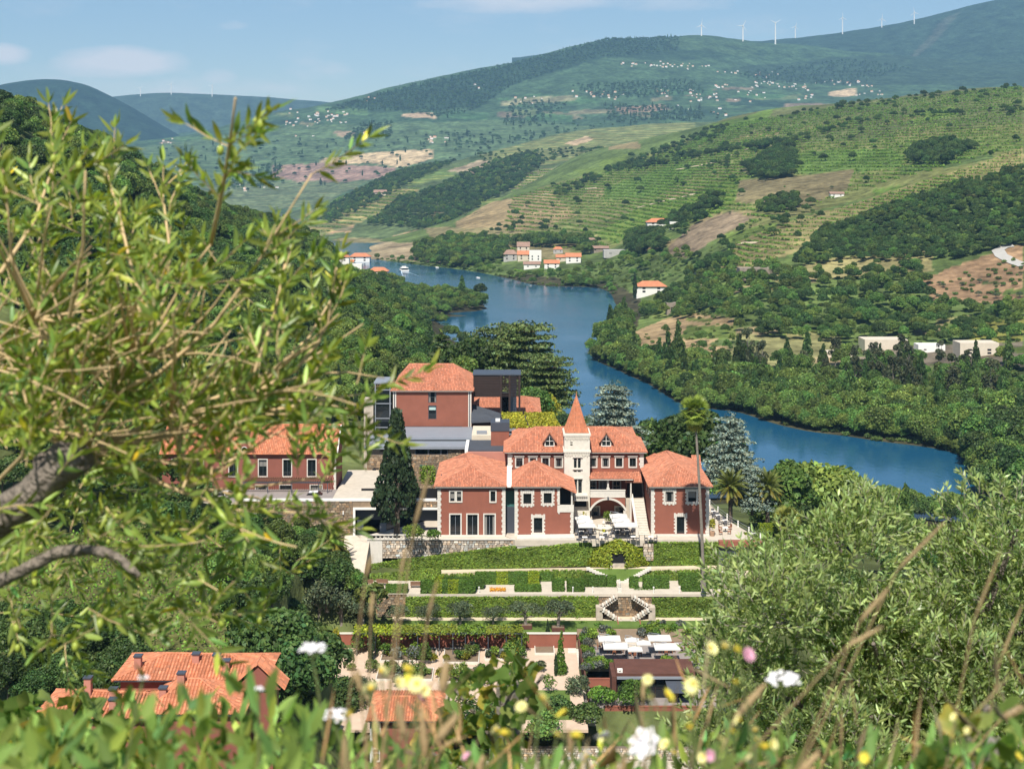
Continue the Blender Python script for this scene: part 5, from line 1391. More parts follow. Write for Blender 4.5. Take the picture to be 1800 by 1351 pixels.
# left pavilion
LX0, LX1 = Xat(905, DF), Xat(1007.5, DF); LXr = Xat(983.5, DF)
lp = thing('pavilion', 'red pavilion with loggia and three rusticated windows left of the courtyard', 'pavilion', ((LX0 + LX1) / 2, DF, ZT), 'the two front pavilions of the manor')
w1 = [wpx(927, 875.5, 14, 18), wpx(962.7, 874.5, 14, 18)]; w2 = [wpx(945.8, 922, 15, 26)]
lg = [(Xat(984.5, DF), Xat(1006, DF), Zat(887, DF), Zat(864.5, DF))]
mb = MB(); shell(mb, LX0, LXr, DF, 232, ZT, ze, w1 + w2, .35); facade(mb, LXr, LX1, ZT, Zat(899, DF), DF, [], .3)
mb.add([(LX1, DF, ZT), (LX1, 232, ZT), (LX1, 232, Zat(899, DF)), (LX1, DF, Zat(899, DF))], [(0, 1, 2, 3)]); mb.build('wall', RED, lp)
for w in w1: window(lp, *w, DF, .48, 'rustic', cols=1)
window(lp, *w2[0], DF, .46, 'rustic', cols=1)
quoins(lp, LX0, DF, ZT, ze - .1, .58, 1); quoins(lp, LX1, DF, ZT, Zat(899, DF), .5, -1); quoins(lp, LXr, DF, Zat(886, DF), ze - .2, .42, -1)
m2 = MB(); m2.box(LXr - .35, LX1 + .1, DF - .12, DF + .3, Zat(899, DF), Zat(887, DF)); m2.prism([(LXr - .35, DF - .115, Zat(899, DF)), (LXr + .05, DF - .115, Zat(899, DF)), (LXr - .05, DF - .115, Zat(903, DF))], (0, .3, 0)); m2.build('parapet', WHITE, lp)
m2 = MB(); m2.box(LXr, LX1 - .3, 223.0, 223.2, Zat(899, DF), ze - .6); m2.box(LXr, LXr + .02, DF + .3, 223, Zat(899, DF), ze - .5); m2.build('loggia_shade_panel', DARK, lp)  # loggia's inner walls coloured black in place of shade
m2 = MB(); xc = LX1 - .2; m2.tube([(xc, DF + .1, Zat(887, DF)), (xc, DF + .1, Zat(866, DF))], [.16, .13], 8); m2.tube([(xc, 229, Zat(887, DF)), (xc, 229, Zat(866, DF))], [.16, .13], 8); m2.build('column', WHITE, lp)
m2 = MB(); m2.box(LX0 - .2, LXr, DF - .22, 232, ze - .42, ze - .145); m2.build('cornice', GREYM, lp)
pk = (Xat(938, 226), 226.0, Zat(811, 226))
hip_roof(lp, LX0 - .5, LXr + .35, DF - .6, 231.6, ze, pk, (pk[0] + .2, 227.2, pk[2]))
poly = [(LXr + .1, DF - .6, ze - .05), (Xat(1013, DF), DF - .6, Zat(864, DF)), (Xat(1013, DF), 231, Zat(864, DF)), (pk[0] + 2.4, 229.5, Zat(826, 229.5)), (pk[0] + 2.2, 225.5, pk[2] - .9)]
poly = [(Xat(1013, DF), DF - .6, Zat(864, DF)), (Xat(1013, DF), 230.9, Zat(864, DF)), (LXr + .1, 230.9, ze + .25), (LXr + .1, DF - .6, ze + .25)]
t = tiles(poly, (poly[0], poly[1])); t.slab([(x, y, z - .02) for x, y, z in (poly[3], poly[0], poly[1], poly[2])], .12); t.build('loggia_roof', TILE, lp)
# low plinth wall in front of the left pavilion, sinking to the left
m2 = MB(); xa, xb = Xat(909, 219), Xat(1010, 219)
m2.prism([(xa, 218.6, Zat(963, 218.6)), (xb, 218.6, Zat(950, 218.6)), (xb, 218.6, Zat(944, 218.6)), (xa, 218.6, Zat(945.5, 218.6))], (0, 2.3, 0))
tag(m2.build('plinth_wall', WHITE, None, origin=(xa, 218.6, ZT)), 'sloping white wall at the foot of the left pavilion', 'wall')

# ---------------------------------------------------------------- annex, far left of the three fronts
AX0, AX1 = Xat(769.5, DF), Xat(888, DF)
an = thing('annex_house', 'red annex with three tall white framed doors left of a dark glazed gap', 'house', ((AX0 + AX1) / 2, DF, ZT))
w1 = [wpx(795.2, 871.5, 7.6, 17), wpx(807, 871.5, 7.6, 17), wpx(866.5, 871.5, 8.5, 18)]; w2 = [wpx(800.5, 922, 18, 37), wpx(830.6, 922, 18, 37), wpx(860.5, 922, 18, 37)]
mb = MB(); shell(mb, AX0, AX1, DF, 238, ZT, ze, w1 + w2, .3); mb.build('wall', RED, an)
for w in w1: window(an, *w, DF, .2, cols=1)
for w in w2: window(an, *w, DF, .2, cols=2, sash=LGREY, sill=False, name='french_door')
quoins(an, AX0, DF, ZT, ze - .1, .58, 1); quoins(an, AX1, DF, ZT, ze - .1, .58, -1)
m2 = MB(); m2.box(AX0 + .02, AX1 - .02, DF - .12, DF + .05, ZT - .3, ZT + .16); m2.build('plinth', WHITE, an)
m2 = MB(); m2.box(AX0 - .2, AX1 + .1, DF - .22, 238, ze - .42, ze - .145); m2.build('cornice', GREYM, an)
hip_roof(an, AX0 - .6, AX1 + .25, DF - .6, 238.4, ze, (Xat(826, 227), 227, Zat(818, 227)), (Xat(818, 233), 237.2, Zat(818, 227) - .05))
m2 = MB(); x, y, z = Xat(775, 225), 227, Zat(838, 227); m2.box(x - .3, x + .3, y - .2, y + .2, z - .6, z + .15); m2.tube([(x, y, z), (x, y, z + .5)], .1, 6); m2.build('roof_vent', GREYM, an)
# glazed gap
gp = thing('glazed_link', 'narrow dark glazed link between annex and left pavilion', 'link', (Xat(896.5, 222.5), 222.5, ZT))
m2 = MB(); m2.box(AX1 + .02, LX0 - .02, 222.6, 224, ZT, Zat(890, 222.6)); m2.build('lower_panel', GREYM, gp)
m2 = MB(); m2.box(AX1 + .02, LX0 - .02, 222.8, 222.9, Zat(890, 222.6), Zat(862, 222.6)); m2.build('pane', GLASSG, gp)
m2 = MB(); m2.box(AX1 + .02, LX0 - .02, 222.6, 224, Zat(862, 222.6), Zat(852, 222.6)); m2.build('upper_panel', DKSTEEL, gp)
m2 = MB(); m2.box(AX1 + .26, LX0 - .52, DF - .5, 236, ze - .1, ze + .35); m2.build('gutter', WHITEP, gp)
for i in range(6):
 m2 = MB(); m2.box(AX1 + .02, LX0 - .02, 219.6 + i * .42, 221.9, ZT - 1.3 + i * .2, ZT - 1.1 + i * .2); m2.build('step', CREAM, gp)

# ---------------------------------------------------------------- modern spa block behind the annex
sb = thing('flat_roofed_block', 'salmon walled block with dark flat roof behind the annex', 'building', (Xat(856, 237), 237, ZT))
m2 = MB(); xa, xb = Xat(822, 238.6), Xat(892, 238.6); m2.box(xa, xb, 238.6, 248, ZT, Zat(794, 238.6)); m2.build('wall', SALMON, sb)
m2 = MB(); m2.box(xa - .1, xb, 239.2, 248.2, Zat(794, 238.6), Zat(794, 238.6) + .25); m2.build('roof', DKFLAT, sb)
m2 = MB(); m2.prism([(xa - .5, 238.5, Zat(797, 238.6)), (xa + .05, 238.5, Zat(797, 238.6)), (xa + .05, 238.5, Zat(794, 238.6) + .4), (xa - .5, 238.5, Zat(794, 238.6) + .4)], (0, 9, 0)); m2.build('parapet', WHITEP, sb)
rb_ = thing('plant_room', 'small red plant room with dark grey top beside the green roofs', 'plant room', (Xat(879, 243), 243, ZT))
m2 = MB(); xa, xb = Xat(863, 243), Xat(895, 243); m2.box(xa, xb, 243, 246.5, ZT, Zat(757, 243)); m2.build('wall', RED, rb_)
m2 = MB(); m2.box(xa - .06, xb + .06, 242.9, 246.6, Zat(757, 243), Zat(742, 243)); m2.build('grey_top', GREYM, rb_)
m2 = MB(); m2.box(xa + .8, xa + 1.6, 244, 245, Zat(742, 243), Zat(742, 243) + .4); m2.build('roof_hatch', WHITEP, rb_)

spa = thing('spa_building', 'low stone spa building with grey flat roofs and a strip of dark windows', 'building', (Xat(740, 250), 247, -57))
D = 247.0; xa, xb = Xat(645, D), Xat(828, D); zr = Zat(783, D)
st_ops = [(Xat(a, D), Xat(b, D), Zat(798, D), Zat(785, D)) for a, b in ((648, 675), (678, 700), (730, 752), (754, 774), (776, 786))]
mb = MB(); shell(mb, xa, xb, D, 258, -58, zr - .5, st_ops, .35); mb.build('wall', MORTAR, spa)
for o_ in st_ops: window(spa, *o_, D, .06, 'thin', cols=1, surm=LGREY, sash=LGREY)
rubble(spa, Xat(720, D), xb, -58, Zat(799, D), D - .03, STONEB, 'stone', .5, n_max=150, seed=5, depth=.05)
rubble(spa, Xat(788, D), xb, Zat(798, D), zr - .5, D - .03, STONEB, 'stone', .5, n_max=60, seed=6, depth=.05)
rubble(spa, xa, Xat(720, D), -58, Zat(799, D), D - .03, STONEB, 'stone', .5, n_max=90, seed=7, depth=.05)
m2 = MB(); m2.box(xa - .4, Xat(833, D), D - .7, 259, zr - .45, zr); m2.build('lower_roof', LGREY, spa)
m2 = MB(); m2.box(Xat(700, 252), Xat(826, 252), 252.4, 262, zr, Zat(768, 252.4) - .25); m2.build('upper_storey', DARK, spa)
m2 = MB(); m2.box(Xat(700, 252), Xat(833, 252), 251.4, 262, Zat(768, 252.4) - .25, Zat(768, 252.4) + .15); m2.build('upper_roof', LGREY, spa)
for px in (716, 745, 772, 800):
 m2 = MB(); m2.box(Xat(px, 252.3), Xat(px + 2, 252.3), 252.2, 252.38, zr, Zat(768, 252.4) - .25); m2.build('mullion', LGREY, spa)
m2 = MB(); m2.box(Xat(655, D), Xat(661, D), D - .3, D + .1, Zat(862, D), Zat(822, D)); m2.box(Xat(661, D), Xat(667, D), D - .08, D + .05, Zat(862, D), Zat(822, D)); m2.build('door', DARK, spa)
m2 = MB(); m2.box(Xat(738, D), Xat(752, D), D - .06, D + .05, Zat(821, D), Zat(816, D)); m2.build('pane', GLASSG, spa)

tb = thing('red_accommodation_block', 'tall red block under a broad orange hipped roof with two stacked windows', 'building', (Xat(760, 264), 264, -57))
D = 263.0; xa, xb = Xat(690, D), Xat(830, D); ze2 = Zat(685.5, D)
w1 = [(Xat(753.5, D), Xat(766.5, D), Zat(707, D), Zat(688.5, D)), (Xat(753.5, D), Xat(766.5, D), Zat(736, D), Zat(712.5, D)), (Xat(702, D), Xat(812, D), Zat(755, D), Zat(749, D))]
mb = MB(); shell(mb, xa + .1, xb - .1, D, 281, -58, ze2 - .02, w1, .35); mb.build('wall', RED, tb)
window(tb, *w1[0], D, .05, 'thin', rows=2, cols=1, surm=GREYM); window(tb, *w1[1], D, .05, 'thin', rows=3, cols=1, surm=GREYM)
window(tb, *w1[2], D, .05, 'thin', rows=1, cols=7, surm=GREYM)
m2 = MB(); m2.box(Xat(754.2, D), Xat(765.8, D), D + .2, D + .23, Zat(720.5, D), Zat(713.5, D)); m2.build('blind', BLINDC, tb)
for px in (691, 823):
 m2 = MB(); m2.box(Xat(px, D), Xat(px + 5.5, D), D - .12, D + .1, -58, ze2 - .16); m2.build('white_pilaster', WHITE, tb)
 m2 = MB(); m2.box(Xat(px + 1.8, D), Xat(px + 3.4, D), D - .16, D - .122, -58, ze2 - .2); m2.build('downpipe', GREYM, tb)
hip_roof(tb, xa - .3, xb + .3, D - .6, 282, ze2, (Xat(720, 273), 273, Zat(639, 273)), (Xat(797, 273), 273, Zat(639, 273)), tw=.3)
for px in (718, 724, 795):
 m2 = MB(); x, y = Xat(px, 269), 268.2; z = Zat(664, 268.2); m2.tube([(x, y, z - .4), (x, y, z + .45)], .1, 6); m2.build('roof_vent', WHITEP, tb)
gb = thing('glass_stair_bay', 'dark glazed stair bay on the left side of the tall red block', 'stair bay', (Xat(672, 264), 264, -57))
m2 = MB(); xa2 = Xat(658, 264); m2.box(xa2, xa - .4, 265, 272, -58, Zat(675, 264)); m2.build('glass_box', GLASS, gb)
for z in (Zat(686, 264), Zat(710, 264), Zat(736, 264), Zat(752, 264)):
 m2 = MB(); m2.box(xa2 - .05, xa - .4, 264.85, 264.99, z - .09, z + .09); m2.build('transom', LGREY, gb)
for px in (658, 684):
 m2 = MB(); m2.box(Xat(px, 264), Xat(px + 2, 264), 264.8, 265.2, -58, Zat(674, 264)); m2.build('post', LGREY, gb)
m2 = MB(); m2.box(xa2 - .2, xa - .35, 264.7, 272, Zat(675, 264), Zat(672.5, 264)); m2.build('roof', LGREY, gb)
m2 = MB(); m2.box(Xat(640, 264), Xat(656.5, 264), 263.6, 266, -58, Zat(700, 264)); tag(m2.build('stone_pier', STONEW, None, origin=(Xat(648, 264), 264, -57)), 'pale stone pier left of the glazed stair bay', 'pier')
ft = thing('steel_lift_tower', 'dark brown steel frame tower right of the tall red block', 'tower', (Xat(874, 266), 266, -55))
D = 266.0
for i in range(13):
 z = Zat(697, D) + (Zat(659.5, D) - Zat(697, D)) * i / 13
 m2 = MB(); m2.box(Xat(832, D), Xat(880, D), D, D + 6, z, z + .27); m2.box(Xat(880, D), Xat(915, D), D, D + .1, z + .06, z + .2); m2.build('slat', DKSTEEL, ft)
for px in (879, 894, 911.5):
 m2 = MB(); m2.box(Xat(px, D), Xat(px + 3.4, D), D - .1, D + .5, -56, Zat(658.5, D)); m2.box(Xat(px, D), Xat(px + 3.4, D), D + 5.6, D + 6.1, -56, Zat(658.5, D)); m2.build('post', DKSTEEL, ft)
m2 = MB(); m2.box(Xat(831, D), Xat(916, D), D - .15, D + 6.2, Zat(659, D), Zat(657, D)); m2.build('top_frame', GREYM, ft)
m2 = MB(); m2.box(Xat(896, D), Xat(908, D), D + 3, D + 3.2, -56, Zat(662, D)); m2.build('mesh_panel', LGREY, ft)
m2 = MB(); m2.box(Xat(882, D), Xat(894, D), D + 5.3, D + 5.5, -56, Zat(697, D)); m2.build('pane', GLASS, ft)
# low orange roofed range and dark roof right of the tall block
lr = thing('low_tiled_range', 'low orange tiled range behind the steel tower', 'building', (Xat(890, 280), 274, -56))
m2 = MB(); m2.box(Xat(832, 274), Xat(945, 274), 275, 290, -58, Zat(730, 274)); m2.build('wall', RED, lr)
hip_roof(lr, Xat(822, 274), Xat(952, 274), 273.4, 296, Zat(732, 273.4), (Xat(850, 284), 284.5, Zat(696, 284)), (Xat(925, 284), 284.5, Zat(697, 284)), tw=.3)
m2 = MB(); m2.slab([(Xat(829, 262), 258.5, Zat(740, 258)), (Xat(880, 258), 258.5, Zat(738, 258)), (Xat(880, 266), 265.6, Zat(728, 264)), (Xat(829, 270), 268, Zat(706, 270))], .4); tag(m2.build('sloping_roof', DKFLAT, None, origin=(Xat(850, 262), 262, -46)), 'dark sloping roof between the tall red block and steel tower', 'roof')
m2 = MB(); m2.box(Xat(830, 252), Xat(868, 252), 249, 258.3, -58, Zat(757, 253)); tag(m2.build('beige_terrace', BEIGE, None, origin=(Xat(850, 252), 252, -58)), 'beige flat roof terrace between the tall red block and plant room', 'terrace')
m2 = MB(); m2.box(Xat(838, 251), Xat(856, 251), 250, 251, Zat(757, 253), Zat(757, 253) + .5); tag(m2.build('air_unit', LGREY, None, origin=(Xat(847, 251), 250, Zat(757, 253))), 'grey ventilation unit on the beige flat roof', 'vent unit')
# planted roofs
for pa, pb, qa, qb, lab in ((881, 918, 888, 928, 'yellow planted roof beside the steel tower'), (922, 972, 932, 986, 'yellow planted roof left of the spire, the right one of two')):
 t = thing('planted_roof', lab, 'planted roof', (Xat(pa, 249), 249, -50), 'planted roofs behind the manor')
 y0, y1, z0, z1 = 249.6, 258.0, Zat(752.5, 249.6), Zat(727, 258)
 c4 = [(Xat(qa, y0), y0, z0), (Xat(qb, y0), y0, z0), (Xat(pb, y1), y1, z1), (Xat(pa, y1), y1, z1)]
 m2 = MB(); m2.slab(c4, .5); m2.box(Xat(qa, y0) + .2, Xat(qb, y0) - .2, y0 + .3, y1 - .3, -58, z0 - .5); m2.build('slab', LGREY, t)
 n = 2600; u = rng.random(n); w = rng.random(n)
 Pt = np.array(c4[0]) + (np.array(c4[1]) - np.array(c4[0])) * u[:, None]; Pq = np.array(c4[3]) + (np.array(c4[2]) - np.array(c4[3])) * u[:, None]
 Pt = Pt * (1 - w[:, None]) + Pq * w[:, None]; Pt[:, 2] += rng.uniform(0.05, .45, n)
 v, f, c = cards(Pt - np.array(t.location), np.tile([0, 0, 1.0], (n, 1)), .2, rng, wob=.6, asp=.8)
 link('sedum', mesh_np('sedum', v, f, c, [FOL['yellow']]), t)['kind'] = 'stuff'

# ---------------------------------------------------------------- long house behind the olive branch
lh = thing('long_house', 'long red house with orange roof and pergola behind the olive branch', 'house', (Xat(450, 232), 232, -55))
D = 232.0; xa, xb = Xat(285, D), Xat(590, D); zeh = Zat(797, D); zb = Zat(869, D)
ops = [(Xat(p - 7, D), Xat(p + 7, D), Zat(836, D), Zat(807, D)) for p in (310, 350, 410, 462, 505, 548)] + [(Xat(p - 10, D), Xat(p + 10, D), zb, Zat(852, D)) for p in (460, 502, 556)]
mb = MB(); shell(mb, xa, xb, D, 241, zb - 1, zeh, ops, .3); mb.build('wall', REDW, lh)
for o_ in ops[:6]: window(lh, *o_, D, .16, cols=2)
for o_ in ops[6:]: window(lh, *o_, D, .16, cols=2, sill=False, name='door')
quoins(lh, xb, D, zb, zeh - .1, .35, -1)
poly = [(xa - .4, D - .6, zeh), (xb + .4, D - .6, zeh), (xb + .4, 237, Zat(746, 237)), (xa - .4, 237, Zat(746, 237))]
t = tiles(poly, (poly[0], poly[1]), tw=.3); rf = t.build('roof', TILEO, lh)
poly2 = [(xb + .4, 241.6, zeh), (xa - .4, 241.6, zeh), (xa - .4, 237, Zat(746, 237)), (xb + .4, 237, Zat(746, 237))]
t = tiles(poly2, (poly2[0], poly2[1]), tw=.3); t.build('rear_slope', TILEO, rf)
t = MB(); ridge(t, [(xa - .4, 237, Zat(746, 237) + .05), (xb + .4, 237, Zat(746, 237) + .05)]); t.build('ridge_tiles', TILEO, rf)
m2 = MB(); m2.prism([(xb + .02, D, zeh), (xb + .02, 241, zeh), (xb + .02, 237, Zat(746, 237) - .2)], (-.3, 0, 0)); m2.prism([(xa, D, zeh), (xa, 241, zeh), (xa, 237, Zat(746, 237) - .2)], (.3, 0, 0)); m2.build('gable', REDW, lh)
m2 = MB(); m2.prism([(xb + .42, D - .62, zeh - .15), (xb + .42, 237, Zat(746, 237) - .15), (xb + .42, 237, Zat(746, 237) + .12), (xb + .42, D - .62, zeh + .12)], (-.2, 0, 0)); m2.build('white_verge', WHITEP, rf)
x = Xat(432, 233); m2 = MB(); m2.prism([(x - 2.4, D - .3, zeh - .1), (x + 2.4, D - .3, zeh - .1), (x, D - .3, zeh + 2.2)], (0, 3.5, 0)); gbl = m2.build('front_gable', REDW, lh)
m2 = MB(); m2.tube([(x, D - .36, zeh + .8), (x, D - .28, zeh + .8)], .55, 14); m2.build('round_frame', WHITE, gbl); m2 = MB(); m2.tube([(x, D - .4, zeh + .8), (x, D - .365, zeh + .8)], .42, 14); m2.build('pane', GLASS, gbl)
pg = thing('pergola', 'dark slatted pergola along the front of the long house', 'pergola', (Xat(500, 229.5), 229.5, zb))
for px in (428, 470, 512, 560, 575):
 m2 = MB(); m2.box(Xat(px, 229.3), Xat(px, 229.3) + .12, 229.2, 229.32, zb - .6, Zat(846, 229.3)); m2.build('post', GREYM, pg)
m2 = MB(); m2.box(Xat(425, 229.3), Xat(580, 229.3), 229.15, 229.3, Zat(848, 229.3), Zat(845.5, 229.3)); m2.build('beam', GREYM, pg)
for i in range(38):
 px = 426 + i * 4.1; x = Xat(px, 229.3)
 m2 = MB(); m2.box(x, x + .1, 228.9, 231.9, Zat(845, 229.3), Zat(843, 229.3)); m2.build('slat', WOODC, pg)

def car(px, py, D, label, ang=0.0, L=4.3):
 x, y, z = P(px, py, D)
 c = thing('parked_car', label, 'car', (x, y, z), 'cars parked in front of the long house', ang)
 def loc(m, name, mat, par=c, sm=False):
  me = bpy.data.meshes.new(name); me.from_pydata(m.v, [], m.f); me.materials.append(mat); me.update()
  if sm: me.polygons.foreach_set('use_smooth', np.ones(len(me.polygons), bool))
  return link(name, me, par)
 m = MB(); pr = [(-L / 2, .35), (-L / 2 + .05, .75), (-L / 2 + .5, .86), (L * .22, .92), (L / 2 - .15, .78), (L / 2, .6), (L / 2 - .05, .32)]
 m.prism([(a, -.85, b) for a, b in pr], (0, 1.7, 0)); b_ = loc(m, 'body', CAR)
 m = MB(); pr = [(-L / 2 + .45, .86), (-L / 2 + .95, 1.38), (L * .06, 1.43), (L * .26, .92)]
 m.prism([(a, -.72, b) for a, b in pr], (0, 1.44, 0)); loc(m, 'cabin_glass', GLASS, b_)
 m = MB(); m.prism([(-L / 2 + .9, -.70, 1.375), (L * .07, -.70, 1.425), (L * .05, -.70, 1.48), (-L / 2 + 1.0, -.70, 1.44)], (0, 1.40, 0)); m.prism([(-.25, -.735, .9), (-.12, -.735, .9), (-.2, -.735, 1.42), (-.3, -.735, 1.42)], (0, 1.47, 0)); loc(m, 'cabin_roof', CAR, b_)
 for sx in (-L * .31, L * .31):
  for sy in (-.86, .66):
   m = MB(); m.tube([(sx, sy, .32), (sx, sy + .2, .32)], .32, 12); w = loc(m, 'wheel', RUBBER)
   m = MB(); m.tube([(sx, sy - .01, .32), (sx, sy + .21, .32)], .19, 8); loc(m, 'rim', LGREY, w)
 m = MB(); m.box(L / 2 - .16, L / 2 - .02, -.7, -.4, .6, .72); loc(m, 'headlight', WHITEP); m = MB(); m.box(L / 2 - .16, L / 2 - .02, .4, .7, .6, .72); loc(m, 'headlight', WHITEP)
for px, lab in ((373, 'white car parked left of the pergola behind olive twigs'), (398, 'white car parked at the left end of the pergola'), (556, 'pale car parked at the right end of the pergola')):
 car(px, 878, 228.3, lab, 0.1 if px < 500 else 0.05)

# ---------------------------------------------------------------- terrace walls, garage
dk = MB(); dk.box(Xat(585, 226), Xat(668, 226), 222.81, 247, Zat(874, 226) - .35, Zat(874, 226)); dk.box(Xat(240, 226), Xat(585, 226) - .003, 222.81, 232, Zat(879, 224) - .4, Zat(879, 224)); tag(dk.build('forecourt', PAVE, None, origin=(Xat(600, 226), 226, -54.5)), kind='structure')
m2 = MB(); m2.box(Xat(240, 226), Xat(585, 226) - .003, 222.82, 231.9, Zat(879, 224) - .1, Zat(879, 224) + .02); tag(m2.build('parking_ground', GREYP), kind='structure')
gw = thing('garage_wall', 'brown stone retaining wall with a wide white framed garage opening', 'retaining wall', (Xat(600, 222.5), 222.5, ZT))
zt2, zb2 = Zat(879, 222.5), Zat(945, 222.5)
rubble(gw, Xat(428, 222.5), Xat(621, 222.5), zb2 - 1, zt2, 222.2, STONEB, 'stone', .5, n_max=280, seed=9)
rubble(gw, Xat(740, 222.5), Xat(770, 222.5), Zat(893, 222.5), zt2, 222.2, STONEB, 'stone', .45, n_max=60, seed=10)
m2 = MB(); m2.box(Xat(621, 222.5), Xat(740, 222.5), 222.2, 222.6, Zat(890, 222.5), zt2); m2.build('lintel_wall', STONEB, gw)
m2 = MB(); m2.box(Xat(621, 222.5), Xat(770, 222.5), 222.05, 222.45, Zat(894, 222.5), Zat(890, 222.5)); m2.box(Xat(621, 222.5), Xat(625, 222.5), 222.05, 222.45, zb2, Zat(894, 222.5)); m2.build('opening_frame', WHITEP, gw)
m2 = MB(); m2.box(Xat(625, 222.5), Xat(770, 222.5), 231, 231.2, zb2, zt2 - .02); m2.box(Xat(625, 222.5), Xat(770, 222.5), 222.6, 231, zb2 - .1, zb2 - .01); m2.build('garage_back', DARK, gw)  # back and floor coloured near-black for the unlit garage
m2 = MB(); m2.box(Xat(625, 222.5), Xat(668, 222.5), 223.6, 223.8, Zat(914, 223), Zat(898, 223)); m2.box(Xat(730, 222.5), Xat(770, 222.5), 223.6, 223.8, Zat(916, 223), Zat(899, 223)); m2.build('roller_panel', GREYM, gw)
m2 = MB(); m2.box(Xat(666, 222.5), Xat(677, 222.5), 224, 224.7, Zat(939, 223), Zat(922, 223)); m2.build('white_cabinet', LGREY, gw)
m2 = MB(); m2.box(Xat(626, 222.5), Xat(638, 222.5), 223.2, 223.4, zb2, Zat(914, 223)); m2.build('grey_door', GREYM, gw)
m2 = MB(); m2.box(Xat(428, 222.5), Xat(770, 222.5), 222.1, 222.8, zt2, zt2 + .3); m2.build('coping', WHITEP, gw)
m2 = MB(); m2.tube([(Xat(604, 222.5), 222, Zat(902, 222.5)), (Xat(604, 222.5), 222, Zat(896, 222.5))], .12, 6); m2.build('wall_lamp', WHITEP, gw)
# ---------------------------------------------------------------- terraces and gardens
def Dz(py, z): return -z * F / (py - YH)          # distance at which height z is seen at row py
def ground(name, pts, mat, th=0.4):
 """level or sloping paved sheet from (px, py, z) corners"""
 c = []
 for px, py, z in pts:
  D = Dz(py, z); c.append((Xat(px, D), D, z))
 m = MB(); m.slab(c, th)
 return tag(m.build(name, mat, None), kind='structure')
def gslab(name, pts, mat, th=0.4):
 m = MB(); m.slab(pts, th); return tag(m.build(name, mat, None), kind='structure')
def leaf_obj(name, V, Fc, cc, mat, label, cat, loc, group=None, core=None):
 """one plant: leaf sprigs on a core in a darker leaf tone"""
 V = V - np.array(loc)
 if core is not None:
  cv, cf = core; cv = np.array(cv, float) - np.array(loc)
  Fc = np.concatenate([np.array(cf), Fc + len(cv)]); V = np.concatenate([cv, V])
  cc = np.concatenate([np.full((len(cv), 3), .6), cc])
 return tag(link(name, mesh_np(name, V, Fc, cc, [mat]), None, loc), label, cat, group)
def box_faces(x0, x1, y0, y1, z0, z1):
 return [(x0, y0, z0), (x1, y0, z0), (x1, y1, z0), (x0, y1, z0), (x0, y0, z1), (x1, y0, z1), (x1, y1, z1), (x0, y1, z1)], [(0, 3, 2, 1), (4, 5, 6, 7), (0, 1, 5, 4), (1, 2, 6, 5), (2, 3, 7, 6), (3, 0, 4, 7)]
def hedge(px0, px1, pyt, pyb, z, depth, label, mat='hedge', group='clipped hedges on the middle terrace', dens=105, size=.10, name='hedge', cat='hedge', yel=()):
 D = Dz(pyb, z); x0, x1 = Xat(px0, D), Xat(px1, D); z1 = Zat(pyt, D); y0, y1 = D, D + depth
 A = [((x1 - x0) * (z1 - z), 0), ((x1 - x0) * depth, 1), (depth * (z1 - z), 2), (depth * (z1 - z), 3)]
 Pp = []; Nn = []
 for a, k in A:
  n = max(30, int(a * dens)); u = rng.random(n); w = rng.random(n)
  if k == 0: q = np.stack([x0 + (x1 - x0) * u, np.full(n, y0), z + (z1 - z) * w], 1); nn = (0, -1, .2)
  elif k == 1: q = np.stack([x0 + (x1 - x0) * u, y0 + depth * w, np.full(n, z1)], 1); nn = (0, 0, 1)
  else: q = np.stack([np.full(n, x0 if k == 2 else x1), y0 + depth * u, z + (z1 - z) * w], 1); nn = (-1 if k == 2 else 1, 0, .2)
  Pp.append(q); Nn.append(np.tile(nn, (n, 1)))
 Pp = np.concatenate(Pp); Pp += rng.normal(0, .035, Pp.shape)
 V, Fc, cc = cards(Pp, np.concatenate(Nn), size, rng, wob=.32, asp=.75, tint=.2)
 for a, b in yel:
  m = np.repeat((Pp[:, 0] > Xat(a, D)) & (Pp[:, 0] < Xat(b, D)), 4); cc[m] *= (2.4, 1.65, .7)
 return leaf_obj(name, V, Fc, cc, FOL[mat], label, cat, ((x0 + x1) / 2, D, z), group, box_faces(x0 + .06, x1 - .06, y0 + .06, y1 - .06, z, z1 - .06))
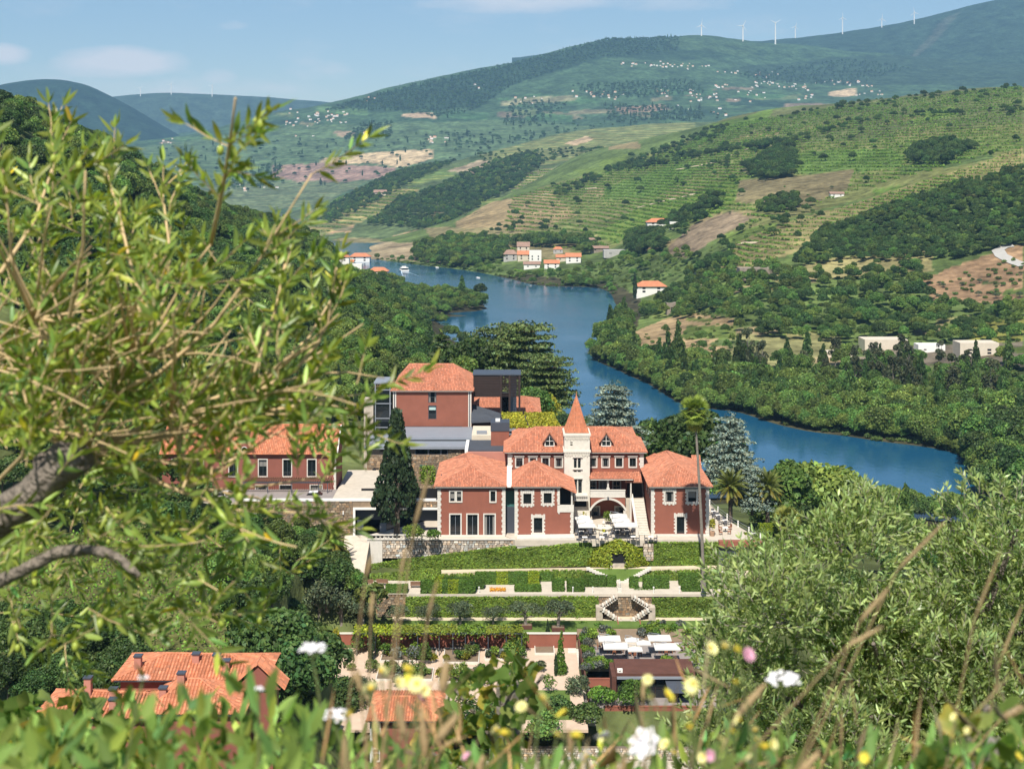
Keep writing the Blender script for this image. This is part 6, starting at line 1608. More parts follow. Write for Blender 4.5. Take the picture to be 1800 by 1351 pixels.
def ivy_wall(px0, px1, top, bot, D, label, mat='ivy', skip=None, dens=62, size=.17, slope=0.0, name='ivy_wall', cat='ivy wall'):
 """a wall face grown over with leaves; top and bot give pixel rows by column"""
 x0, x1 = Xat(px0, D), Xat(px1, D)
 n = int((x1 - x0) * 5 * dens)
 u = rng.uniform(px0, px1, n); w = rng.random(n)
 t = np.interp(u, [p[0] for p in top], [p[1] for p in top]); b = np.interp(u, [p[0] for p in bot], [p[1] for p in bot])
 keep = rng.random(n) < (b - t) / 54
 u, w, t, b = u[keep], w[keep], t[keep], b[keep]
 py = b + (t - b) * w
 if skip is not None:
  k = ~in_poly(u, py, skip); u, w, py = u[k], w[k], py[k]
 X = (u - 900) * D / F; Z = (YH - py) * D / F
 bul = 0.22 * vnoise(X / 1.6, Z / 1.2, 91, 3)
 Y = D - .2 + bul + slope * w
 V, Fc, cc = cards(np.stack([X, Y, Z], 1), np.tile([0, -1, .55], (len(X), 1)), size, rng, wob=.6, asp=.8, tint=.3)
 cc *= np.repeat(1 + .35 * vnoise(X / 3.5, Z / 2.0, 17, 3), 4)[:, None]
 cv = []; cf = []
 nn = 16
 for i in range(nn + 1):
  p = px0 + (px1 - px0) * i / nn
  for row in (bot, top): cv.append(((p - 900) * D / F, D + .25 + (slope if row is top else 0), (YH - np.interp(p, [a[0] for a in row], [a[1] for a in row])) * D / F - (.1 if row is top else 0)))
 for i in range(nn):
  if skip is not None and in_poly(np.array([px0 + (px1 - px0) * (i + .5) / nn]), np.array([(top[0][1] + bot[0][1]) / 2]), skip)[0]: continue
  cf.append((2 * i, 2 * i + 2, 2 * i + 3, 2 * i + 1))
 return leaf_obj(name, V, Fc, cc, FOL[mat], label, cat, ((x0 + x1) / 2, D, (YH - bot[0][1]) * D / F), None, (cv, cf))

# levels
gslab('manor_terrace', [(Xat(905, 218.5), 218.5, ZT), (40.0, 218.5, ZT), (36.2, 232, ZT), (34.6, 247, ZT), (-1, 247, ZT), (-1, 220.9, ZT)], PAVE, 1.0)
gslab('annex_terrace', [(Xat(645, 219), 219.3, ZT - .12), (Xat(905, 219) - .01, 219.3, ZT - .12), (Xat(905, 219) - .01, 246, ZT - .12), (Xat(645, 219), 222.1, ZT - .12)], PAVE, 1.0)
gslab('driveway', [(Xat(598, 212), 211, -62.7), (Xat(640, 212), 212, -62.6), (Xat(650, 219), 219, ZT - .3), (Xat(650, 222), 222.1, ZT - .2), (Xat(606, 222), 222.1, ZT - .2), (Xat(604, 219), 218, -60.8)], PAVE)
gslab('upper_path', [(Xat(760, 217), 216.9, -63.8), (Xat(985, 217), 216.7, -63.0), (Xat(1300, 217), 216.7, -63.0), (Xat(1300, 218.5), 218.6, -63.0), (Xat(985, 218.5), 218.6, -63.0), (Xat(760, 218.5), 218.5, -63.8)], PATHM)
Z2, Z3, Z4 = -64.8, -68.3, -70.3
gslab('middle_terrace', [(Xat(625, 209), 209.3, Z2), (Xat(1320, 209), 209.3, Z2), (Xat(1320, 216), 216.8, Z2), (Xat(640, 216), 216.8, Z2)], PAVE)
gslab('lawn_path', [(Xat(690, 208), 207.7, Z3), (Xat(1330, 208), 207.7, Z3), (Xat(1330, 209.3), 209.6, Z3), (Xat(690, 209.3), 209.6, Z3)], PATHM)
gslab('lawn', [(Xat(640, 202), 201.9, Z3 - .03), (Xat(1014, 202), 201.9, Z3 - .03), (Xat(1014, 204), 204.6, Z3 - .03), (Xat(1330, 204), 204.6, Z3 - .03), (Xat(1330, 208), 207.69, Z3 - .03), (Xat(640, 208), 207.69, Z3 - .03)], LAWN)
gslab('kitchen_garden_ground', [(Xat(520, 172), 172, Z4), (Xat(1034, 172), 172, Z4), (Xat(1012, 201), 201.4, Z4), (Xat(520, 201), 201.4, Z4)], PINKG)
gslab('patio', [(Xat(1030, 192), 192, -69.9), (Xat(1240, 192), 192, -69.9), (Xat(1240, 203), 203.6, -69.9), (Xat(1040, 203), 203.6, -69.9)], GREYP)
gslab('bar_forecourt', [(Xat(1020, 182), 182.4, -71.5), (Xat(1260, 182), 182.4, -71.5), (Xat(1260, 188), 188.5, -71.5), (Xat(1020, 188), 188.5, -71.5)], GREYP)
gslab('lower_lawn', [(Xat(850, 176), 175, Z4 + .03), (Xat(1006, 176), 175, Z4 + .03), (Xat(1000, 186), 185, Z4 + .03), (Xat(880, 186), 185, Z4 + .03)], LAWN, .03)
gslab('planting_slope', [(Xat(1012, 202), 200.5, -70.0), (Xat(1240, 203), 203.4, -69.7), (Xat(1240, 204), 204.7, -68.5), (Xat(1012, 204), 204.7, -68.5)], EARTH)

# retaining walls
pw = thing('rubble_wall', 'pale rubble retaining wall with pierced parapet below the annex', 'retaining wall', (Xat(790, 219), 219, ZT - 3))
rubble(pw, Xat(672, 219), Xat(905, 219), Zat(980, 219), Zat(950, 219), 219, STONEW, 'stone', .5, n_max=300, seed=21)
for i in range(17):
 x = Xat(650 + i * 7.3, 218.8)
 m2 = MB(); pts = [(x + .33 * math.cos(a), 219.05, ZT + .32 + .26 * math.sin(a)) for a in np.linspace(0, 2 * math.pi, 11)]; m2.tube(pts, .075, 5, cap=False); m2.build('parapet_ring', WHITE, pw)
m2 = MB(); m2.box(Xat(645, 219), Xat(775, 219), 218.9, 219.25, ZT + .6, ZT + .72); m2.box(Xat(645, 219), Xat(905, 219), 218.88, 219.3, ZT - .11, ZT + .03); m2.build('coping', WHITE, pw)
m2 = MB(); m2.box(Xat(645, 219), Xat(672, 219), 219, 222, -63.4, ZT - .12); m2.build('pier', WHITE, pw)
ivy_wall(640, 1262, [(640, 992), (700, 982), (905, 957), (909, 963), (1000, 953.5), (1060, 951), (1262, 951)], [(640, 1022), (764, 1007), (980, 993), (1262, 992)], 218.5, 'long ivy covered terrace wall below the manor', skip=[(1040, 1000), (1040, 940), (1140, 940), (1140, 1000)], dens=85)
# grotto
gt = thing('ivy_grotto', 'mound of yellow-green ivy over a dark arched grotto', 'grotto', (Xat(1086, 218), 218, -63))
n = 5200; th = rng.uniform(0, math.pi, n); ph = rng.uniform(0, math.pi / 2, n)
X = Xat(1086, 218) + 5.2 * np.cos(th) * (1 - .25 * np.sin(th)) ; rr_ = np.sqrt(np.clip(1 - (np.cos(th)) ** 2, 0, 1))
Zg = -63 + 3.95 * rr_ * np.cos(ph * .98); Yg = 218.9 - 2.4 * rr_ * np.sin(ph)
k = ~((np.abs(X - Xat(1086, 218)) < 1.12) & (Zg < -60.6) & (Yg < 218.2))
Pt = np.stack([X, Yg, Zg], 1)[k]; Pt += rng.normal(0, .12, Pt.shape)
v, f, c = cards(Pt - np.array(gt.location), (Pt - np.array([Xat(1086, 218), 218.9, -63])) / np.array([5, 2.4, 4]), .17, rng, wob=.5, asp=.8, tint=.3)
link('ivy', mesh_np('ivy', v, f, c * np.array([1.55, 1.25, .8]), [FOL['ivy']]), gt)['kind'] = 'stuff'
m2 = MB(); x = Xat(1086, 218); m2.box(x - 1.1, x + 1.1, 217.2, 219.2, -63, -60.6); m2.build('recess_shade_block', DARK, gt)  # solid block whose black colour stands for the shaded opening
for sx in (-1.25, 1.1):
 m2 = MB(); m2.box(x + sx, x + sx + .16, 216.7, 217.2, -63, -62.2); m2.build('white_post', WHITE, gt)
m2 = MB(); m2.box(x - 1, x + 1, 216.95, 217.18, -63, -62.35); m2.build('low_wall', STONEW, gt)
rk = thing('rock_face', 'bare rock face between grotto and ivy wall', 'rock', (Xat(1141, 218), 218, -63))
rubble(rk, Xat(1131, 218), Xat(1149, 218), Zat(985, 218), Zat(955, 218), 218.2, STONEW, 'stone', .55, n_max=40, seed=31)
# bank below the upper path and the little lawn with steps
ivy_wall(770, 1036, [(770, 1010), (985, 1001), (1036, 1003)], [(770, 1023), (1036, 1019)], 216.2, 'green planted bank left of the grotto steps', slope=.7, dens=70, name='planted_bank', cat='planted bank')
ivy_wall(1136, 1290, [(1136, 1003), (1290, 1001)], [(1136, 1019), (1290, 1021)], 216.2, 'green planted bank right of the grotto steps', slope=.7, dens=70, name='planted_bank', cat='planted bank')
m2 = MB(); m2.add([(Xat(1036, 216), 215.6, Z2 + .02), (Xat(1137, 216), 215.6, Z2 + .02), (Xat(1137, 217), 216.75, -63.02), (Xat(1036, 217), 216.75, -63.02)], [(0, 1, 2, 3)]); tag(m2.build('grass_bank', LAWN), kind='structure')
for sd, pa, pb, lab in ((0, 1034, 1090, 'pale stone steps left of the grass below the grotto'), (1, 1141, 1097, 'pale stone steps right of the grass below the grotto')):
 t = thing('garden_steps', lab, 'steps', (Xat(pa, 216), 216, Z2), 'steps below the grotto')
 for i in range(12):
  q = i / 11; px = pa + (pb - pa) * q; D = 216.8 - 1.4 * q; x = Xat(px, D); z = -62.95 - 1.8 * q
  m2 = MB(); m2.box(x - .32, x + .32, D - .45, D + .25, z - .3, z + .06); m2.build('step', WHITE, t)
ivy_wall(628, 775, [(628, 1012), (775, 1000)], [(628, 1034), (775, 1024)], 216.0, 'planted bank behind the timber benches', slope=.9, dens=75, name='planted_bank', cat='planted bank')
# clipped hedges
HD = [(739.5, 835.5, 1021, 1042.6, 'foremost clipped hedge at the left end, with a yellow patch', [(763, 777), (787, 806)]), (766, 851, 1015.5, 1035, 'long clipped hedge just behind the foremost one', [(766, 780)]), (835.5, 948, 1006.7, 1026.7, 'longest clipped hedge, with a yellow middle', [(872, 893), (928, 948)]),
      (950, 973, 1007, 1021, 'short clipped hedge block at the foot of the bank', []), (971, 992, 1019, 1039, 'small square clipped hedge left of its twin', []), (997, 1027, 1019, 1039.5, 'square clipped hedge left of the central stairhead', []), (1027, 1065, 1013, 1031, 'clipped hedge behind the square one by the central stairhead', []), (1067, 1083, 1013, 1031, 'small clipped hedge beside the stairhead gap', []),
      (1107, 1122, 1015, 1033, 'small clipped hedge right of the stairhead', []), (1131, 1176, 1014, 1034, 'broad clipped hedge right of the stairhead', []), (1194, 1231, 1009, 1028, 'clipped hedge just left of the tall palm', []), (1209, 1272, 1004, 1015, 'pale topped hedge behind the tall palm', [(1209, 1272)]), (1243, 1290, 1016, 1034, 'clipped hedge just right of the tall palm', []),
      (1013, 1068, 1005, 1015, 'low hedge strip along the foot of the bank', [])]
for a, b, t_, b_, lab, yl in HD: hedge(a, b, t_, b_, Z2, 1.15, lab, yel=yl)
hedge(905, 951, 1030.5, 1039.5, Z2, 1.6, 'low flat green bed on the cream terrace', group=None, name='flower_bed', cat='flower bed')
hedge(1199, 1232, 1032, 1039, Z2, 1.4, 'low flat green bed in front of the tall palm', group=None, name='flower_bed', cat='flower bed')
hedge(678, 716, 1030, 1042, Z2, 1.6, 'low rounded hedge beside the timber benches', group=None)
hedge(1115, 1150, 1036, 1053, -66.3, 1.5, 'clipped hedge beside the double stair', group=None)
n = 420; u = rng.uniform(861, 889, n); D = rng.uniform(Dz(1039, Z2), Dz(1034, Z2), n)
v, f, c = cards(np.stack([(u - 900) * D / F, D, Z2 + rng.uniform(.02, .3, n)], 1), np.tile([0, -.3, 1.0], (n, 1)), .11, rng)
leaf_obj('flower_bed', v, f, c * np.array([1.6, .85, 1.0]), FOL['yellow'], 'strip of orange flowers on the cream terrace', 'flower bed', (Xat(875, 211), 211, Z2))
for px, lab in ((801, 'at the left hedge'), (842, 'between the left hedges'), (1007, 'before the square hedges'), (1042, 'left of the double stair'), (1149, 'right of the double stair'), (1194, 'near the tall palm')):
 x, D = Xat(px, 209.8), 209.8
 t = thing('garden_lamp', 'white bollard lamp ' + lab, 'garden lamp', (x, D, Z2), 'bollard lamps along the cream terrace')
 m2 = MB(); m2.tube([(x, D, Z2), (x, D, Z2 + .75)], .07, 6); m2.build('post', WHITEP, t); m2 = MB(); m2.tube([(x, D, Z2 + .75), (x, D, Z2 + .95)], [.12, .14], 6); m2.build('head', WHITEP, t)
bt = thing('stone_urn', 'white stone figure at the head of the double stair', 'statue', (Xat(1089, 210.5), 210.5, Z2))
x = Xat(1089, 210.5); m2 = MB(); m2.box(x - .3, x + .3, 210.2, 210.8, Z2, Z2 + .6); m2.build('pedestal', WHITE, bt); m2 = MB(); m2.tube([(x, 210.5, Z2 + .6), (x, 210.5, Z2 + .8), (x, 210.5, Z2 + 1.25), (x, 210.5, Z2 + 1.5), (x, 210.5, Z2 + 1.62), (x, 210.5, Z2 + 1.8), (x, 210.5, Z2 + 1.9)], [.16, .2, .25, .2, .08, .14, .06], 8); m2.build('figure', WHITE, bt)
def bench(px, D, z, label, w=1.8, back=True, ang=0.0, mat=None, name='garden_bench'):
 x = Xat(px, D); t = thing(name, label, 'bench', (x, D, z), 'timber furniture by the left bank')
 mat = mat or WOODC
 m = MB(); m.rbox(x, D, z + .4, z + .47, w, .5, ang); m.build('seat', mat, t)
 if back: m = MB(); m.rbox(x - .24 * -math.sin(ang), D + .24, z + .47, z + .9, w, .06, ang); m.build('backrest', mat, t)
 for s in (-1, 1):
  m = MB(); m.rbox(x + s * w * .42 * math.cos(ang), D + s * w * .42 * math.sin(ang), z, z + .4, .08, .46, ang); m.build('leg', mat, t)
for px, D, lab, a in ((645, 213.5, 'timber bench under the bank, the left one', .15), (672, 213.8, 'timber bench under the bank next to the low hedge', -.2), (656, 210.0, 'long plain timber bench at the terrace edge', 0), (732, 212.5, 'dark bench left of the foremost hedge', 0)):
 bench(px, D, Z2, lab, 2.6 if px == 656 else 1.9, px != 656, a)
# lower ivy wall and double stair
ivy_wall(713, 1052, [(713, 1047), (1052, 1046)], [(713, 1083), (1052, 1084)], 209.3, 'ivy covered wall above the olive lawn, left of the double stair', dens=80)
ivy_wall(1146, 1330, [(1146, 1049), (1330, 1047)], [(1146, 1084), (1330, 1084)], 209.3, 'ivy covered wall above the olive lawn, right of the double stair', dens=80)
lw = thing('rubble_wall', 'brown rubble wall at the left end of the ivy wall', 'retaining wall', (Xat(685, 209), 209.3, Z3)); rubble(lw, Xat(655, 209.3), Xat(715, 209.3), Z3, Z2 - .02, 209.3, STONEB, 'stone', .4, n_max=200, seed=41)
ds = thing('double_stair', 'stone double stair in front of a mossy niche wall', 'stair', (Xat(1098, 208), 209, Z3))
rubble(ds, Xat(1048, 209.5), Xat(1150, 209.5), Z3, Z2 - .02, 209.5, STONEB, 'stone', .42, n_max=220, seed=43)
for a, b, za, zb in ((1083, 1058, Z2, -66.3), (1056, 1090, -66.3, Z3), (1112, 1139, Z2, -66.3), (1142, 1110, -66.3, Z3)):
 for i in range(9):
  q = i / 8; px = a + (b - a) * q; z = za + (zb - za) * q; y = 208.7 if za == Z2 else 208.0
  m2 = MB(); m2.box(Xat(px, 208.5) - .24, Xat(px, 208.5) + .24, y - .6, y + .55, z - .45, z); m2.build('step', WHITE if i % 2 else STONEW, ds)
for px in (1053, 1145):
 m2 = MB(); m2.box(Xat(px, 208.5) - .5, Xat(px, 208.5) + .5, 207.6, 209.4, Z3, -66.32); m2.build('landing', STONEW, ds)
hedge(1087, 1101, 1064, 1078, Z3, .5, 'bright green plant in the niche of the double stair', 'lime', None, name='shrub', cat='shrub')
st = thing('garden_steps', 'broad cream steps from the lawn down to the parasol patio', 'steps', (Xat(1103, 205), 205, -69.9))
for i in range(11):
 q = i / 10; D = 208.2 - 7.2 * q; z = Z3 + .04 - 1.6 * q
 m2 = MB(); m2.box(Xat(1087 + q * 4, D), Xat(1124 + q, D), D - .7, D + .05, z - .3, z); m2.build('step', PAVE, st)
for px in (1086, 1125):
 m2 = MB(); m2.prism([(Xat(px, 206), 208.4, Z3 + .4), (Xat(px, 206), 204.2, Z3 - .35), (Xat(px, 206), 204.2, -69.9), (Xat(px, 206), 208.4, -69.9)], (.16, 0, 0)); m2.build('side_wall', RED, st)
# red wall of the kitchen garden, planted pergola
rw = thing('red_garden_wall', 'low red wall with pale coping along the kitchen garden', 'wall', (Xat(770, 201.6), 201.6, Z4))
m2 = MB(); m2.box(Xat(530, 201.6), Xat(1013, 201.6), 201.5, 201.85, Z4 - .2, Z3 + .02); m2.build('wall_face', RED, rw)
m2 = MB(); m2.box(Xat(529, 201.6), Xat(1014, 201.6), 201.4, 201.95, Z3 + .02, Z3 + .14); m2.build('coping', WHITE, rw)
pg = thing('vine_pergola', 'long dark pergola with a roof of trained greenery', 'pergola', (Xat(772, 199), 199, Z4))
zt = Zat(1108, 199.5)
for px in (627, 660, 697, 734, 772, 796, 818, 858, 890, 917):
 for D in (198.2, 201.0):
  x = Xat(px, D); m2 = MB(); m2.box(x - .06, x + .06, D - .06, D + .06, Z4, zt); m2.build('post', GREYM, pg)
for D in (198.2, 201.0):
 m2 = MB(); m2.box(Xat(624, D), Xat(919, D), D - .06, D + .06, zt + .002, zt + .14); m2.build('beam', GREYM, pg)
n = 5200; x = rng.uniform(Xat(622, 199), Xat(919, 199), n); dn = .5 + .5 * vnoise(x / 4, x * 0, 5, 2)
k = rng.random(n) < np.where(x < Xat(770, 199), 1, .75); x = x[k]; n = len(x)
v, f, c = cards(np.stack([x, rng.uniform(197.9, 201.4, n), zt + rng.uniform(-.1, .45, n) - (rng.random(n) < .12) * rng.uniform(0, .9, n)], 1) - np.array(pg.location), np.tile([0, -.4, 1.0], (n, 1)), .2, rng, tint=.3)
c *= np.where(np.repeat(x, 4)[:, None] < Xat(700, 199), np.array([1.7, 1.4, .8]), np.where(np.repeat(vnoise(x / 3, x * 0, 9, 2), 4)[:, None] > 0.1, np.array([1.2, .98, .8]), np.array([.95, 1.0, .8])))
link('greenery', mesh_np('greenery', v, f, c, [FOL['ivy']]), pg)['kind'] = 'stuff'
m2 = MB(); m2.box(Xat(790, 201), Xat(820, 201), 201.2, 201.45, Z4, Zat(1130, 201)); m2.box(Xat(640, 201), Xat(680, 201), 200.5, 200.9, Z4 + .4, Z4 + .5); tag(m2.build('seat', WOODC, pg))
def oliv(px, py, hpx, label, var, z, plant=False):
 D = Dz(py, z)
 if plant:
  x = Xat(px, D); t = thing('tree_planter', 'rust red planter box ' + ('near the steps' if 'nearest' in label else 'by the pergola end'), 'planter', (x, D, z)); m = MB(); m.box(x - .95, x + .95, D - .6, D + .6, z, z + .55); m.build('box', CORTEN, t); m = MB(); m.box(x - .85, x + .85, D - .5, D + .5, z + .552, z + .6); m.build('soil', EARTH, t)
 x, y, zz = P(px, py, D)
 cm, tm = SPEC['olive'][0][var]; s = hpx * D / F / 4.0
 t = thing('olive_tree', label, 'olive tree', (x, D, z + (.55 if plant else 0)), 'olive trees in a row on the lawn', rng.uniform(0, 6)); t.scale = (s * 1.1, s * 1.1, s)
 link('trunk', tm, t); link('crown', cm, t)
for a in ((697, 1099, 36, 'grey olive tree at the left end of the lawn', 0, 0), (752, 1097, 38, 'olive tree with a dark shadow, second from the left on the lawn', 1, 0), (809, 1096, 40, 'broad pale olive tree in the middle of the lawn', 0, 0), (867, 1095, 32, 'smallest olive tree on the lawn', 1, 0), (924, 1103, 42, 'olive tree at the right of the lawn by the pergola end', 1, 1), (981, 1107, 46, 'olive tree nearest the broad steps', 0, 1)):
 oliv(*a[:5], Z3, a[5])
# kitchen garden beds and plants
beds = [(668, 765, 1141, 1163), (778, 842, 1141, 1166), (852, 925, 1143, 1160), (660, 760, 1176, 1196), (770, 850, 1176, 1200), (940, 975, 1130, 1150)]
for i, (a, b, t_, bb) in enumerate(beds):
 D0, D1 = Dz(bb, Z4), Dz(t_, Z4)
 t = thing('garden_bed', 'edged vegetable bed ' + ('in the upper row, left', 'in the upper row, middle', 'in the upper row, right', 'in the lower row, left', 'in the lower row, right', 'by the dark cypress')[i] + ' of the kitchen garden', 'garden bed', (Xat((a + b) / 2, D0), D0, Z4), 'beds of the kitchen garden')
 m = MB(); x0, x1 = Xat(a, D0), Xat(b, D0); m.box(x0, x1, D0, D0 + .12, Z4, Z4 + .3); m.box(x0, x1, D1, D1 + .12, Z4, Z4 + .3); m.box(x0, x0 + .12, D0 + .121, D1 - .001, Z4, Z4 + .3); m.box(x1 - .12, x1, D0 + .121, D1 - .001, Z4, Z4 + .3); m.build('edging', WHITE, t)
 m = MB(); m.box(x0 + .121, x1 - .121, D0 + .121, D1 - .001, Z4, Z4 + .2); m.build('soil', EARTH, t)
def bush(px, py, wpx_, hpx, z, mat, label, group=None, n=420, size=.16, name='shrub', cat='shrub', conical=False, up=None, tint=1.0):
 D = Dz(py, z); x = Xat(px, D); R = wpx_ * D / F / 2; H = hpx * D / F
 r = rng
 if conical: lb = [(r.uniform(-.1, .1) * R, r.uniform(-.1, .1) * R, H * q, R * max(.12, (1 - q * .86)) * .9, R * max(.12, (1 - q * .86)) * .9, H * .12) for q in np.linspace(.08, .92, 9)]
 else: lb = [(0, 0, H * .5, R * .75, R * .75, H * .5)] + [(math.cos(a) * R * .55, math.sin(a) * R * .55, H * r.uniform(.35, .75), R * .5, R * .5, H * .28) for a in r.uniform(0, 6.28, 7)]
 v, f, c = lobe_cards(lb, n, size, r, up=up)
 v[:, 2] = np.maximum(v[:, 2], 0.01)
 return tag(link(name, mesh_np(name, v, f, c * tint, [FOL[mat]]), None, (x, D, z)), label, cat, group)
bush(589, 1140, 16, 38, Z4, 'yellow', 'young yellowish tree alone on the gravel', None, 240, .16, 'young_tree', 'tree', tint=.75)
bush(628, 1148, 26, 36, Z4, 'broad', 'green bushy tree by the left gravel square', None, 500, .17, 'young_tree', 'tree')
bush(664, 1141, 17, 32, Z4, 'lime', 'lime green conical shrub by the tall cypress', None, 420, .13, conical=True)
single('cypress', 652, 1160, Dz(1160, Z4), 72, 'tall narrow cypress left in the kitchen garden')
single('cypress', 963, 1133, Dz(1133, Z4), 46, 'slim cypress before the red wall near the steps', 1)
single('cypress', 977, 1187, Dz(1187, Z4), 40, 'slim dark cypress at the foot of the bright column', 0)
bush(986, 1184, 26, 74, Z4, 'hedge', 'tall bright green clipped column beside the narrow steps', None, 1500, .14, conical=True, up=(0, 0, 1), tint=1.25)
bush(912, 1146, 36, 38, Z4, 'lime', 'big round lime green shrub under the red wall', None, 1100, .15)
bush(748, 1168, 24, 42, Z4, 'hedge', 'upright green shrub in the middle of the kitchen garden', None, 700, .15)
ks = [('lav', 1.0), ('shrub', 1.2), ('lime', .9), ('olive', .8), ('hedge', 1.0), ('yellow', .55), ('broad', 1.0)]
for i in range(96):
 b = beds[int(rng.integers(5))] if i < 70 else (600, 1000, 1170, 1240)
 px = rng.uniform(b[0] + 4, b[1] - 4); py = rng.uniform(b[2] + 3, b[3]); k, tn = ks[int(rng.integers(len(ks)))]
 w = rng.uniform(12, 28); look = {'lav': 'silvery', 'shrub': 'green', 'lime': 'lime green', 'olive': 'grey-green', 'hedge': 'deep green', 'yellow': 'yellow flowering', 'broad': 'leafy'}[k]
 wh = 'in the edged beds of the kitchen garden' if i < 70 else 'below the kitchen garden beds'
 bush(px, py, w, w * rng.uniform(.7, 1.15), Z4, k, look + ' shrub ' + wh, look + ' shrubs ' + wh, 260, .15, tint=tn)
# narrow steps and rust wall left of the patio
st = thing('garden_steps', 'narrow pale steps between the green column and the rust wall', 'steps', (Xat(1008, 195), 195, Z4 - 1))
for i in range(14):
 q = i / 13; D = 200.8 - 10 * q; z = Z4 + .1 - 1.4 * q; m2 = MB(); m2.box(Xat(998, D), Xat(1017, D), D - .75, D, z - .3, z + .08); m2.build('step', WHITE, st)
m2 = MB(); m2.prism([(Xat(1015, 202), 202, -68.6), (Xat(1033, 184), 184, -70.2), (Xat(1033, 184), 184, -72), (Xat(1015, 202), 202, -71.4)], (.2, 0, 0)); tag(m2.build('rust_wall', CORTEN, None, origin=(Xat(1020, 195), 195, -71)), 'rust coloured wall sloping beside the narrow steps', 'wall')
# patio planting
for i in range(46):
 z = -69.9
 if i < 12: px, py = 1018 + i * 1.9 + rng.normal(0, 5), 1098 + i * 7.2
 elif i < 30: q = (i - 12) / 18; px = 1030 + q * 200; px += 0 if not 1082 < px < 1128 else 48; py = 1116 + rng.uniform(-8, 6); z = -69.4
 else: px, py = 1030 + (i - 30) * 3.4 if i < 42 else 1150 + (i - 42) * 22, 1176 + rng.uniform(-5, 4)
 k = ('lav', 'lime', 'hedge')[i % 3]; look = {'lav': 'dome of grey lavender', 'lime': 'lime green shrub', 'hedge': 'deep green shrub'}[k]
 bush(px, py, rng.uniform(18, 27), rng.uniform(15, 22), z, k, look + (' at the left edge of' if i < 12 else ' behind' if i < 30 else ' before') + ' the parasol patio', look + 's around the parasol patio', 420, .13, tint=.8 if k == 'lav' else 1.1)
def parasol(px, py, w, z, label, group, h=2.5, tilt=0.0, D=None):
 """cantilever parasol: square canopy centred at the pixel"""
 D = D or Dz(py, z + h); x = Xat(px, D); s = w * D / F / 2.15
 t = thing('parasol', label, 'parasol', (x, D, z), group)
 m = MB(); c = [(x - s, D - s * .75, z + h - .12), (x + s, D - s * .75, z + h - .12), (x + s, D + s * .75, z + h - .12 + tilt), (x - s, D + s * .75, z + h - .12 + tilt)]; ap = (x, D, z + h + .28 + tilt / 2)
 for i in range(4):
  j = (i + 1) % 4; m.add([c[i], c[j], ap], [(0, 1, 2)]); m.add([c[i], c[j], (c[j][0], c[j][1], c[j][2] - .16), (c[i][0], c[i][1], c[i][2] - .16)], [(0, 3, 2, 1)])
 m.build('canopy', CANVAS, t)
 m = MB()
 for i in range(4): m.tube([(ap[0], ap[1], ap[2] - .12), (c[i][0], c[i][1], c[i][2] - .06)], .02, 4)
 m.tube([(x, D + .1, z + h - .5), ap], .03, 5); m.build('ribs', LGREY, t)
 m = MB(); m.tube([(x - s * .9, D + s * .2, z), (x - s * .9, D + s * .2, z + h + .5), (x, D, ap[2] + .1)], .05, 6); m.build('pole', LGREY, t)
 m = MB(); m.box(x - s * .9 - .4, x - s * .9 + .4, D + s * .2 - .4, D + s * .2 + .4, z, z + .08); m.build('base', GREYM, t)
for a in ((1071, 1119, 42, 'cream parasol at the back left of the lower patio'), (1082, 1132, 47, 'large cream parasol at the front left of the lower patio'), (1111, 1122, 27, 'small cream parasol below the broad steps'), (1131, 1127, 27, 'small cream parasol in the middle of the lower patio'), (1116, 1138, 28, 'small cream parasol at the front of the lower patio'), (1159, 1118, 43, 'cream parasol at the back right of the lower patio'), (1172, 1133, 48, 'large cream parasol at the front right of the lower patio')):
 parasol(*a[:3], -69.9, a[3], 'parasols on the lower patio')
for a in ((1024, 907, 29, 'hindmost white parasol of the left three in the courtyard'), (1028, 913.5, 31, 'middle white parasol of the left three in the courtyard'), (1031, 921, 32, 'foremost white parasol of the left three in the courtyard'), (1087, 904, 33, 'hindmost white parasol of the right three in the courtyard'), (1091, 911.5, 34, 'middle white parasol of the right three in the courtyard'), (1098, 919.5, 40, 'foremost white parasol of the right three in the courtyard')):
 parasol(*a[:3], ZT, a[3], 'parasols in the manor courtyard', 2.45, .0)
def chair(x, y, z, ang, label, group, mat):
 t = thing('chair', label, 'chair', (x, y, z), group, ang)
 for nm, bx in (('seat', (-.25, .25, -.25, .25, .42, .5)), ('backrest', (-.25, .25, .2, .27, .5, .95))):
  m = MB(); m.box(*bx); me = bpy.data.meshes.new(nm); me.from_pydata(m.v, [], m.f); me.materials.append(mat); link(nm, me, t)
 for lx in (-.22, .22):
  for ly in (-.22, .22):
   m = MB(); m.box(lx - .025, lx + .025, ly - .025, ly + .025, 0, .42); me = bpy.data.meshes.new('leg'); me.from_pydata(m.v, [], m.f); me.materials.append(mat); link('leg', me, t)
def table(x, y, z, label, group, mat, w=.8):
 t = thing('table', label, 'table', (x, y, z), group)
 m = MB(); m.box(x - w / 2, x + w / 2, y - w / 2, y + w / 2, z + .7, z + .75); m.build('table_top', mat, t)
 m = MB(); m.box(x - .08, x + .08, y - .08, y + .08, z, z + .7); m.build('pedestal', GREYM, t)
def dining(px, py, z, where, mat=CHROMEG, top=WHITEP, four=True):
 D = Dz(py, z); x = Xat(px, D)
 table(x, D, z, 'square table ' + where, 'tables ' + where, top)
 for a in ((0, 90, 180, 270) if four else (90, 270)):
  q = math.radians(a); chair(x + .75 * math.sin(q) * -1, D + .75 * math.cos(q), z, q, 'dark chair at a table ' + where, 'chairs ' + where, mat)
for px, py in ((1028, 951), (1058, 951), (1113, 950), (1144, 950)): dining(px, py, ZT, 'along the front edge of the courtyard', four=False)
for px, py in ((1022, 940), (1037, 938), (1026, 931), (1039, 931)): dining(px, py, ZT, 'under the left courtyard parasols')
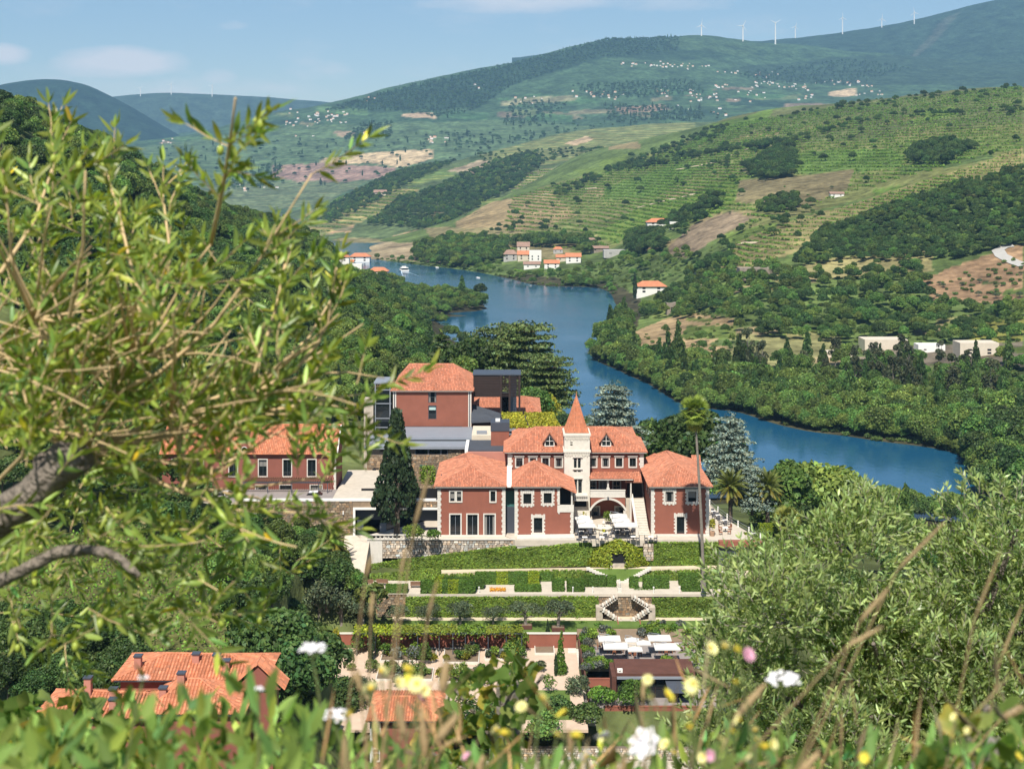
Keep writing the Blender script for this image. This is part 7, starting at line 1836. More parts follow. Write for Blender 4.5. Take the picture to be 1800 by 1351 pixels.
for px, py in ((1085, 938), (1102, 940), (1112, 934), (1090, 931)): dining(px, py, ZT, 'under the right courtyard parasols')
for px, py in ((1064, 944),): dining(px, py, ZT, 'beside the courtyard fountain')
for px, py, w in ((1079, 1146, 'under the front left patio parasol'), (1092, 1143, 'under the front left patio parasol'), (1062, 1140, 'at the left edge of the patio'), (1170, 1147, 'under the front right patio parasol'), (1183, 1142, 'under the front right patio parasol'), (1116, 1152, 'at the front of the patio'), (1207, 1143, 'at the right edge of the patio')):
 dining(px, py, -69.9, w, LEATHER, WOODC)
ftn = thing('fountain', 'octagonal white stone fountain basin in the courtyard', 'fountain', (Xat(1061, Dz(931, ZT)), Dz(931, ZT), ZT))
x, D = Xat(1061, Dz(931, ZT)), Dz(931, ZT)
m = MB(); m.tube([(x, D, ZT), (x, D, ZT + .2), (x, D, ZT + .55), (x, D, ZT + .56), (x, D, ZT + .4)], [1.55, 1.5, 1.72, 1.5, 1.45], 8, cap=False); m.build('basin', CREAM, ftn)
m = MB(); m.tube([(x, D, ZT + .38), (x, D, ZT + .42)], 1.46, 8); m.build('water', GLASSG, ftn); m = MB(); m.tube([(x, D, ZT), (x, D, ZT + .9), (x, D, ZT + 1.2), (x, D, ZT + 1.6)], [.2, .14, .32, .08], 8); m.build('spout', CREAM, ftn)
bush(1069, 921, 17, 24, ZT, 'lime', 'leafy green bush before the arch of the courtyard', None, 420, .14)
bush(1026, 912, 12, 16, ZT, 'yellow', 'yellow shrub at the foot of the tower', None, 220, .13)
bush(1062, 938, 7, 9, ZT + .3, 'yellow', 'yellow flowers in front of the fountain', None, 120, .1)
# right-hand terrace
def pot(px, py, z, label, h=22, mat='yellow'):
 D = Dz(py, z); x = Xat(px, D); t = thing('potted_plant', label, 'potted plant', (x, D, z)); m = MB(); m.tube([(x, D, z), (x, D, z + .75)], [.32, .45], 10); m.build('pot', POTM, t)
 H = h * D / F; v, f, c = lobe_cards([(0, 0, .75 + H * .5, .5, .5, H * .5), (.15, .1, .7 + H * .7, .35, .35, H * .3)], 260, .15, rng); link('leaves', mesh_np('leaves', v, f, c * .8, [FOL[mat]]), t)
pot(1252, 941, ZT, 'yellow-green plant in a terracotta pot at the pavilion corner')
for px, py, a in ((1266, 931, 1.2), (1267, 939, 1.8), (1283, 930, -1.2), (1282, 938, -1.9)):
 D = Dz(py, ZT); chair(Xat(px, D), D, ZT, a, 'brown armchair of the lounge set on the right terrace', 'brown lounge chairs on the right terrace', LEATHER)
table(Xat(1275, Dz(934, ZT)), Dz(934, ZT), ZT, 'low white table amid the brown lounge chairs', None, WHITEP)
for px, py in ((1262, 912), (1274, 921), (1254, 905)): dining(px, py, ZT, 'at the back of the right terrace')
dining(1325, 944, ZT, 'in the far corner of the right terrace')
rl = thing('terrace_railing', 'white post railing along the slanting edge of the right terrace', 'railing', (38, 222, ZT))
rp_ = [(39.8, 218.8), (38.6, 222.5), (37.5, 226.5), (36.4, 231), (35.6, 236), (34.9, 241), (34.5, 246)]
for x, y in rp_:
 m = MB(); m.box(x - .1, x + .1, y - .1, y + .1, ZT, ZT + 1.05); m.build('post', WHITEP, rl)
for (a, b), (c_, d) in zip(rp_[:-1], rp_[1:]):
 for z in (.45, .92):
  m = MB(); m.tube([(a, b, ZT + z), (c_, d, ZT + z)], .03, 5); m.build('rail', LGREY, rl)
bh = thing('terrace_pavilion', 'dark slate room under the right terrace with a red fascia and glass door', 'building', (Xat(1300, 217.6), 217.6, -63))
m = MB(); m.box(Xat(1264, 217.8), Xat(1320, 217.8), 217.9, 218.45, Zat(1002, 217.8), Zat(960, 217.8)); m.build('slate_wall', GREYM, bh)
m = MB(); m.box(Xat(1264, 217.6), Xat(1341, 217.6), 217.3, 218.45, Zat(959.5, 217.6), Zat(950, 217.6)); m.build('fascia', RED, bh)
m = MB(); m.box(Xat(1275, 217.8), Xat(1292, 217.8), 217.75, 217.88, Zat(999, 217.8), Zat(974, 217.8)); m.build('door_frame', DKSTEEL, bh); m = MB(); m.box(Xat(1278, 217.8), Xat(1286, 217.8), 217.7, 217.74, Zat(997, 217.8), Zat(976, 217.8)); m.build('pane', GLASSG, bh)
m = MB(); m.box(Xat(1266, 217.8), Xat(1294, 217.8), 216.4, 217.7, Zat(1004, 217), Zat(1001, 217)); m.build('doorstep', WHITE, bh)
gslab('east_garden_path', [(Xat(1290, 213), 213, -63.4), (Xat(1420, 213), 213, -63.4), (Xat(1420, 216), 216.5, -63.2), (Xat(1290, 216), 216.5, -63.2)], PATHM)
for a, b, t_, bb, z, lab in ((1308, 1352, 957, 978, -62, 'clipped hedge right of the slate room'), (1310, 1352, 938, 948, -59.8, 'bright hedge beyond the terrace railing'), (1335, 1378, 922, 934, -59, 'pale clipped hedge under the date palms'), (1345, 1395, 975, 990, -62.5, 'low hedge beside the drooping palm')): hedge(a, b, t_, bb, z, 1.4, lab, group=None, yel=[(a, b)] if bb in (948, 934) else ())
# bar pavilion and the walls below
br = thing('bar_pavilion', 'flat brown roofed bar pavilion with dark front and grey awning', 'pavilion', (Xat(1150, 185), 185, -71.5))
x0, x1 = Xat(1083, 185), Xat(1222, 185)
m = MB(); m.prism([(x0, 185, -68.05), (x0, 189.8, -67.75), (x0, 189.8, -68.8), (x0, 185, -68.8)], (x1 - x0, 0, 0)); m.build('roof', CORTEN, br)
m = MB(); m.box(x0 + .1, x1 - .02, 184.8, 184.98, -68.75, -68.42); m.build('gutter', LGREY, br)
for i in range(6):
 a = x0 + .3 + (x1 - x0 - .5) * i / 6; m = MB(); m.box(a, a + (x1 - x0 - .5) / 6 - .12, 185.5, 185.6, -71.5, -68.81); m.build('pane', GLASS, br)
m = MB(); m.box(x0 + .1, x1 - .1, 185.7, 189.5, -71.5, -68.81); m.build('wall', DKSTEEL, br)
m = MB(); m.box(x0 - .6, x0, 184.6, 190, -71.8, -68.3); m.build('side_wall', CORTEN, br)
m = MB(); m.slab([(Xat(1173, 184), 182.6, -69.75), (Xat(1211, 184), 182.6, -69.75), (Xat(1208, 184), 185.3, -68.95), (Xat(1171, 184), 185.3, -68.95)], .06); m.build('awning', GREYM, br)
m = MB(); m.box(x0 + .2, x0 + .9, 185.2, 185.8, -68.0, -67.6); m.tube([(x0 + .5, 185.4, -67.7), (x0 + .5, 185.1, -67.5)], .16, 8); m.build('floodlight', WHITEP, br)
for a, b, z0, z1, D, lab in ((1030, 1080, -71.2, -70.1, 188.4, 'short red wall left of the bar pavilion'), (1063, 1228, -73.7, -71.5, 182.2, 'long red wall below the bar pavilion')):
 m = MB(); m.box(Xat(a, D), Xat(b, D), D, D + .3, z0, z1); m.box(Xat(a, D), Xat(b, D), D - .04, D + .34, z1 + .002, z1 + .12); tag(m.build('red_wall', RED, None, origin=(Xat(a, D), D, z0)), lab, 'wall')
gslab('curved_path', [(Xat(1030, 180), 178, -71.9), (Xat(1046, 180), 178, -71.9), (Xat(1040, 188), 187.4, -71.3), (Xat(1024, 188), 187.4, -71.3)], PAVE)
bush(1110, 1238, 66, 44, -71.5, 'hedge', 'big rounded bush before the bar pavilion', None, 2200, .15)
bush(1060, 1240, 54, 34, -71.6, 'hedge', 'broad bush on the curved path left of the bar', None, 1700, .15, tint=1.15)
bush(1014, 1236, 44, 50, -71.6, 'olive', 'grey-green tree at the bend of the curved path', None, 1500, .14)
for px, py, w, h, lab in ((1030, 1272, 60, 38, 'dark bush below the curved path'), (985, 1262, 50, 40, 'dark bush left below the curved path'), (905, 1262, 70, 50, 'dark bush below the lower lawn'), (830, 1290, 90, 60, 'dark bush under the vine, the largest below the lawn'), (560, 1215, 80, 70, 'dark green bush left of the gravel square'), (530, 1180, 60, 60, 'dark bush left of the red garden wall'), (960, 1300, 80, 44, 'bush above the low stone wall')):
 bush(px, py, w, h, Z4 - .8, 'dark' if 'dark' in lab else 'shrub', lab, None, 1500, .2)
lw = thing('rubble_wall', 'grey dry stone wall at the bottom of the garden', 'retaining wall', (Xat(1000, 172), 172, -74)); rubble(lw, Xat(860, 172), Xat(1250, 172), -74.6, -72.6, 172, STONEW, 'stone', .42, n_max=280, seed=51)
gslab('lower_path', [(Xat(800, 168), 168, -74.4), (Xat(1260, 168), 168, -74.4), (Xat(1260, 172), 171.9, -74.2), (Xat(800, 172), 171.9, -74.2)], PAVE)
bush(727, 953, 40, 34, ZT - .1, 'lime', 'green bushes right of the big cypress trunk', None, 900, .16)
bush(762, 953, 26, 24, ZT - .1, 'hedge', 'small bush at the annex corner', None, 500, .16)
bush(752, 862, 30, 46, ZT + 3, 'lime', 'bright green tree behind the big cypress', None, 900, .2, 'young_tree', 'tree')

# ---------------------------------------------------------------- specimen trees and palms
single('bigcypress', 697, 944, 220.2, 225, 'huge dark cone shaped cypress before the garage')
single('bluecedar', 1080, 812, 262, 150, 'blue cedar behind the manor roof, left of the dark trees', 1, rot=.4)
single('bluecedar', 1284, 868, 250, 150, 'silvery blue cedar right of the right pavilion', 0, rot=1.9)
single('bluecedar', 1322, 905, 245, 96, 'small blue cedar behind the date palms', 1, rot=3)
for px, py, D, h, v, lab in ((925, 735, 335, 170, 0, 'great flat-tiered cedar behind the steel tower'), (880, 720, 350, 150, 1, 'flat-tiered cedar left of the great one'), (960, 740, 318, 118, 1, 'lower cedar right of the great one')): single('cedar', px, py, D, h, lab, v)
single('pine', 776, 690, 352, 108, 'dark open pine against the water'); single('pine', 500, 470, 520, 90, 'dark cedar-like pine on the ridge of the left slope')
single('oak', 835, 700, 345, 118, 'rounded pale flowering tree left of the cedars', 2); single('broad', 812, 690, 330, 72, 'bright green round tree over the tall block', 0); single('broad', 935, 745, 300, 78, 'green tree right of the steel tower', 1)
bush(964, 741, 44, 52, -56.5 * 1.0, 'yellow', 'yellow-green round tree beside the planted roofs', None, 1300, .26, 'yellow_tree', 'tree')
for px, py, h, v, lab in ((1140, 858, 135, 0, 'dark round tree behind the manor, the left one'), (1180, 862, 140, 2, 'dark round tree behind the tall palm'), (1222, 862, 150, 1, 'dark round tree left of the silvery cedar'), (1112, 845, 100, 2, 'dark tree at the right gable of the manor'), (1250, 850, 120, 0, 'dark tree behind the silvery cedar')): single('oak', px, py, 268 + (px % 7), h, lab, v)
for px, py, D, h, v, lab in ((1440, 965, 268, 180, 1, 'largest leafy tree of the riverside wood'), (1500, 975, 272, 150, 0, 'leafy tree at the right end of the riverside wood'), (1385, 955, 262, 150, 2, 'leafy tree behind the date palms'), (1560, 985, 300, 110, 1, 'low leafy tree by the near shore')): single('broad', px, py, D, h, lab, v)
single('poplar', 1592, 940, 380, 92, 'dark tree standing at the near shore'); single('poplar', 812, 520, 1020, 40, 'tall dark poplar on the river tongue', 1); single('oak', 845, 523, 1010, 30, 'round dark tree on the river tongue'); single('broad', 848, 537, 985, 26, 'pale willow at the tip of the river tongue')
single('cypress', 1116, 524, 1010, 46, 'lone pointed cypress beside the orange roofed river house')
for px, py, h, lab in ((1183, 655, 88, 'dense dark poplar clump on the dry knoll'), (1308, 668, 84, 'dark poplar clump left of the flat'), (1367, 718, 84, 'tall poplar clump in the tree belt'), (1440, 732, 92, 'tall poplar clump right of the tree belt middle'), (1610, 700, 80, 'tall poplar by the white sheds')):
 for i, dx in enumerate((-9, 0, 10)):
  single('poplar', px + dx, py + rng.uniform(-2, 2), 590 + i * 4 if px > 1350 else 640 + i * 4, h * (1, .85, .7)[(i + int(px)) % 3], ('left', 'middle', 'right')[i] + ' stem of the ' + lab, i)
def frond(L, droop, w, n=26, lift=.9, ang=0.0):
 """pinnate palm leaf along +x: rib and leaflets"""
 V = []; Fc = []
 def pt(t): return Vector((L * (t - .12 * t * t), 0, lift * L * (t * .75 - droop * t * t)))
 for i in range(n):
  t = .12 + .88 * i / (n - 1); p = pt(t); d = (pt(min(1, t + .02)) - pt(t - .02)).normalized()
  ln = w * math.sin(math.pi * min(1, .18 + t * .78))
  for s in (-1, 1):
   e = p + Vector((d.x * ln * .6, s * ln * .75, d.z * ln * .6 - ln * .35)); k = len(V); o = d * (.055 * L / 3)
   V += [p - o, p + o, e]; Fc.append((k, k + 1, k + 2))
 k = len(V)
 for i in range(8):
  t = i / 7; p = pt(t); V += [p + Vector((0, .045, 0)), p - Vector((0, .045, 0))]
 Q = [(k + 2 * i, k + 2 * i + 1, k + 2 * i + 3, k + 2 * i + 2) for i in range(7)]
 return V, Fc, Q
def palm(px, py, D, hpx, label, L, nf=62, r0=.35, fan=False, dead=0, lean=(0, 0), crown_t=(1.0, 1.0, 1.0)):
 x, y, z = P(px, py, D); H = hpx * D / F
 t = thing('palm_tree', label, 'palm', (x, y, z))
 m = MB(); top = Vector((lean[0], lean[1], H)); nseg = 22
 pts = [Vector((lean[0] * q ** 1.4, lean[1] * q ** 1.4, H * q)) for q in np.linspace(0, 1, nseg)]
 rad = [r0 * (1.75 if i == 0 else 1.25 if i == 1 else 1.0 if not fan else 1 - .45 * i / nseg) * (1.06 if i % 2 else .97) for i in range(nseg)]
 m.tube(pts, rad, 9); me = bpy.data.meshes.new('trunk'); me.from_pydata(m.v, [], m.f); me.materials.append(BARKG if fan else BARK); link('trunk', me, t)
 rr = random.Random(px); count = nf + dead
 for i in range(count):
  el = 1.4 - 2.35 * ((i + .5) / nf) ** (.85 if not fan else 1.1) if i < nf else -1.25 - rr.random() * .2
  az = i * 2.39996
  if not fan: V, T, Q = frond(L * rr.uniform(.85, 1.08), .62 + .2 * rr.random(), L * .20, lift=.55)
  else:
   V = []; T = []; Q = []; st_ = L * .42
   for q in range(13):                      # fan of narrow blades on a stalk
    a = (q - 6) * .19; e = Vector((st_ + math.cos(a) * L * .6, math.sin(a) * L * .62, -.25 * L * abs(a) - .12 * L)); k = len(V); b0 = Vector((st_ * .9, 0, 0)); sd = Vector((-math.sin(a), math.cos(a), 0)) * .05 * L; mid = b0.lerp(e, .5)
    V += [b0, mid - sd, e, mid + sd]; Q.append((k, k + 1, k + 2, k + 3))
   k = len(V); V += [Vector((0, .03, 0)), Vector((0, -.03, 0)), Vector((st_, -.02, 0)), Vector((st_, .02, 0))]; Q.append((k, k + 1, k + 2, k + 3))
  M = Matrix.Rotation(az + rr.uniform(-.2, .2), 3, 'Z') @ Matrix.Rotation(-el, 3, 'Y')
  base = top + Vector((math.cos(az) * .2, math.sin(az) * .2, rr.uniform(-.5, .3) if i < nf else -rr.random() * L * .5))
  Vv = [M @ v + base for v in V]
  old = i > nf * .72; br = math.exp(rr.gauss(0, .15))
  c = np.array((1.5, 1.05, .9)) * br * 1.1 if i >= nf else (np.array((1.6, 1.15, .7)) * br if old and not fan else np.array((1.05, 1.0, .9)) * br if not fan else np.array((1.15, 1.1, 1.0)) * br)
  me = mesh_np('frond', np.array([tuple(v) for v in Vv]), [np.array(T, np.int32).reshape(-1, 3), np.array(Q, np.int32)], np.tile(c * np.array(crown_t), (len(Vv), 1)), [FOL['palm']])
  link('frond', me, t)
palm(1236.5, 1032, 208.5, 312, 'very tall thin fan palm rising in front of the right pavilion', 2.35, 52, .27, True, 16, (-1.35, 0), (1.5, 1.7, 1.2))
palm(1284, 925, 243, 72, 'date palm with arching fronds just right of the pavilion', 3.7, 70, .38)
palm(1349, 925, 244, 72, 'date palm on a clear trunk, the right one of the pair', 3.7, 70, .38)
palm(1380, 985, 222, 74, 'drooping fan palm with yellow hanging flowers', 2.3, 40, .32, True, 14, (.3, 0), (1.5, 1.35, 1.2))
palm(585, 1000, 214, 50, 'feather palm at the left end of the driveway', 3.4, 60, .35)
# villa at the lower left
vd = 122.0
vl = thing('lower_villa', 'orange roofed villa with grey capped chimneys at the lower left', 'villa', (Xat(320, vd), vd, -52))
def vroof(par, x0, x1, y0, y1, ze, ra, rb, nm='roof'): return hip_roof(par, x0, x1, y0, y1, ze, ra, rb, TILEO, nm, tw=.3)
zr = Zat(1147, 126)
m = MB(); m.box(Xat(205, vd), Xat(452, vd), 123.2, 128.8, -56, Zat(1195, 122.6) - .1); m.build('wall', REDW, vl)
vroof(vl, Xat(196, 122.6), Xat(470, 122.6), 122.6, 129.4, Zat(1195, 122.6), (Xat(292, 126), 126, zr), (Xat(405, 126), 126, zr - .1))
m = MB(); m.box(Xat(412, vd), Xat(480, vd), 122, 125, -56, Zat(1205, 121.5)); m.build('wing_wall', REDW, vl)
x0, x1, yy, yb = Xat(412, 121.5), Xat(492, 121.5), 121.5, 124.2; xm = (x0 + x1) / 2; zl, zh = Zat(1212, yy), Zat(1167, yy); wr_ = MB()
for xe in (x0 - .5, x1 + .4):
 pq = [(xe, yy, zl), (xe, yb, zl), (xm, yb, zh), (xm, yy, zh)]; t = tiles(pq, (pq[0], pq[1]), tw=.3); k0 = len(wr_.v); wr_.v += t.v; wr_.c += t.c; wr_.f += [tuple(k + k0 for k in f) for f in t.f]
wr_.build('wing_roof', TILEO, vl)
m = MB(); m.prism([(x0, yy + .25, zl - .05), (x1, yy + .25, zl - .05), (xm, yy + .25, zh - .12)], (0, .2, 0)); m.build('gable', REDW, vl)
vroof(vl, Xat(250, 117), Xat(430, 117), 117, 123.4, Zat(1255, 117), (Xat(325, 120.3), 120.3, Zat(1192, 120.3)), (Xat(352, 120.3), 120.3, Zat(1192, 120.3)), 'front_roof')
m = MB(); m.box(Xat(258, 117), Xat(424, 117), 117.5, 122.6, -56, Zat(1256, 117)); m.build('front_wall', REDW, vl)
vroof(vl, Xat(55, 118), Xat(290, 118), 118, 124.6, Zat(1262, 118), (Xat(130, 121.3), 121.3, Zat(1212, 121.3)), (Xat(260, 121.3), 121.3, Zat(1217, 121.3)), 'side_roof')
m = MB(); m.box(Xat(66, 118), Xat(280, 118), 118.6, 124, -57, Zat(1263, 118)); m.build('side_wall', REDW, vl)
for px, py, hp, D in ((345, 1166, 18, 125), (381, 1168, 18, 125), (398, 1182, 22, 124), (243, 1182, 30, 124.2), (319, 1204, 22, 120), (199, 1236, 26, 120), (199, 1258, 30, 118.6), (287, 1226, 18, 119), (155, 1220, 30, 121)):
 x, z0, z1 = Xat(px, D), Zat(py + 6, D), Zat(py - hp, D); m = MB(); m.box(x - .3, x + .3, D - .3, D + .3, z0, z1); ch = m.build('chimney', SALMON, vl); m = MB(); m.box(x - .38, x + .38, D - .38, D + .38, z1 + .002, z1 + .12); m.build('cap', GREYM, ch)
# little house hidden by the flowers
sh = thing('small_house', 'little house with orange roof half hidden behind the flowers', 'house', (Xat(700, 150), 150, -64))
D = 148; x0, x1 = Xat(655, D), Xat(770, D)
ops = [(Xat(659, D), Xat(667, D), Zat(1288, D), Zat(1272, D)), (Xat(656.5, D), Xat(666, D), Zat(1335, D), Zat(1315, D))]
m = MB(); shell(m, x0, x1, D, 155, -67, Zat(1264, D), ops, .25); m.build('wall', REDW, sh)
for o_ in ops: window(sh, *o_, D, .14, cols=1)
hip_roof(sh, Xat(645, D), Xat(778, D), D - .7, 156, Zat(1262, D), (Xat(686, 151), 151.5, Zat(1226, 151)), (Xat(730, 151), 151.5, Zat(1226, 151)), TILEO, tw=.3)
m = MB(); m.box(x0 - .3, x0 - .02, D, 155, -67, Zat(1268, D)); m.build('white_corner', WHITEP, sh)
# ---------------------------------------------------------------- houses across the valley, boats, road, turbines
WALLS = {'white': WHITEP, 'cream': plain('cream_paint', (0.62, 0.54, 0.42), .8, .1, .3), 'grey': plain('old_plaster', (0.42, 0.40, 0.37), .9, .2, .3), 'stone': plain('field_stone', (0.27, 0.22, 0.17), .95, .3, .5)}
ROOFO = plain('far_roof_orange', (0.52, 0.20, 0.10), .9, .2, .3); ROOFB = plain('far_roof_brown', (0.30, 0.19, 0.14), .9, .2, .3)
def far_house(land, px, py, wp, hp, wall, roof, label, group=None, hip=False, D=None, nwin=2, name='house'):
 h = land.hit(px, py)
 if h is None: return
 x, y, z = h; k = y / F * 1.18; w, hh = wp * k, hp * k; d = max(6, w * .6)
 t = thing(name, label, 'house', (x, y, z), group)
 wz = hh * .62 if roof else hh
 m = MB(); m.box(x - w / 2, x + w / 2, y, y + d, z - 3, z + wz); b = m.build('wall', WALLS[wall], t)
 if roof:
  m = MB(); o = w * .05; e = z + wz; rz = z + hh
  A, B, C_, D_ = (x - w / 2 - o, y - o, e), (x + w / 2 + o, y - o, e), (x + w / 2 + o, y + d + o, e), (x - w / 2 - o, y + d + o, e)
  ins = w * .28 if hip else 0
  R1, R2 = (x - w / 2 - o + ins, y + d / 2, rz), (x + w / 2 + o - ins, y + d / 2, rz)
  m.add([A, B, C_, D_, R1, R2], [(0, 1, 5, 4), (2, 3, 4, 5), (3, 0, 4), (1, 2, 5), (0, 3, 2, 1)]); m.build('roof', roof, t)
 for i in range(nwin):
  for zz in ((.18, .42) if hp > 12 else (.28,)):
   cx = x - w / 2 + w * (i + .5) / nwin; m = MB(); m.box(cx - w * .05, cx + w * .05, y - .08, y - .01, z + hh * zz, z + hh * (zz + .14)); m.build('window', DARK, t)
RV = 'houses of the village on the far bank'
for a in ((897, 459, 20, 17, 'grey', ROOFB, 'tall grey house at the left of the river village', 1), (920, 446, 18, 18, 'cream', ROOFB, 'cream house with brown roof at the top of the river village', 0), (923, 458, 22, 15, 'cream', ROOFO, 'cream house in the middle of the river village', 0), (941, 460, 18, 17, 'white', None, 'flat white house in the middle of the river village', 0), (935, 472, 24, 11, 'white', ROOFB, 'lowest white house of the river village', 0),
          (970, 473, 22, 14, 'white', ROOFO, 'white house by the dark trees, right of the lowest one', 0), (991, 459, 22, 10, 'cream', ROOFO, 'low cream house with orange roof in the river village', 0), (1008, 462, 22, 15, 'white', ROOFO, 'white house with orange gable roof at the right of the river village', 0), (981, 445, 14, 10, 'grey', ROOFO, 'small orange roofed house between dark trees', 1), (1038, 434, 20, 14, 'white', ROOFB, 'white house beside the dirt track above the village', 1), (1054, 442, 26, 9, 'stone', ROOFB, 'long brown stone barn above the village', 0), (1085, 448, 40, 7, 'grey', None, 'long grey wall-like building right of the barn', 0),
          (1158, 400, 34, 15, 'white', ROOFO, 'wide white villa with orange roof above the copse', 1), (1186, 401, 14, 9, 'white', None, 'white annex right of the wide villa', 0), (1145, 518, 44, 20, 'white', ROOFO, 'white house with bright orange hipped roof by the water', 1), (1354, 364, 16, 9, 'cream', ROOFB, 'small cream ruin among the upper vineyards', 0), (1472, 346, 20, 8, 'white', ROOFB, 'white shed at the top of the terraced spur', 0), (1330, 488, 50, 14, 'stone', None, 'roofless stone ruin across the river', 0), (1222, 482, 10, 12, 'white', None, 'tiny white chapel on the rock spur', 0),
          (1190, 548, 30, 14, 'stone', None, 'stone ruin below the railway', 0), (1558, 614, 64, 15, 'cream', None, 'long white shed on the flat across the river', 0), (1722, 626, 58, 20, 'cream', None, 'white shed with green door at the right', 0), (1638, 618, 40, 11, 'white', None, 'small white shed between the long ones', 0), (1480, 628, 44, 8, 'cream', None, 'low pale greenhouse left of the sheds', 0), (668, 345, 18, 10, 'cream', ROOFB, 'cream quarry house on the middle hill', 0)):
 far_house(mid if a[0] == 668 else right, a[0], a[1], a[2], a[3], a[4], a[5], a[6], RV if 880 < a[0] < 1100 else None, bool(a[7]))
for a in ((547, 432, 28, 15, 'white', ROOFO, 'orange roofed house over the ridge of the left slope', 1), (598, 462, 26, 13, 'white', ROOFO, 'orange roofed house at the left of the shore hamlet', 1), (632, 461, 30, 14, 'white', ROOFO, 'broad orange roofed house in the shore hamlet', 1), (612, 468, 16, 10, 'white', ROOFO, 'small house between the two broad ones in the hamlet', 0), (627, 478, 15, 14, 'white', None, 'blue-white house at the foot of the hamlet', 0), (665, 487, 28, 15, 'cream', ROOFO, 'pinkish house with orange roof near the water', 1), (686, 490, 9, 8, 'white', None, 'white hut at the water end of the hamlet', 0)):
 far_house(near, *a[:7], 'houses of the shore hamlet on the left bank', bool(a[7]))
vr = []
for i, (wl, rf_) in enumerate((('white', ROOFO), ('white', ROOFB), ('white', None), ('cream', ROOFO))):
 w, d, h = ((11, 8, 6), (15, 8, 5), (9, 8, 7), (12, 9, 6))[i]
 V = [(-w / 2, 0, -3), (w / 2, 0, -3), (w / 2, d, -3), (-w / 2, d, -3), (-w / 2, 0, h), (w / 2, 0, h), (w / 2, d, h), (-w / 2, d, h), (-w / 2, d / 2, h + 2.6), (w / 2, d / 2, h + 2.6)]
 Fc = [(0, 1, 5, 4), (1, 2, 6, 5), (2, 3, 7, 6), (3, 0, 4, 7)] + ([(4, 5, 9, 8), (6, 7, 8, 9), (7, 4, 8), (5, 6, 9)] if rf_ else [(4, 5, 6, 7)])
 me = bpy.data.meshes.new('village_house'); me.from_pydata(V, [], Fc); me.materials.append(WALLS[wl]); me.materials.append(rf_ or WALLS['grey'])
 for k in range(4, len(Fc)): me.polygons[k].material_index = 1 if k < 6 or not rf_ else 0
 vr.append(me)
VG_ = [(555, 611, 197, 217, 28, 'in the left-hand white village under the far ridge'), (500, 550, 195, 240, 14, 'scattered left of the far white village'), (636, 661, 172, 180, 5, 'under the pines of the far ridge'), (633, 655, 222, 236, 5, 'beside the square far copse'), (744, 767, 239, 251, 8, 'in the hamlet above the sandy field'), (778, 792, 241, 251, 3, 'right of the hamlet above the sandy field'), (825, 867, 150, 154, 5, 'high on the far wooded slope'), (894, 958, 172, 183, 6, 'along the pale road of the far hill'), (1090, 1249, 110, 120, 34, 'in the topmost village row on the far hill'), (1258, 1364, 120, 138, 14, 'at the right end of the topmost village'), (1320, 1423, 141, 158, 28, 'in the dense right-hand village of the far hill'), (1434, 1535, 141, 152, 18, 'in the rightmost village under the mountain'), (1155, 1240, 156, 166, 16, 'in the middle village of the far hill'),
       (1258, 1285, 150, 156, 6, 'in the small knot right of the middle village'), (1211, 1268, 165, 180, 14, 'just below the middle village'), (1000, 1103, 158, 172, 16, 'in the loose village left of the far wood'), (1280, 1345, 160, 177, 9, 'below the dense right-hand village'), (1404, 1430, 167, 175, 6, 'beside the quarry above the near ridge'), (1504, 1550, 161, 168, 8, 'behind the near vineyard ridge'), (1187, 1302, 188, 203, 6, 'lowest on the right of the far hill'), (277, 325, 247, 253, 5, 'on the left saddle of the far hill'), (308, 336, 288, 300, 6, 'in the white hamlet left of the bare field'), (380, 394, 256, 262, 3, 'on the green field left of the far villages'), (407, 490, 328, 336, 5, 'at the foot of the far hill by the bend'), (287, 333, 308, 323, 4, 'behind the left ridge')]
for a, b, c_, d, n, wh in VG_:
 for i in range(n):
  u = rng.random(); h = far.hit(a + (b - a) * u + rng.normal(0, 3), c_ + (d - c_) * (u * .5 + rng.random() * .5 if b - a > 90 else rng.random()) + rng.normal(0, 2.5))
  if h is None: continue
  o = link('village_house', vr[int(rng.choice(4, p=(.35, .2, .1, .35)))], None, h); o.rotation_euler.z = rng.normal(0, .35); s = rng.uniform(.45, 1.0); o.scale = (s, s, s)
  tag(o, 'tiny pale house ' + wh, 'house', 'houses ' + wh)
# boats
def boat(px, py, L, label, big=False):
 D = 100 * F / (py - YH); x = Xat(px, D); z = WZ
 t = thing('river_boat', label, 'boat', (x, D, z), rz=.25)
 def loc(m, nm, mat):
  me = bpy.data.meshes.new(nm); me.from_pydata(m.v, [], m.f); me.materials.append(mat); link(nm, me, t)
 w = L * .3; m = MB(); m.add([(-w, -L / 2, .1), (w, -L / 2, .1), (w, L * .25, .1), (0, L / 2, .1), (-w, L * .25, .1), (-w * 1.1, -L / 2, L * .12), (w * 1.1, -L / 2, L * .12), (w * 1.15, L * .25, L * .13), (0, L * .56, L * .16), (-w * 1.15, L * .25, L * .13)], [(0, 1, 6, 5), (1, 2, 7, 6), (2, 3, 8, 7), (3, 4, 9, 8), (4, 0, 5, 9), (5, 6, 7, 8, 9)]); loc(m, 'hull', WHITEP)
 if big:
  m = MB(); m.box(-w * .8, w * .8, -L * .4, L * .2, L * .13, L * .26); loc(m, 'cabin', GLASS)
  m = MB(); m.box(-w * .95, w * .95, -L * .45, L * .25, L * .26, L * .285); loc(m, 'deck_roof', WHITEP)
  m = MB(); m.box(-w * .5, w * .5, -L * .1, L * .15, L * .285, L * .38); loc(m, 'wheelhouse', WHITEP)
boat(710, 476, 13, 'white passenger boat heading down the river', True); boat(840, 488, 5, 'small white launch near the far bank'); boat(768, 470, 5, 'tiny white launch by the bend')
m = MB(); D = 100 * F / 176
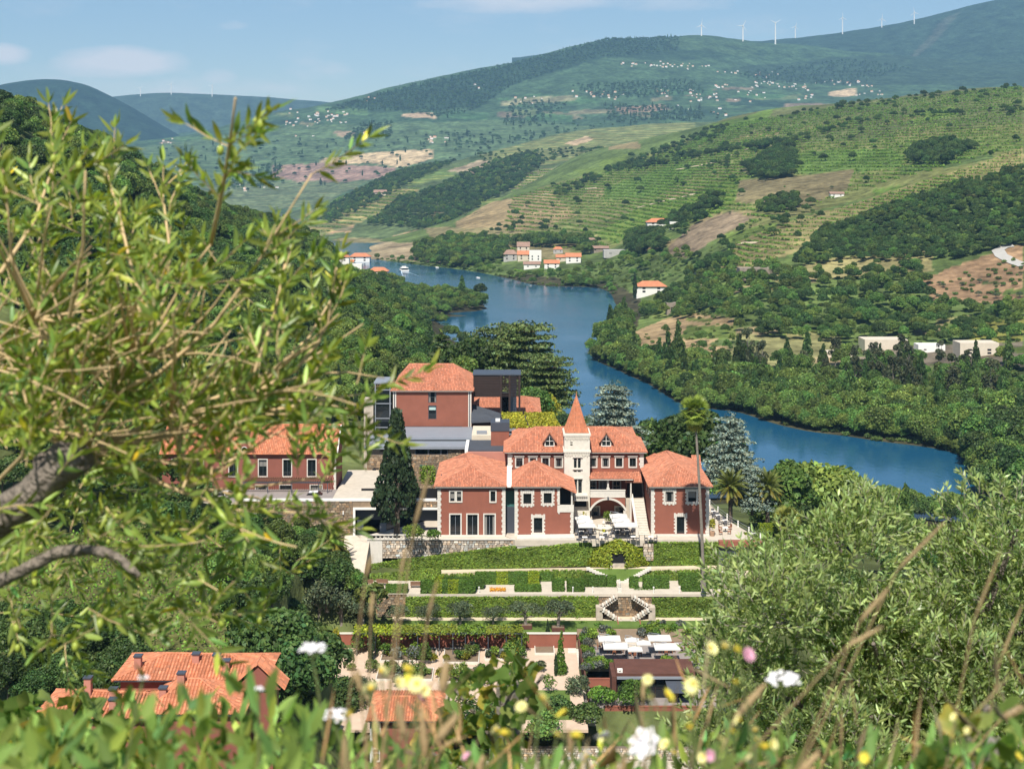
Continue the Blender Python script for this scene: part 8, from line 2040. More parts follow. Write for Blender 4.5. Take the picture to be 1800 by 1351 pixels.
for s in (-1, 1): m.add([(Xat(711, D) + s * 2, D - 8, WZ + .03), (Xat(711, D) + s * 3, D - 8, WZ + .03), (Xat(735, D) + s * 9, D - 75, WZ + .03)], [(0, 1, 2)])
tag(m.build('boat_wake', plain('wake_foam', (.45, .6, .7), .6), None), kind='stuff')
# road and tracks laid on the hillside
def road(land, pts, w, mat, name='road'):
 P_ = []
 for (a, b), (c_, d) in zip(pts[:-1], pts[1:]):
  for q in np.linspace(0, 1, 6)[:-1]:
   h = land.hit(a + (c_ - a) * q, b + (d - b) * q)
   if h: P_.append(Vector(h))
 m = MB(); L = []; R = []
 for i, p in enumerate(P_):
  d = P_[min(i + 1, len(P_) - 1)] - P_[max(i - 1, 0)]; d.z = 0; s = Vector((-d.y, d.x, 0)).normalized() * w / 2
  for lst, q in ((L, p + s), (R, p - s)): lst.append((q.x, q.y, max(float(land.z(np.array([q.x]), np.array([q.y]))[0]), p.z - 1) + .5))
 for i in range(len(P_) - 1): m.add([L[i], R[i], R[i + 1], L[i + 1]], [(0, 1, 2, 3)])
 return tag(m.build(name, mat), kind='structure')
ASPH = plain('pale_asphalt', (0.42, 0.40, 0.36), .9, .08, .2); DIRT = plain('dirt_track', (0.50, 0.40, 0.27), .95, .12, .2)
road(right, [(1800, 467), (1778, 459), (1760, 449), (1754, 440), (1765, 434), (1785, 431)], 8, ASPH)
for pts in ([(1030, 432), (1015, 426), (1003, 420), (997, 412)], [(1300, 428), (1340, 426)], [(1120, 365), (1180, 350), (1230, 340)], [(940, 345), (1010, 332), (1060, 330)], [(1180, 300), (1260, 285), (1310, 262), (1400, 250)], [(1230, 485), (1222, 500), (1240, 515)]): road(right, pts, 5, DIRT, 'dirt_track')
# wind turbines
def turbine(land, px, base, hub, D, label, a0):
 x, y, z = P(px, base, D); k = D / F; h = (base - hub) * k
 t = thing('wind_turbine', label, 'wind turbine', (x, y, z - 15), 'wind turbines along the ridges')
 m = MB(); m.tube([(x, y, z - 25), (x, y, z + h)], [4.2, 2.6], 8); m.build('tower', WHITEP, t)
 m = MB(); m.box(x - 2.5, x + 2.5, y - 5, y + 5, z + h - 2, z + h + 3); m.build('nacelle', WHITEP, t)
 for i in range(3):
  a = a0 + i * 2.0944; L = 40; dx, dz = math.sin(a), math.cos(a)
  m = MB(); m.prism([(x + dz * 1.8, y - 6, z + h - dx * 1.8), (x + dx * L, y - 6, z + h + dz * L), (x - dz * 1.4, y - 6, z + h + dx * 1.4)], (0, .9, 0)); m.build('blade', WHITEP, t)
for px, b, hb, D, l, a in ((1233, 64, 44, 7500, 'leftmost of the right-hand turbines', 0.1), (1306, 71, 45, 7600, 'second of the right-hand turbines', .5), (1363, 70, 40, 7700, 'turbine with spread blades, third from the left on the right ridge', 1.0), (1398, 70, 47, 9200, 'faint far turbine behind the right ridge', .3), (1481, 61, 31, 9000, 'turbine in the middle of the mountain slope', 0), (1550, 54, 33, 9100, 'small turbine on the mountain slope', .1), (1607, 50, 22, 8900, 'highest turbine near the mountain top', -.2), (247, 173, 155, 10450, 'leftmost turbine of the left back ridge', .8), (301, 168, 148, 10450, 'middle turbine of the left back ridge', .4), (373, 172, 150, 10450, 'right turbine of the left back ridge', .6)):
 turbine(None, px, b, hb, D, l, a)
# shrubs along the waterlines
def shore(land, p0, p1, step, mix, sr, where, up=1.6, dmin=0, rows=2):
 names = list(mix); w = np.array([mix[k] for k in names], float); w /= w.sum()
 px = p0
 while px < p1:
  px += step * rng.uniform(.5, 1.5)
  j = int(round(float(np.interp(px, land.px, np.arange(len(land.px)))))); zc = land.Z[:, j]
  ii = [i for i in range(1, len(land.D)) if (zc[i - 1] < -99.92) != (zc[i] < -99.92) and land.D[i] > dmin]
  for i in ii[:1]:
   for r in range(rows):
    s = 1 if zc[i] > zc[i - 1] else -1
    D = land.D[i] + s * (rng.uniform(-2, 2.5) + r * 4.0); X = (px - 900) * D / F; put(names[rng.choice(len(names), p=w)], X, D, float(land.z(np.array([X]), np.array([D]))[0]) - .4, rng.uniform(*sr), where)
shore(right, 985, 1800, 5.5, {'broad': .6, 'shrub': .4}, (.55, 1.05), 'leaning over the water on the far bank', rows=4)
shore(right, 660, 1120, 7, {'broad': .3, 'shrub': .7}, (.6, 1.0), 'at the far water line', dmin=1050)
shore(near, 640, 1000, 8, {'broad': .6, 'shrub': .2, 'oak': .2}, (.6, 1.0), 'on the near water line', dmin=380)
shore(near, 1000, 1860, 8, {'broad': .6, 'oak': .4}, (.6, .95), 'on the near water line', dmin=380)
for px, py, h, sp, wh in ((470, 1055, 92, 'oak', 'at the far left of the terraces'), (505, 1048, 98, 'oak', 'behind the garden pergola end'), (545, 1050, 90, 'oak', 'left of the timber benches'), (590, 1046, 78, 'oak', 'just left of the timber benches'), (620, 1052, 60, 'broad', 'beside the brown rubble wall'), (560, 1098, 66, 'olive', 'above the red wall end, the left one'), (600, 1100, 68, 'olive', 'above the red wall end, the middle one'), (638, 1100, 58, 'olive', 'above the red wall end, the right one'),
 (515, 1105, 70, 'oak', 'left of the red garden wall'), (480, 1118, 74, 'oak', 'right behind the villa roof'), (535, 1130, 50, 'shrub', 'at the left end of the red wall'), (650, 1070, 46, 'shrub', 'under the brown rubble wall'), (575, 1075, 70, 'olive', 'in the middle of the olive clump')):
 single(sp, px, py, 204 if py < 1060 else 202.5, h, LOOK[sp] + ' ' + wh, int(px) % 2)
# ---------------------------------------------------------------- foreground: olive boughs, olive bush, vine, flowers
OLV = leafy('olive_leaf', (0.215, 0.28, 0.055), trans=0.38, rough=0.38, spec=0.45, rnd=0.05, tcol=(1.8, 1.7, .6))
OLV2 = leafy('olive_leaf_silver', (0.30, 0.375, 0.135), trans=0.34, rough=0.36, spec=0.5, rnd=0.05, tcol=(1.4, 1.5, .6))
TWIG = plain('olive_twig', (0.55, 0.40, 0.21), .85, .2, 30); OBARK = plain('olive_bark', (0.21, 0.175, 0.14), .95, .35, 40, .8, 60)
FRUIT = plain('green_olive', (0.30, 0.36, 0.06), .35, .1, 50)
VINEL = leafy('vine_leaf', (0.20, 0.27, 0.07), trans=0.4, rough=.45, rnd=.3, hue=.03); HERB = leafy('herb_leaf', (0.185, 0.265, 0.06), trans=0.4, rnd=.1)
STRAW = leafy('dry_stem', (0.38, 0.27, 0.14), trans=.15, rnd=.2); PETY = plain('yellow_petal', (0.82, 0.72, 0.10), .6, .05, 50); PETP = plain('pale_yellow_petal', (0.85, 0.80, 0.36), .6, .05, 50); PETW = plain('white_petal', (0.83, 0.80, 0.80), .6, .04, 50); PETK = plain('pink_petal', (0.62, 0.33, 0.42), .6, .1, 50); CENT = plain('flower_centre', (0.60, 0.40, 0.04), .7, .1, 80); STEMG = plain('green_stem', (0.14, 0.17, 0.06), .7, .15, 40)
def leaves(base, d, nr, L, w, r, tint=.22, warm=.1):
 """folded lance-shaped leaves: base points, directions, normals"""
 n = len(base); d = unit(d); nr = unit(nr - d * (nr * d).sum(1, keepdims=True)); s = np.cross(d, nr)
 L = np.broadcast_to(L, (n,)) * r.uniform(.7, 1.2, n); w = np.broadcast_to(w, (n,)) * r.uniform(.8, 1.2, n)
 L = L[:, None]; w = w[:, None]; bend = r.normal(0, .12, (n, 1)) * L
 p = [base, base + d * L * .4 + nr * bend * .5, base + d * L + nr * bend * -.6, base + d * L * .28 + s * w + nr * w * .4, base + d * L * .66 + s * w * .85 + nr * (w * .4), base + d * L * .28 - s * w + nr * w * .4, base + d * L * .66 - s * w * .85 + nr * (w * .4)]
 V = np.stack(p, 1).reshape(-1, 3); k = np.arange(n)[:, None] * 7
 Fc = np.concatenate([k + np.array([f]) for f in ((0, 3, 4, 1), (1, 4, 2, 2), (0, 1, 6, 5), (1, 2, 2, 6))])
 tri = [np.concatenate([k + np.array([0, 1, 3]), k + np.array([1, 4, 3]), k + np.array([1, 2, 4]), k + np.array([0, 5, 1]), k + np.array([1, 5, 6]), k + np.array([1, 6, 2])])]
 br = np.exp(r.normal(0, tint, n)); wr = r.normal(0, warm, n)
 return V, tri[0], np.repeat(np.stack([br * (1 + wr), br, br * (1 - wr)], 1), 7, 0)
def sprig_set(orig, dirs, length, step, L, w, r, curve=.3):
 """twigs with leaf pairs: returns twig polylines and leaf arrays"""
 tw = []; B = []; Dv = []; Nv = []
 for o, d in zip(orig, dirs):
  ln = length * r.uniform(.5, 1.3); n = max(3, int(ln / step)); p = np.array(o, float); d = d / np.linalg.norm(d); pts = [p.copy()]
  side = unit(np.cross(d, r.normal(0, 1, 3)))
  for i in range(n):
   d = unit(d + r.normal(0, curve * .25, 3) + np.array([0, 0, curve * .06])); p = p + d * step; pts.append(p.copy())
   side = unit(np.cross(d, side) + .2 * r.normal(0, 1, 3))
   for s in (-1, 1):
    if r.random() < .88: B.append(p); Dv.append(d * r.uniform(.5, 1.1) + side * s * r.uniform(.5, .9)); Nv.append(np.cross(d, side) * 1.0 + r.normal(0, .35, 3))
  B.append(p); Dv.append(d); Nv.append(side); tw.append(pts)
 return tw, np.array(B), np.array(Dv), np.array(Nv)
def single_leaves(par, V, T, cc, k, nmax, mat, name='leaf', per=7):
 """the nearest leaves as objects of their own, the rest as one part"""
 n = len(V) // per; V3 = V.reshape(n, per, 3); order = np.argsort(-np.linalg.norm(V3[:, 2] - V3[:, 0], axis=1) / V3[:, 0, 1])
 t0 = T[(T < per).all(1)]
 for i in order[:nmax]:
  link(name, mesh_np(name, V3[i] - np.array(par.location), t0, cc.reshape(n, per, 3)[i], [mat]), par)
 rest = np.sort(order[nmax:]); inv = -np.ones(n, int); inv[rest] = np.arange(len(rest)); keep = inv[T[:, 0] // per] >= 0
 T2 = T[keep]; T2 = inv[T2 // per] * per + T2 % per
 link('leaves', mesh_np('leaves', V3[rest].reshape(-1, 3) - np.array(par.location), T2, cc.reshape(n, per, 3)[rest].reshape(-1, 3), [mat]), par)['kind'] = 'stuff'
# --- olive tree on the left
r = np.random.default_rng(5)
ol = thing('olive_tree', 'out of focus olive tree with bare grey bough and golden twigs at the left', 'olive tree', P(-260, 1560, 3.3))
def pl(pts, D0, D1): return [P(a, b, D0 + (D1 - D0) * i / max(1, len(pts) - 1)) for i, (a, b) in enumerate(pts)]
def bough(name, pts, D0, D1, r0, r1, mat, n=8):
 p = pl(pts, D0, D1); m = MB(); q = []
 for i in range(len(p) - 1):
  for t in (0, .5): q.append(Vector(p[i]).lerp(Vector(p[i + 1]), t) + Vector(r.normal(0, r0 * .12, 3)))
 q.append(Vector(p[-1])); m.tube(q, [max(r1, r0 + (r1 - r0) * i / len(q)) * r.uniform(.88, 1.12) for i in range(len(q))], n); m.build(name, mat, ol, smooth=True); return p
bough('trunk', [(-300, 1620), (-200, 1290), (-60, 960), (0, 905), (60, 862), (110, 822), (152, 800)], 3.0, 2.85, .058, .030, OBARK, 10)
m = MB(); m.blob(P(108, 800, 2.86), (.035, .03, .028), 9, 6, .12); m.blob(P(90, 818, 2.9), (.04, .035, .03), 9, 6, .15); m.build('knot', OBARK, ol, smooth=True)
bough('bough', [(-160, 1090), (0, 1022), (60, 990), (100, 970), (160, 964), (210, 976), (245, 1012)], 2.9, 2.8, .018, .006, OBARK)
BR = [[(150, 800), (170, 740), (200, 690), (235, 640), (280, 570), (330, 480), (370, 430)], [(150, 795), (135, 720), (120, 650), (115, 600), (130, 520), (145, 430), (150, 300)], [(155, 795), (230, 760), (300, 730), (400, 690), (480, 650), (545, 590), (585, 520), (610, 470)], [(155, 800), (240, 775), (330, 745), (430, 700), (520, 650), (560, 600), (575, 570), (592, 470)], [(160, 802), (250, 780), (350, 750), (450, 725), (560, 705), (610, 700)], [(150, 806), (200, 822), (270, 845), (320, 862), (400, 893), (520, 900)], [(318, 860), (360, 830), (392, 790), (412, 755)], [(140, 800), (60, 752), (0, 742), (-90, 745)], [(130, 795), (90, 700), (40, 640), (-40, 600)], [(200, 690), (280, 655), (380, 565), (440, 480), (490, 400), (548, 305)], [(370, 430), (392, 330), (402, 260), (414, 172)], [(120, 650), (60, 560), (20, 450), (10, 320)], [(235, 640), (245, 520), (215, 400), (190, 310)], [(430, 700), (480, 560), (500, 470), (508, 425)], [(0, 480), (60, 390), (95, 290), (90, 230)], [(280, 570), (300, 450), (285, 330)], [(40, 640), (100, 560), (180, 500), (230, 430)], [(-60, 700), (30, 690), (140, 650), (230, 600)], [(-40, 880), (40, 800), (60, 720), (52, 640)], [(-60, 560), (0, 590), (90, 570), (170, 560)]]
org = []; drs = []
for i, b in enumerate(BR):
 D1 = 3.1 + r.uniform(-.5, .35); p = bough('twig', b, 3.1 if i < 9 else 3.0, D1, (.0075 if i < 9 else .0052), .0015, TWIG, 6)
 for k in range(4 if i in (1, 11, 14) else 8):
  t = r.uniform(.15, 1) * (len(p) - 1.001); j = int(t); q = Vector(p[j]).lerp(Vector(p[j + 1]), t - j)
  org.append(tuple(q)); dd = Vector(p[j + 1]) - Vector(p[j]); drs.append(np.array(dd.normalized()) * .8 + r.normal(0, .5, 3) + np.array([0, 0, .35]))
for i in range(120):
 c0 = ((150, 795), (120, 650), (200, 690), (235, 640), (300, 730), (430, 700), (60, 560), (60, 752), (320, 862), (-40, 640))[i % 10]; an = r.uniform(-.35, 2.3) if c0[0] < 250 else r.uniform(-.2, 1.7); Lp = r.uniform(120, 270); bd_ = r.normal(0, .25)
 bough('twig', [(c0[0] + Lp * q * math.cos(an + bd_ * q), c0[1] - Lp * q * math.sin(an + bd_ * q)) for q in (0, .25, .5, .75, 1)], 3.05 + r.uniform(-.15, .2), 3.0 + r.uniform(-.6, .4), r.uniform(.0026, .0046), .001, TWIG, 5)
poly = [(-30, 300), (90, 270), (170, 370), (300, 420), (400, 460), (440, 520), (470, 590), (560, 640), (660, 590), (690, 640), (650, 730), (650, 850), (560, 900), (520, 1010), (480, 1090), (250, 1120), (120, 1150), (-30, 1080)]
while len(org) < 480:
 a, b = r.uniform(-30, 700), r.uniform(215, 1150)
 if in_poly(np.array([a]), np.array([b]), poly)[0] and r.random() < (1.0 if a < 330 else .62): org.append(P(a, b, r.uniform(3.2, 4.4) if r.random() < .72 else r.uniform(2.6, 3.1))); drs.append(np.array([r.normal(.25, .6), r.normal(0, .5), r.normal(.5 if b < 850 else .0, .5)]))
tw, B, Dv, Nv = sprig_set(org, drs, .13, .016, .05, .005, r)
V, T, cc = leaves(B, Dv, Nv, .050, .0052, r, .3, .12)
yel = r.random(len(B)) < .012; cc[np.repeat(yel, 7)] *= (2.0, 1.3, .5)
single_leaves(ol, V, T, cc, 0, 300, OLV)
m = MB()
for p in tw: m.tube(p, [.0014] * (len(p) - 1) + [.0006], 3, cap=False)
m.build('twigs', TWIG, ol, kind='stuff')
m = MB(); m.blob((0, 0, 0), (.0075, .0075, .0105), 8, 6); fm = bpy.data.meshes.new('olive_fruit'); fm.from_pydata(m.v, [], m.f); fm.materials.append(FRUIT); fm.polygons.foreach_set('use_smooth', np.ones(len(fm.polygons), bool))
for i in r.choice(len(B), 110): link('olive_fruit', fm, ol, Vector(B[i]) - Vector(ol.location) + Vector((0, -.01, -.014)))
# --- olive bush on the right
ob = thing('olive_bush', 'big silvery green olive bush filling the lower right', 'olive tree', P(1620, 1900, 8.6))
out_ = [(1255, 1130), (1290, 1050), (1340, 1000), (1400, 960), (1480, 935), (1560, 905), (1640, 925), (1720, 905), (1880, 900), (1880, 1400), (1230, 1400), (1240, 1220)]
lob = []
while len(lob) < 112:
 a, b = r.uniform(1230, 1880), r.uniform(880, 1400)
 if in_poly(np.array([a]), np.array([b]), out_)[0]: q = r.uniform(.17, .36); lob.append((a, b, 8.4 + r.normal(0, .35) - .5 * (b - 900) / 500, q, q, q * .85))
org = []; drs = []
for c in lob:
 for k in range(54):
  d = unit(r.normal(0, 1, 3)); d[1] = -abs(d[1]) if r.random() < .75 else d[1]; d[2] = d[2] if d[2] > -.5 else -d[2]
  org.append(np.array(P(*c[:3])) + d * np.array(c[3:]) * r.uniform(.6, 1.0)); drs.append(d * .8 + np.array([r.normal(0, .3), r.normal(0, .3), .5]))
tw, B, Dv, Nv = sprig_set(org, drs, .10, .021, .060, .0068, r, .5)
V, T, cc = leaves(B, Dv, Nv, .056, .0064, r, .28, .06)
single_leaves(ob, V, T, cc, 0, 300, OLV2)
m = MB()
for p in tw: m.tube(p[::2] + [p[-1]], .0022, 3, cap=False)
m.build('twigs', BARKG, ob, kind='stuff')
m = MB(); x, y, z = P(1620, 1900, 8.6)
m.tube([(x, y, z - .6), (x + .1, y, z + .8), (x, y + .1, z + 1.6)], [.16, .12, .08], 8); m.build('trunk', OBARK, ob)
for c in lob[:24]:
 e = P(*c[:3]); m = MB(); m.tube([(x + .05, y + .05, z + 1.3), tuple((Vector((x, y, z + 1.6)) + Vector(e)) / 2 + Vector((0, .05, .1))), e], [.05, .035, .012], 6); m.build('bough', OBARK, ob)
# --- grape vine with lobed leaves
def vine_leaf_mesh(sd):
 rr = random.Random(sd); n = 20; V = [(0, 0, 0)]
 for i in range(n):
  a = -2.6 + 5.2 * i / (n - 1); lobe = 1 - .22 * abs(math.sin(a * 2.5 / 1.15)) + (.12 if abs(a) < .2 else 0); q = .5 * lobe * (1 + rr.uniform(-.06, .06))
  V.append((math.sin(a) * q, math.cos(a) * q + .05, .10 * math.sin(a * 2) + rr.uniform(-.03, .03) - .12 * abs(math.sin(a))))
 br = rr.uniform(.85, 1.2); c = np.tile(np.array((br, br, br)), (n + 1, 1)); ed = rr.random() < .3
 if ed: c[1:] *= (1.9, 1.1, .7)
 return mesh_np('leaf', np.array(V), np.array([(0, i, i + 1) for i in range(1, n)]), c, [VINEL], smooth=True)
VL = [vine_leaf_mesh(i) for i in range(8)]
def vine(label, poly, D0, D1, n, size, canes, post=None):
 pts = [P(a, b, (D0 + D1) / 2) for a, b in canes[0]]; t = thing('grape_vine', label, 'vine', pts[0])
 for c in canes: m = MB(); m.tube([P(a, b, (D0 + D1) / 2) for a, b in c], [.012] + [.006] * (len(c) - 1), 6); m.build('cane', OBARK, t)
 x0, x1 = min(p[0] for p in poly), max(p[0] for p in poly); y0, y1 = min(p[1] for p in poly), max(p[1] for p in poly); k = 0
 while k < n:
  a, b = r.uniform(x0, x1), r.uniform(y0, y1)
  if not in_poly(np.array([a]), np.array([b]), poly)[0]: continue
  k += 1; o = link('leaf', VL[int(r.integers(8))], t, Vector(P(a, b, r.uniform(D0, D1))) - t.location); s = size * r.uniform(.6, 1.25); o.scale = (s, s, s); o.rotation_euler = (r.uniform(.5, 1.4), r.normal(0, .45), r.normal(3.14, .9))
vine('leafy grape vine on a post between the flowers in the middle', [(760, 1290), (800, 1200), (840, 1165), (900, 1155), (930, 1170), (960, 1190), (930, 1230), (925, 1300), (880, 1380), (720, 1380), (715, 1310)], 4.6, 5.4, 190, .082, [[(885, 1700), (890, 1340), (880, 1220), (905, 1165)], [(888, 1330), (840, 1260), (800, 1210)], [(886, 1290), (930, 1220), (955, 1185)], [(886, 1380), (790, 1340), (740, 1310)]])
vine('grape vine with broad leaves at the lower left corner', [(-20, 1240), (90, 1225), (150, 1205), (170, 1240), (250, 1290), (300, 1380), (-20, 1380)], 4.0, 4.9, 150, .095, [[(60, 1700), (90, 1400), (110, 1290), (150, 1220)], [(95, 1350), (30, 1280), (-10, 1250)], [(95, 1400), (200, 1330)]])
vine('blurred yellow-green vine shoot at the lower right corner', [(1610, 1320), (1690, 1250), (1760, 1230), (1800, 1290), (1800, 1380), (1600, 1380)], 1.9, 2.3, 44, .046, [[(1700, 1700), (1720, 1380), (1700, 1290), (1740, 1240)]])
for px, py, D, lab, w in ((893, 1195, 5.1, 'weathered vine post among the grape leaves', .05), (1748, 1300, 2.4, 'short wooden post at the lower right', .022)):
 x, y, z = P(px, py, D); m = MB(); m.tube([(x + w * .3, y, z - 2.2), (x, y, z - .02), (x, y, z)], [w, w * .95, w * .8], 8); tag(m.build('vine_post', BARKG, None, origin=(x, y, z - 2.2)), lab, 'post')
# --- wild flowers and grasses on the edge of the slope
GB = -1.05
def stem_to(px, py, D, lean=None):
 x, y, z = P(px, py, D); dx = r.normal(0, .05) if lean is None else lean
 return [(x + dx, y + r.normal(0, .06), GB - .25), (x + dx * .6, y, (z + GB) / 2), (x + dx * .12, y, z - .03), (x, y, z)]
FL = [(670, 1181, 13), (716, 1178, 11), (652, 1212, 14), (701, 1199, 10), (719, 1194, 9), (733, 1203, 13), (746, 1213, 9), (614, 1256, 10), (954, 1228, 12), (917, 1242, 9), (990, 1256, 12), (979, 1293, 11), (872, 1283, 9), (886, 1290, 10), (1250, 1139, 10), (1274, 1137, 11), (1294, 1142, 9), (1139, 1194, 8), (1218, 1204, 13), (1292, 1199, 7), (1144, 1227, 8), (1211, 1259, 7), (1213, 1279, 10), (1299, 1266, 10), (1264, 1298, 9), (1287, 1286, 7), (1327, 1283, 8), (1330, 1300, 8), (1344, 1314, 11), (1359, 1307, 8), (1169, 1308, 9), (1013, 1294, 10), (1183, 1323, 8), (1320, 1334, 7), (1520, 1331, 8), (1678, 1260, 7), (1702, 1283, 6), (1174, 1222, 11), (1062, 1296, 9), (1235, 1330, 8), (1790, 1330, 8)]
def petals(R, n, mat, cup=.25):
 V = []; Fc = []
 for i in range(n):
  a = i * 6.2832 / n; q = (3.6 if n > 8 else 4.4) / n; k = len(V)
  V += [(0, 0, 0), (R * .7 * math.cos(a - q), R * .7 * math.sin(a - q), R * cup), (R * math.cos(a), R * math.sin(a), R * cup * 1.1), (R * .7 * math.cos(a + q), R * .7 * math.sin(a + q), R * cup)]; Fc.append((k, k + 1, k + 2, k + 3))
 me = bpy.data.meshes.new('petals'); me.from_pydata(V, [], Fc); me.materials.append(mat); return me
def flower(px, py, rp, D, mat, label, group, name='yellow_flower', n=13, cat='flower', centre=True):
 x, y, z = P(px, py, D); R = 1.3 * rp * D / F; t = thing(name, label, cat, (x, y, z), group)
 o = link('petals', petals(R, n, mat), t); e = (r.uniform(.6, 1.2), r.normal(0, .3), r.uniform(0, 6)); o.rotation_euler = e
 o2 = link('petals', petals(R * .75, n, mat, .55), t); o2.rotation_euler = (e[0], e[1], e[2] + .24)
 if centre: m = MB(); m.blob((0, 0, 0), (R * .3, R * .3, R * .22), 8, 4); me = bpy.data.meshes.new('centre'); me.from_pydata(m.v, [], m.f); me.materials.append(CENT); c = link('centre', me, t, (0, -R * .12, R * .25))
 m = MB(); m.tube(stem_to(px, py + rp * .3, D), [.0016, .0014, .0011, .001], 5); m.build('stem', STEMG, t)
for i, (a, b, c) in enumerate(FL):
 wh = 'left of the vine' if a < 800 else 'right of the vine' if a < 1100 else 'in front of the olive bush' if a < 1500 else 'by the right-hand vine shoot'
 flower(a, b, c, r.uniform(1.35, 1.75), PETP if i % 3 != 1 else PETY, 'pale yellow wild flower ' + wh if i % 3 != 1 else 'deep yellow wild flower ' + wh, 'yellow wild flowers ' + wh)
for a, b, c, lab in ((1135, 1308, 25, 'large open white bindweed flower at the bottom middle'), (1060, 1296, 13, 'small white flower left of the bindweed'), (1030, 1330, 11, 'white flower at the bottom edge left of the bindweed')): flower(a, b, c, 1.6, PETW, lab, None, 'white_flower', 7 if c > 20 else 16, centre=c < 12)
for a, b, c, lab in ((738, 1229, 11, 'pink thistle head under the yellow flowers'), (1315, 1150, 11, 'pink flower head before the olive bush'), (821, 1329, 8, 'small pink flower low by the vine'), (1248, 1327, 9, 'small pink flower at the bottom edge'), (720, 1325, 8, 'small pink flower left of the vine base')): flower(a, b, c, 1.7, PETK, lab, None, 'pink_flower', 16, centre=False)
for a, b, c, lab in ((550, 1139, 23, 'white umbel in front of the red garden wall'), (590, 1256, 24, 'pinkish white umbel at the lower left'), (1377, 1192, 30, 'pinkish white umbel before the olive bush'), (455, 1210, 10, 'small white umbel before the villa roof'), (250, 1190, 11, 'small white umbel beside the villa chimney')):
 D = 1.75; x, y, z = P(a, b, D); R = c * D / F; t = thing('white_umbel', lab, 'flower', (x, y, z))
 m = MB()
 for i in range(46):
  q = R * math.sqrt(r.random()); an = r.uniform(0, 6.28); m.blob((x + q * math.cos(an), y + q * math.sin(an), z + R * .22 * (1 - (q / R) ** 2) + r.normal(0, R * .06)), (R * .15, R * .15, R * .09), 6, 4)
 m.build('florets', PETW, t)
 for i in range(9): an = i * .7; m = MB(); m.tube([(x, y, z - R * .9), (x + R * .7 * math.cos(an), y + R * .7 * math.sin(an), z)], .0006, 4); m.build('ray', STEMG, t)
 m = MB(); m.tube(stem_to(a, b + c * .9, D), .0016, 5); m.build('stem', STEMG, t)
SH = [((785, 1160), (778, 1218), 11), ((627, 1175), (634, 1215), 7), ((805, 1255), (768, 1300), 11), ((653, 975), (643, 1012), 4.5), ((755, 830), (728, 925), 5), ((714, 960), (704, 1010), 4.5), ((655, 1040), (652, 1085), 5), ((768, 1020), (752, 1085), 4.5), ((1662, 915), (1578, 1000), 6), ((1562, 1032), (1512, 1090), 7), ((1552, 1100), (1488, 1135), 6), ((1760, 965), (1712, 1090), 4), ((1345, 1200), (1292, 1262), 11), ((1800, 1240), (1760, 1262), 12), ((700, 1235), (712, 1300), 9), ((740, 1240), (748, 1330), 10), ((1480, 1250), (1478, 1330), 5), ((1100, 1330), (1085, 1380), 8), ((605, 1290), (612, 1380), 10), ((1440, 1320), (1405, 1360), 12), ((1798, 1060), (1758, 1160), 4), ((1131, 1190), (1130, 1230), 5), ((1000, 1280), (1004, 1325), 6), ((850, 1325), (838, 1370), 9)]
for i, ((a, b), (c, d), w) in enumerate(SH):
 D = r.uniform(1.45, 2.0); t = thing('seed_head', 'brown dry seed head ' + ('before the garden' if a < 860 else 'before the bar pavilion' if a < 1250 else 'slanting before the olive bush'), 'grass stalk', P(c, d, D), 'dry seed heads ' + ('on the left' if a < 860 else 'in the middle' if a < 1250 else 'on the right'))
 p0, p1 = Vector(P(c, d, D)), Vector(P(a, b, D)); R = (.8 if a < 1250 else .6) * w * D / F; m = MB(); q = [p0.lerp(p1, k / 7) for k in range(8)]; m.tube(q, [R * v for v in (.3, .8, 1, .95, .9, .8, .6, .2)], 7); m.build('spike', STRAW, t)
 n = 60; k = r.random(n); Pt = np.array(p0) + (np.array(p1) - np.array(p0)) * k[:, None] + r.normal(0, R * .6, (n, 3)); v, f, cc = cards(Pt - np.array(t.location), r.normal(0, 1, (n, 3)), R * .5, r, asp=.4); link('bristles', mesh_np('bristles', v, f, cc, [STRAW]), t)['kind'] = 'stuff'
 dv = (p0 - p1).normalized(); g = p0 + dv * (abs(p0.z - GB) + .2) / max(.35, abs(dv.z)) * .9; g = Vector((p0.x + (g.x - p0.x) * .6, p0.y, GB - .3)); m = MB(); m.tube([g, p0.lerp(g, .5) + Vector((0, 0, .02)), p0], [.0018, .0014, .001], 5); m.build('stalk', STRAW, t)
# leafy undergrowth along the lower edge
def under(name, n, box, D0, D1, Lw, mat, top, tint=.25, dens=None):
 a = r.uniform(box[0], box[1], n); tp = np.interp(a, [q[0] for q in top], [q[1] for q in top]); b = tp + (box[3] - tp) * r.random(n) ** .8; D = r.uniform(D0, D1, n)
 Pt = np.stack([(a - 900) * D / F, D, (YH - b) * D / F], 1); d = np.stack([r.normal(0, .6, n), r.normal(0, .5, n), r.uniform(.3, 1.6, n)], 1)
 V, T, cc = leaves(Pt, d, np.tile([0, -.5, .9], (n, 1)) + r.normal(0, .5, (n, 3)), Lw[0], Lw[1], r, tint, .15)
 return tag(link(name, mesh_np(name, V, T, cc, [mat])), kind='stuff')
tp = [(0, 1290), (150, 1265), (240, 1235), (330, 1240), (420, 1215), (520, 1250), (640, 1285), (720, 1325), (950, 1345), (1100, 1305), (1250, 1285), (1350, 1290), (1450, 1330), (1600, 1320), (1800, 1290)]
under('undergrowth', 1900, (-60, 1860, 0, 1480), 1.8, 3.3, (.046, .0068), HERB, tp, .42)
under('undergrowth', 170, (-40, 560, 0, 1420), 1.4, 2.2, (.05, .0065), HERB, [(-40, 1290), (200, 1270), (240, 1170), (300, 1215), (390, 1190), (470, 1210), (560, 1280)])
under('dry_grass', 170, (560, 1860, 0, 1500), 1.5, 2.3, (.09, .0016), STRAW, [(560, 1230), (800, 1240), (1100, 1250), (1250, 1180), (1400, 1240), (1860, 1200)])
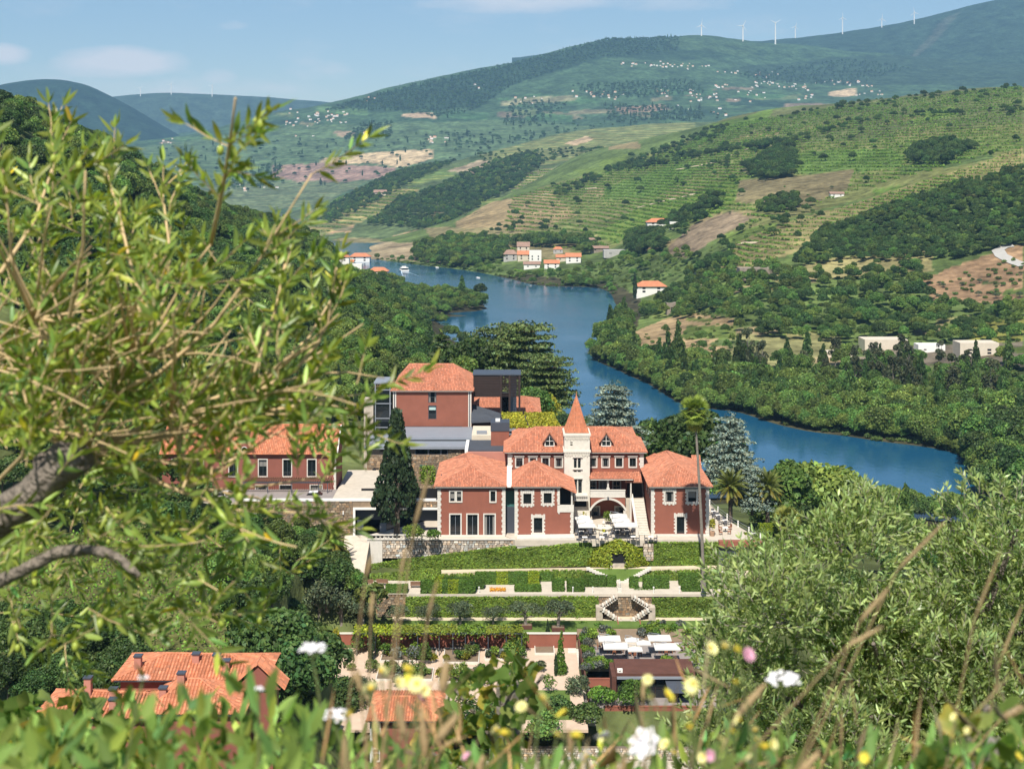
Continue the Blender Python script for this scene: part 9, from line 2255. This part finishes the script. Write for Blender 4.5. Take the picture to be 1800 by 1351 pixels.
bank = MB(); bank.slab([(-3.5, .35, GB - .1), (3.5, .35, GB - .1), (6, 3.4, GB - 1.15), (-6, 3.4, GB - 1.15)], .5); tag(bank.build('grassy_bank', LAWN), kind='structure')
# ---------------------------------------------------------------- plant the trees: the largest in view one by one, the rest as woods
def scatter_stuff(name, items, protos):
 """one object that stands many trees on points (geometry nodes)"""
 n = len(items)
 me = bpy.data.meshes.new(name)
 me.vertices.add(n)
 me.vertices.foreach_set('co', np.array([[t[2], t[3], t[4]] for t in items], np.float32).ravel())
 for an, typ, arr in (('rz', 'FLOAT', [t[6] for t in items]), ('size', 'FLOAT', [t[5] for t in items]), ('pick', 'INT', [t[1] for t in items])):
  a = me.attributes.new(an, typ, 'POINT')
  a.data.foreach_set('value', np.array(arr, np.float32 if typ == 'FLOAT' else np.int32))
 me.update()
 o = link(name, me)
 ng = bpy.data.node_groups.new(name, 'GeometryNodeTree')
 ng.interface.new_socket('Geometry', in_out='INPUT', socket_type='NodeSocketGeometry')
 ng.interface.new_socket('Geometry', in_out='OUTPUT', socket_type='NodeSocketGeometry')
 gi = ng.nodes.new('NodeGroupInput'); go = ng.nodes.new('NodeGroupOutput')
 iop = ng.nodes.new('GeometryNodeInstanceOnPoints')
 jn = ng.nodes.new('GeometryNodeJoinGeometry')
 for pr in reversed(protos):
  oi = ng.nodes.new('GeometryNodeObjectInfo')
  oi.transform_space = 'ORIGINAL'
  oi.inputs['Object'].default_value = pr
  oi.inputs['As Instance'].default_value = True
  ng.links.new(oi.outputs['Geometry'], jn.inputs[0])
 def attr(nm, typ):
  a = ng.nodes.new('GeometryNodeInputNamedAttribute'); a.data_type = typ; a.inputs['Name'].default_value = nm
  return a.outputs['Attribute']
 cx = ng.nodes.new('ShaderNodeCombineXYZ')
 ng.links.new(attr('rz', 'FLOAT'), cx.inputs['Z'])
 ng.links.new(gi.outputs[0], iop.inputs['Points'])
 ng.links.new(jn.outputs[0], iop.inputs['Instance'])
 iop.inputs['Pick Instance'].default_value = True
 ng.links.new(attr('pick', 'INT'), iop.inputs['Instance Index'])
 ng.links.new(cx.outputs[0], iop.inputs['Rotation'])
 ng.links.new(attr('size', 'FLOAT'), iop.inputs['Scale'])
 ng.links.new(iop.outputs[0], go.inputs[0])
 md = o.modifiers.new('scatter', 'NODES'); md.node_group = ng
 return tag(o, kind='stuff')
LIMIT = {'broad': 270, 'oak': 280, 'shrub': 110, 'olive': 60, 'poplar': 80, 'eucalyptus': 60}
WOOD = {'broad': 'broadleaf_wood', 'oak': 'oak_wood', 'shrub': 'scrub', 'olive': 'olive_grove', 'poplar': 'poplar_wood', 'eucalyptus': 'eucalyptus_wood', 'pine': 'pine_wood', 'cypress': 'cypress_wood', 'cedar': 'cedar_wood'}
for sp in SPEC:
 lst = sorted([t for t in TREES if t[0] == sp and -60 < t[2] * F / t[3] + 900 < 1860], key=lambda t: -t[5] / t[3])
 if not lst: continue
 lim = LIMIT.get(sp, 60)
 crowns = {}
 q1, q2 = np.quantile([t[5] for t in lst[:lim]], (.3, .7))
 for t in lst[:lim]:
  g = thing(CAT[sp][0], ('small ' if t[5] < q1 else 'large ' if t[5] > q2 else 'mid-sized ') + LOOK[sp] + ' ' + t[7], CAT[sp][1], (t[2], t[3], t[4]), LOOK[sp] + 's ' + t[7], t[6])
  g.scale = (t[5],) * 3
  cm, tm = SPEC[sp][0][t[1]]
  link('trunk', tm, g)
  crowns.setdefault(t[1], link('crown', cm, g))
 rest = lst[lim:]
 if rest:
  vs = sorted(crowns)
  remap = {v: i for i, v in enumerate(vs)}
  rest = [(t[0], remap.get(t[1], 0), *t[2:]) for t in rest]
  scatter_stuff(WOOD[sp], rest, [crowns[v] for v in vs])
print('TREES', len(TREES), {sp: sum(t[0] == sp for t in TREES) for sp in SPEC})
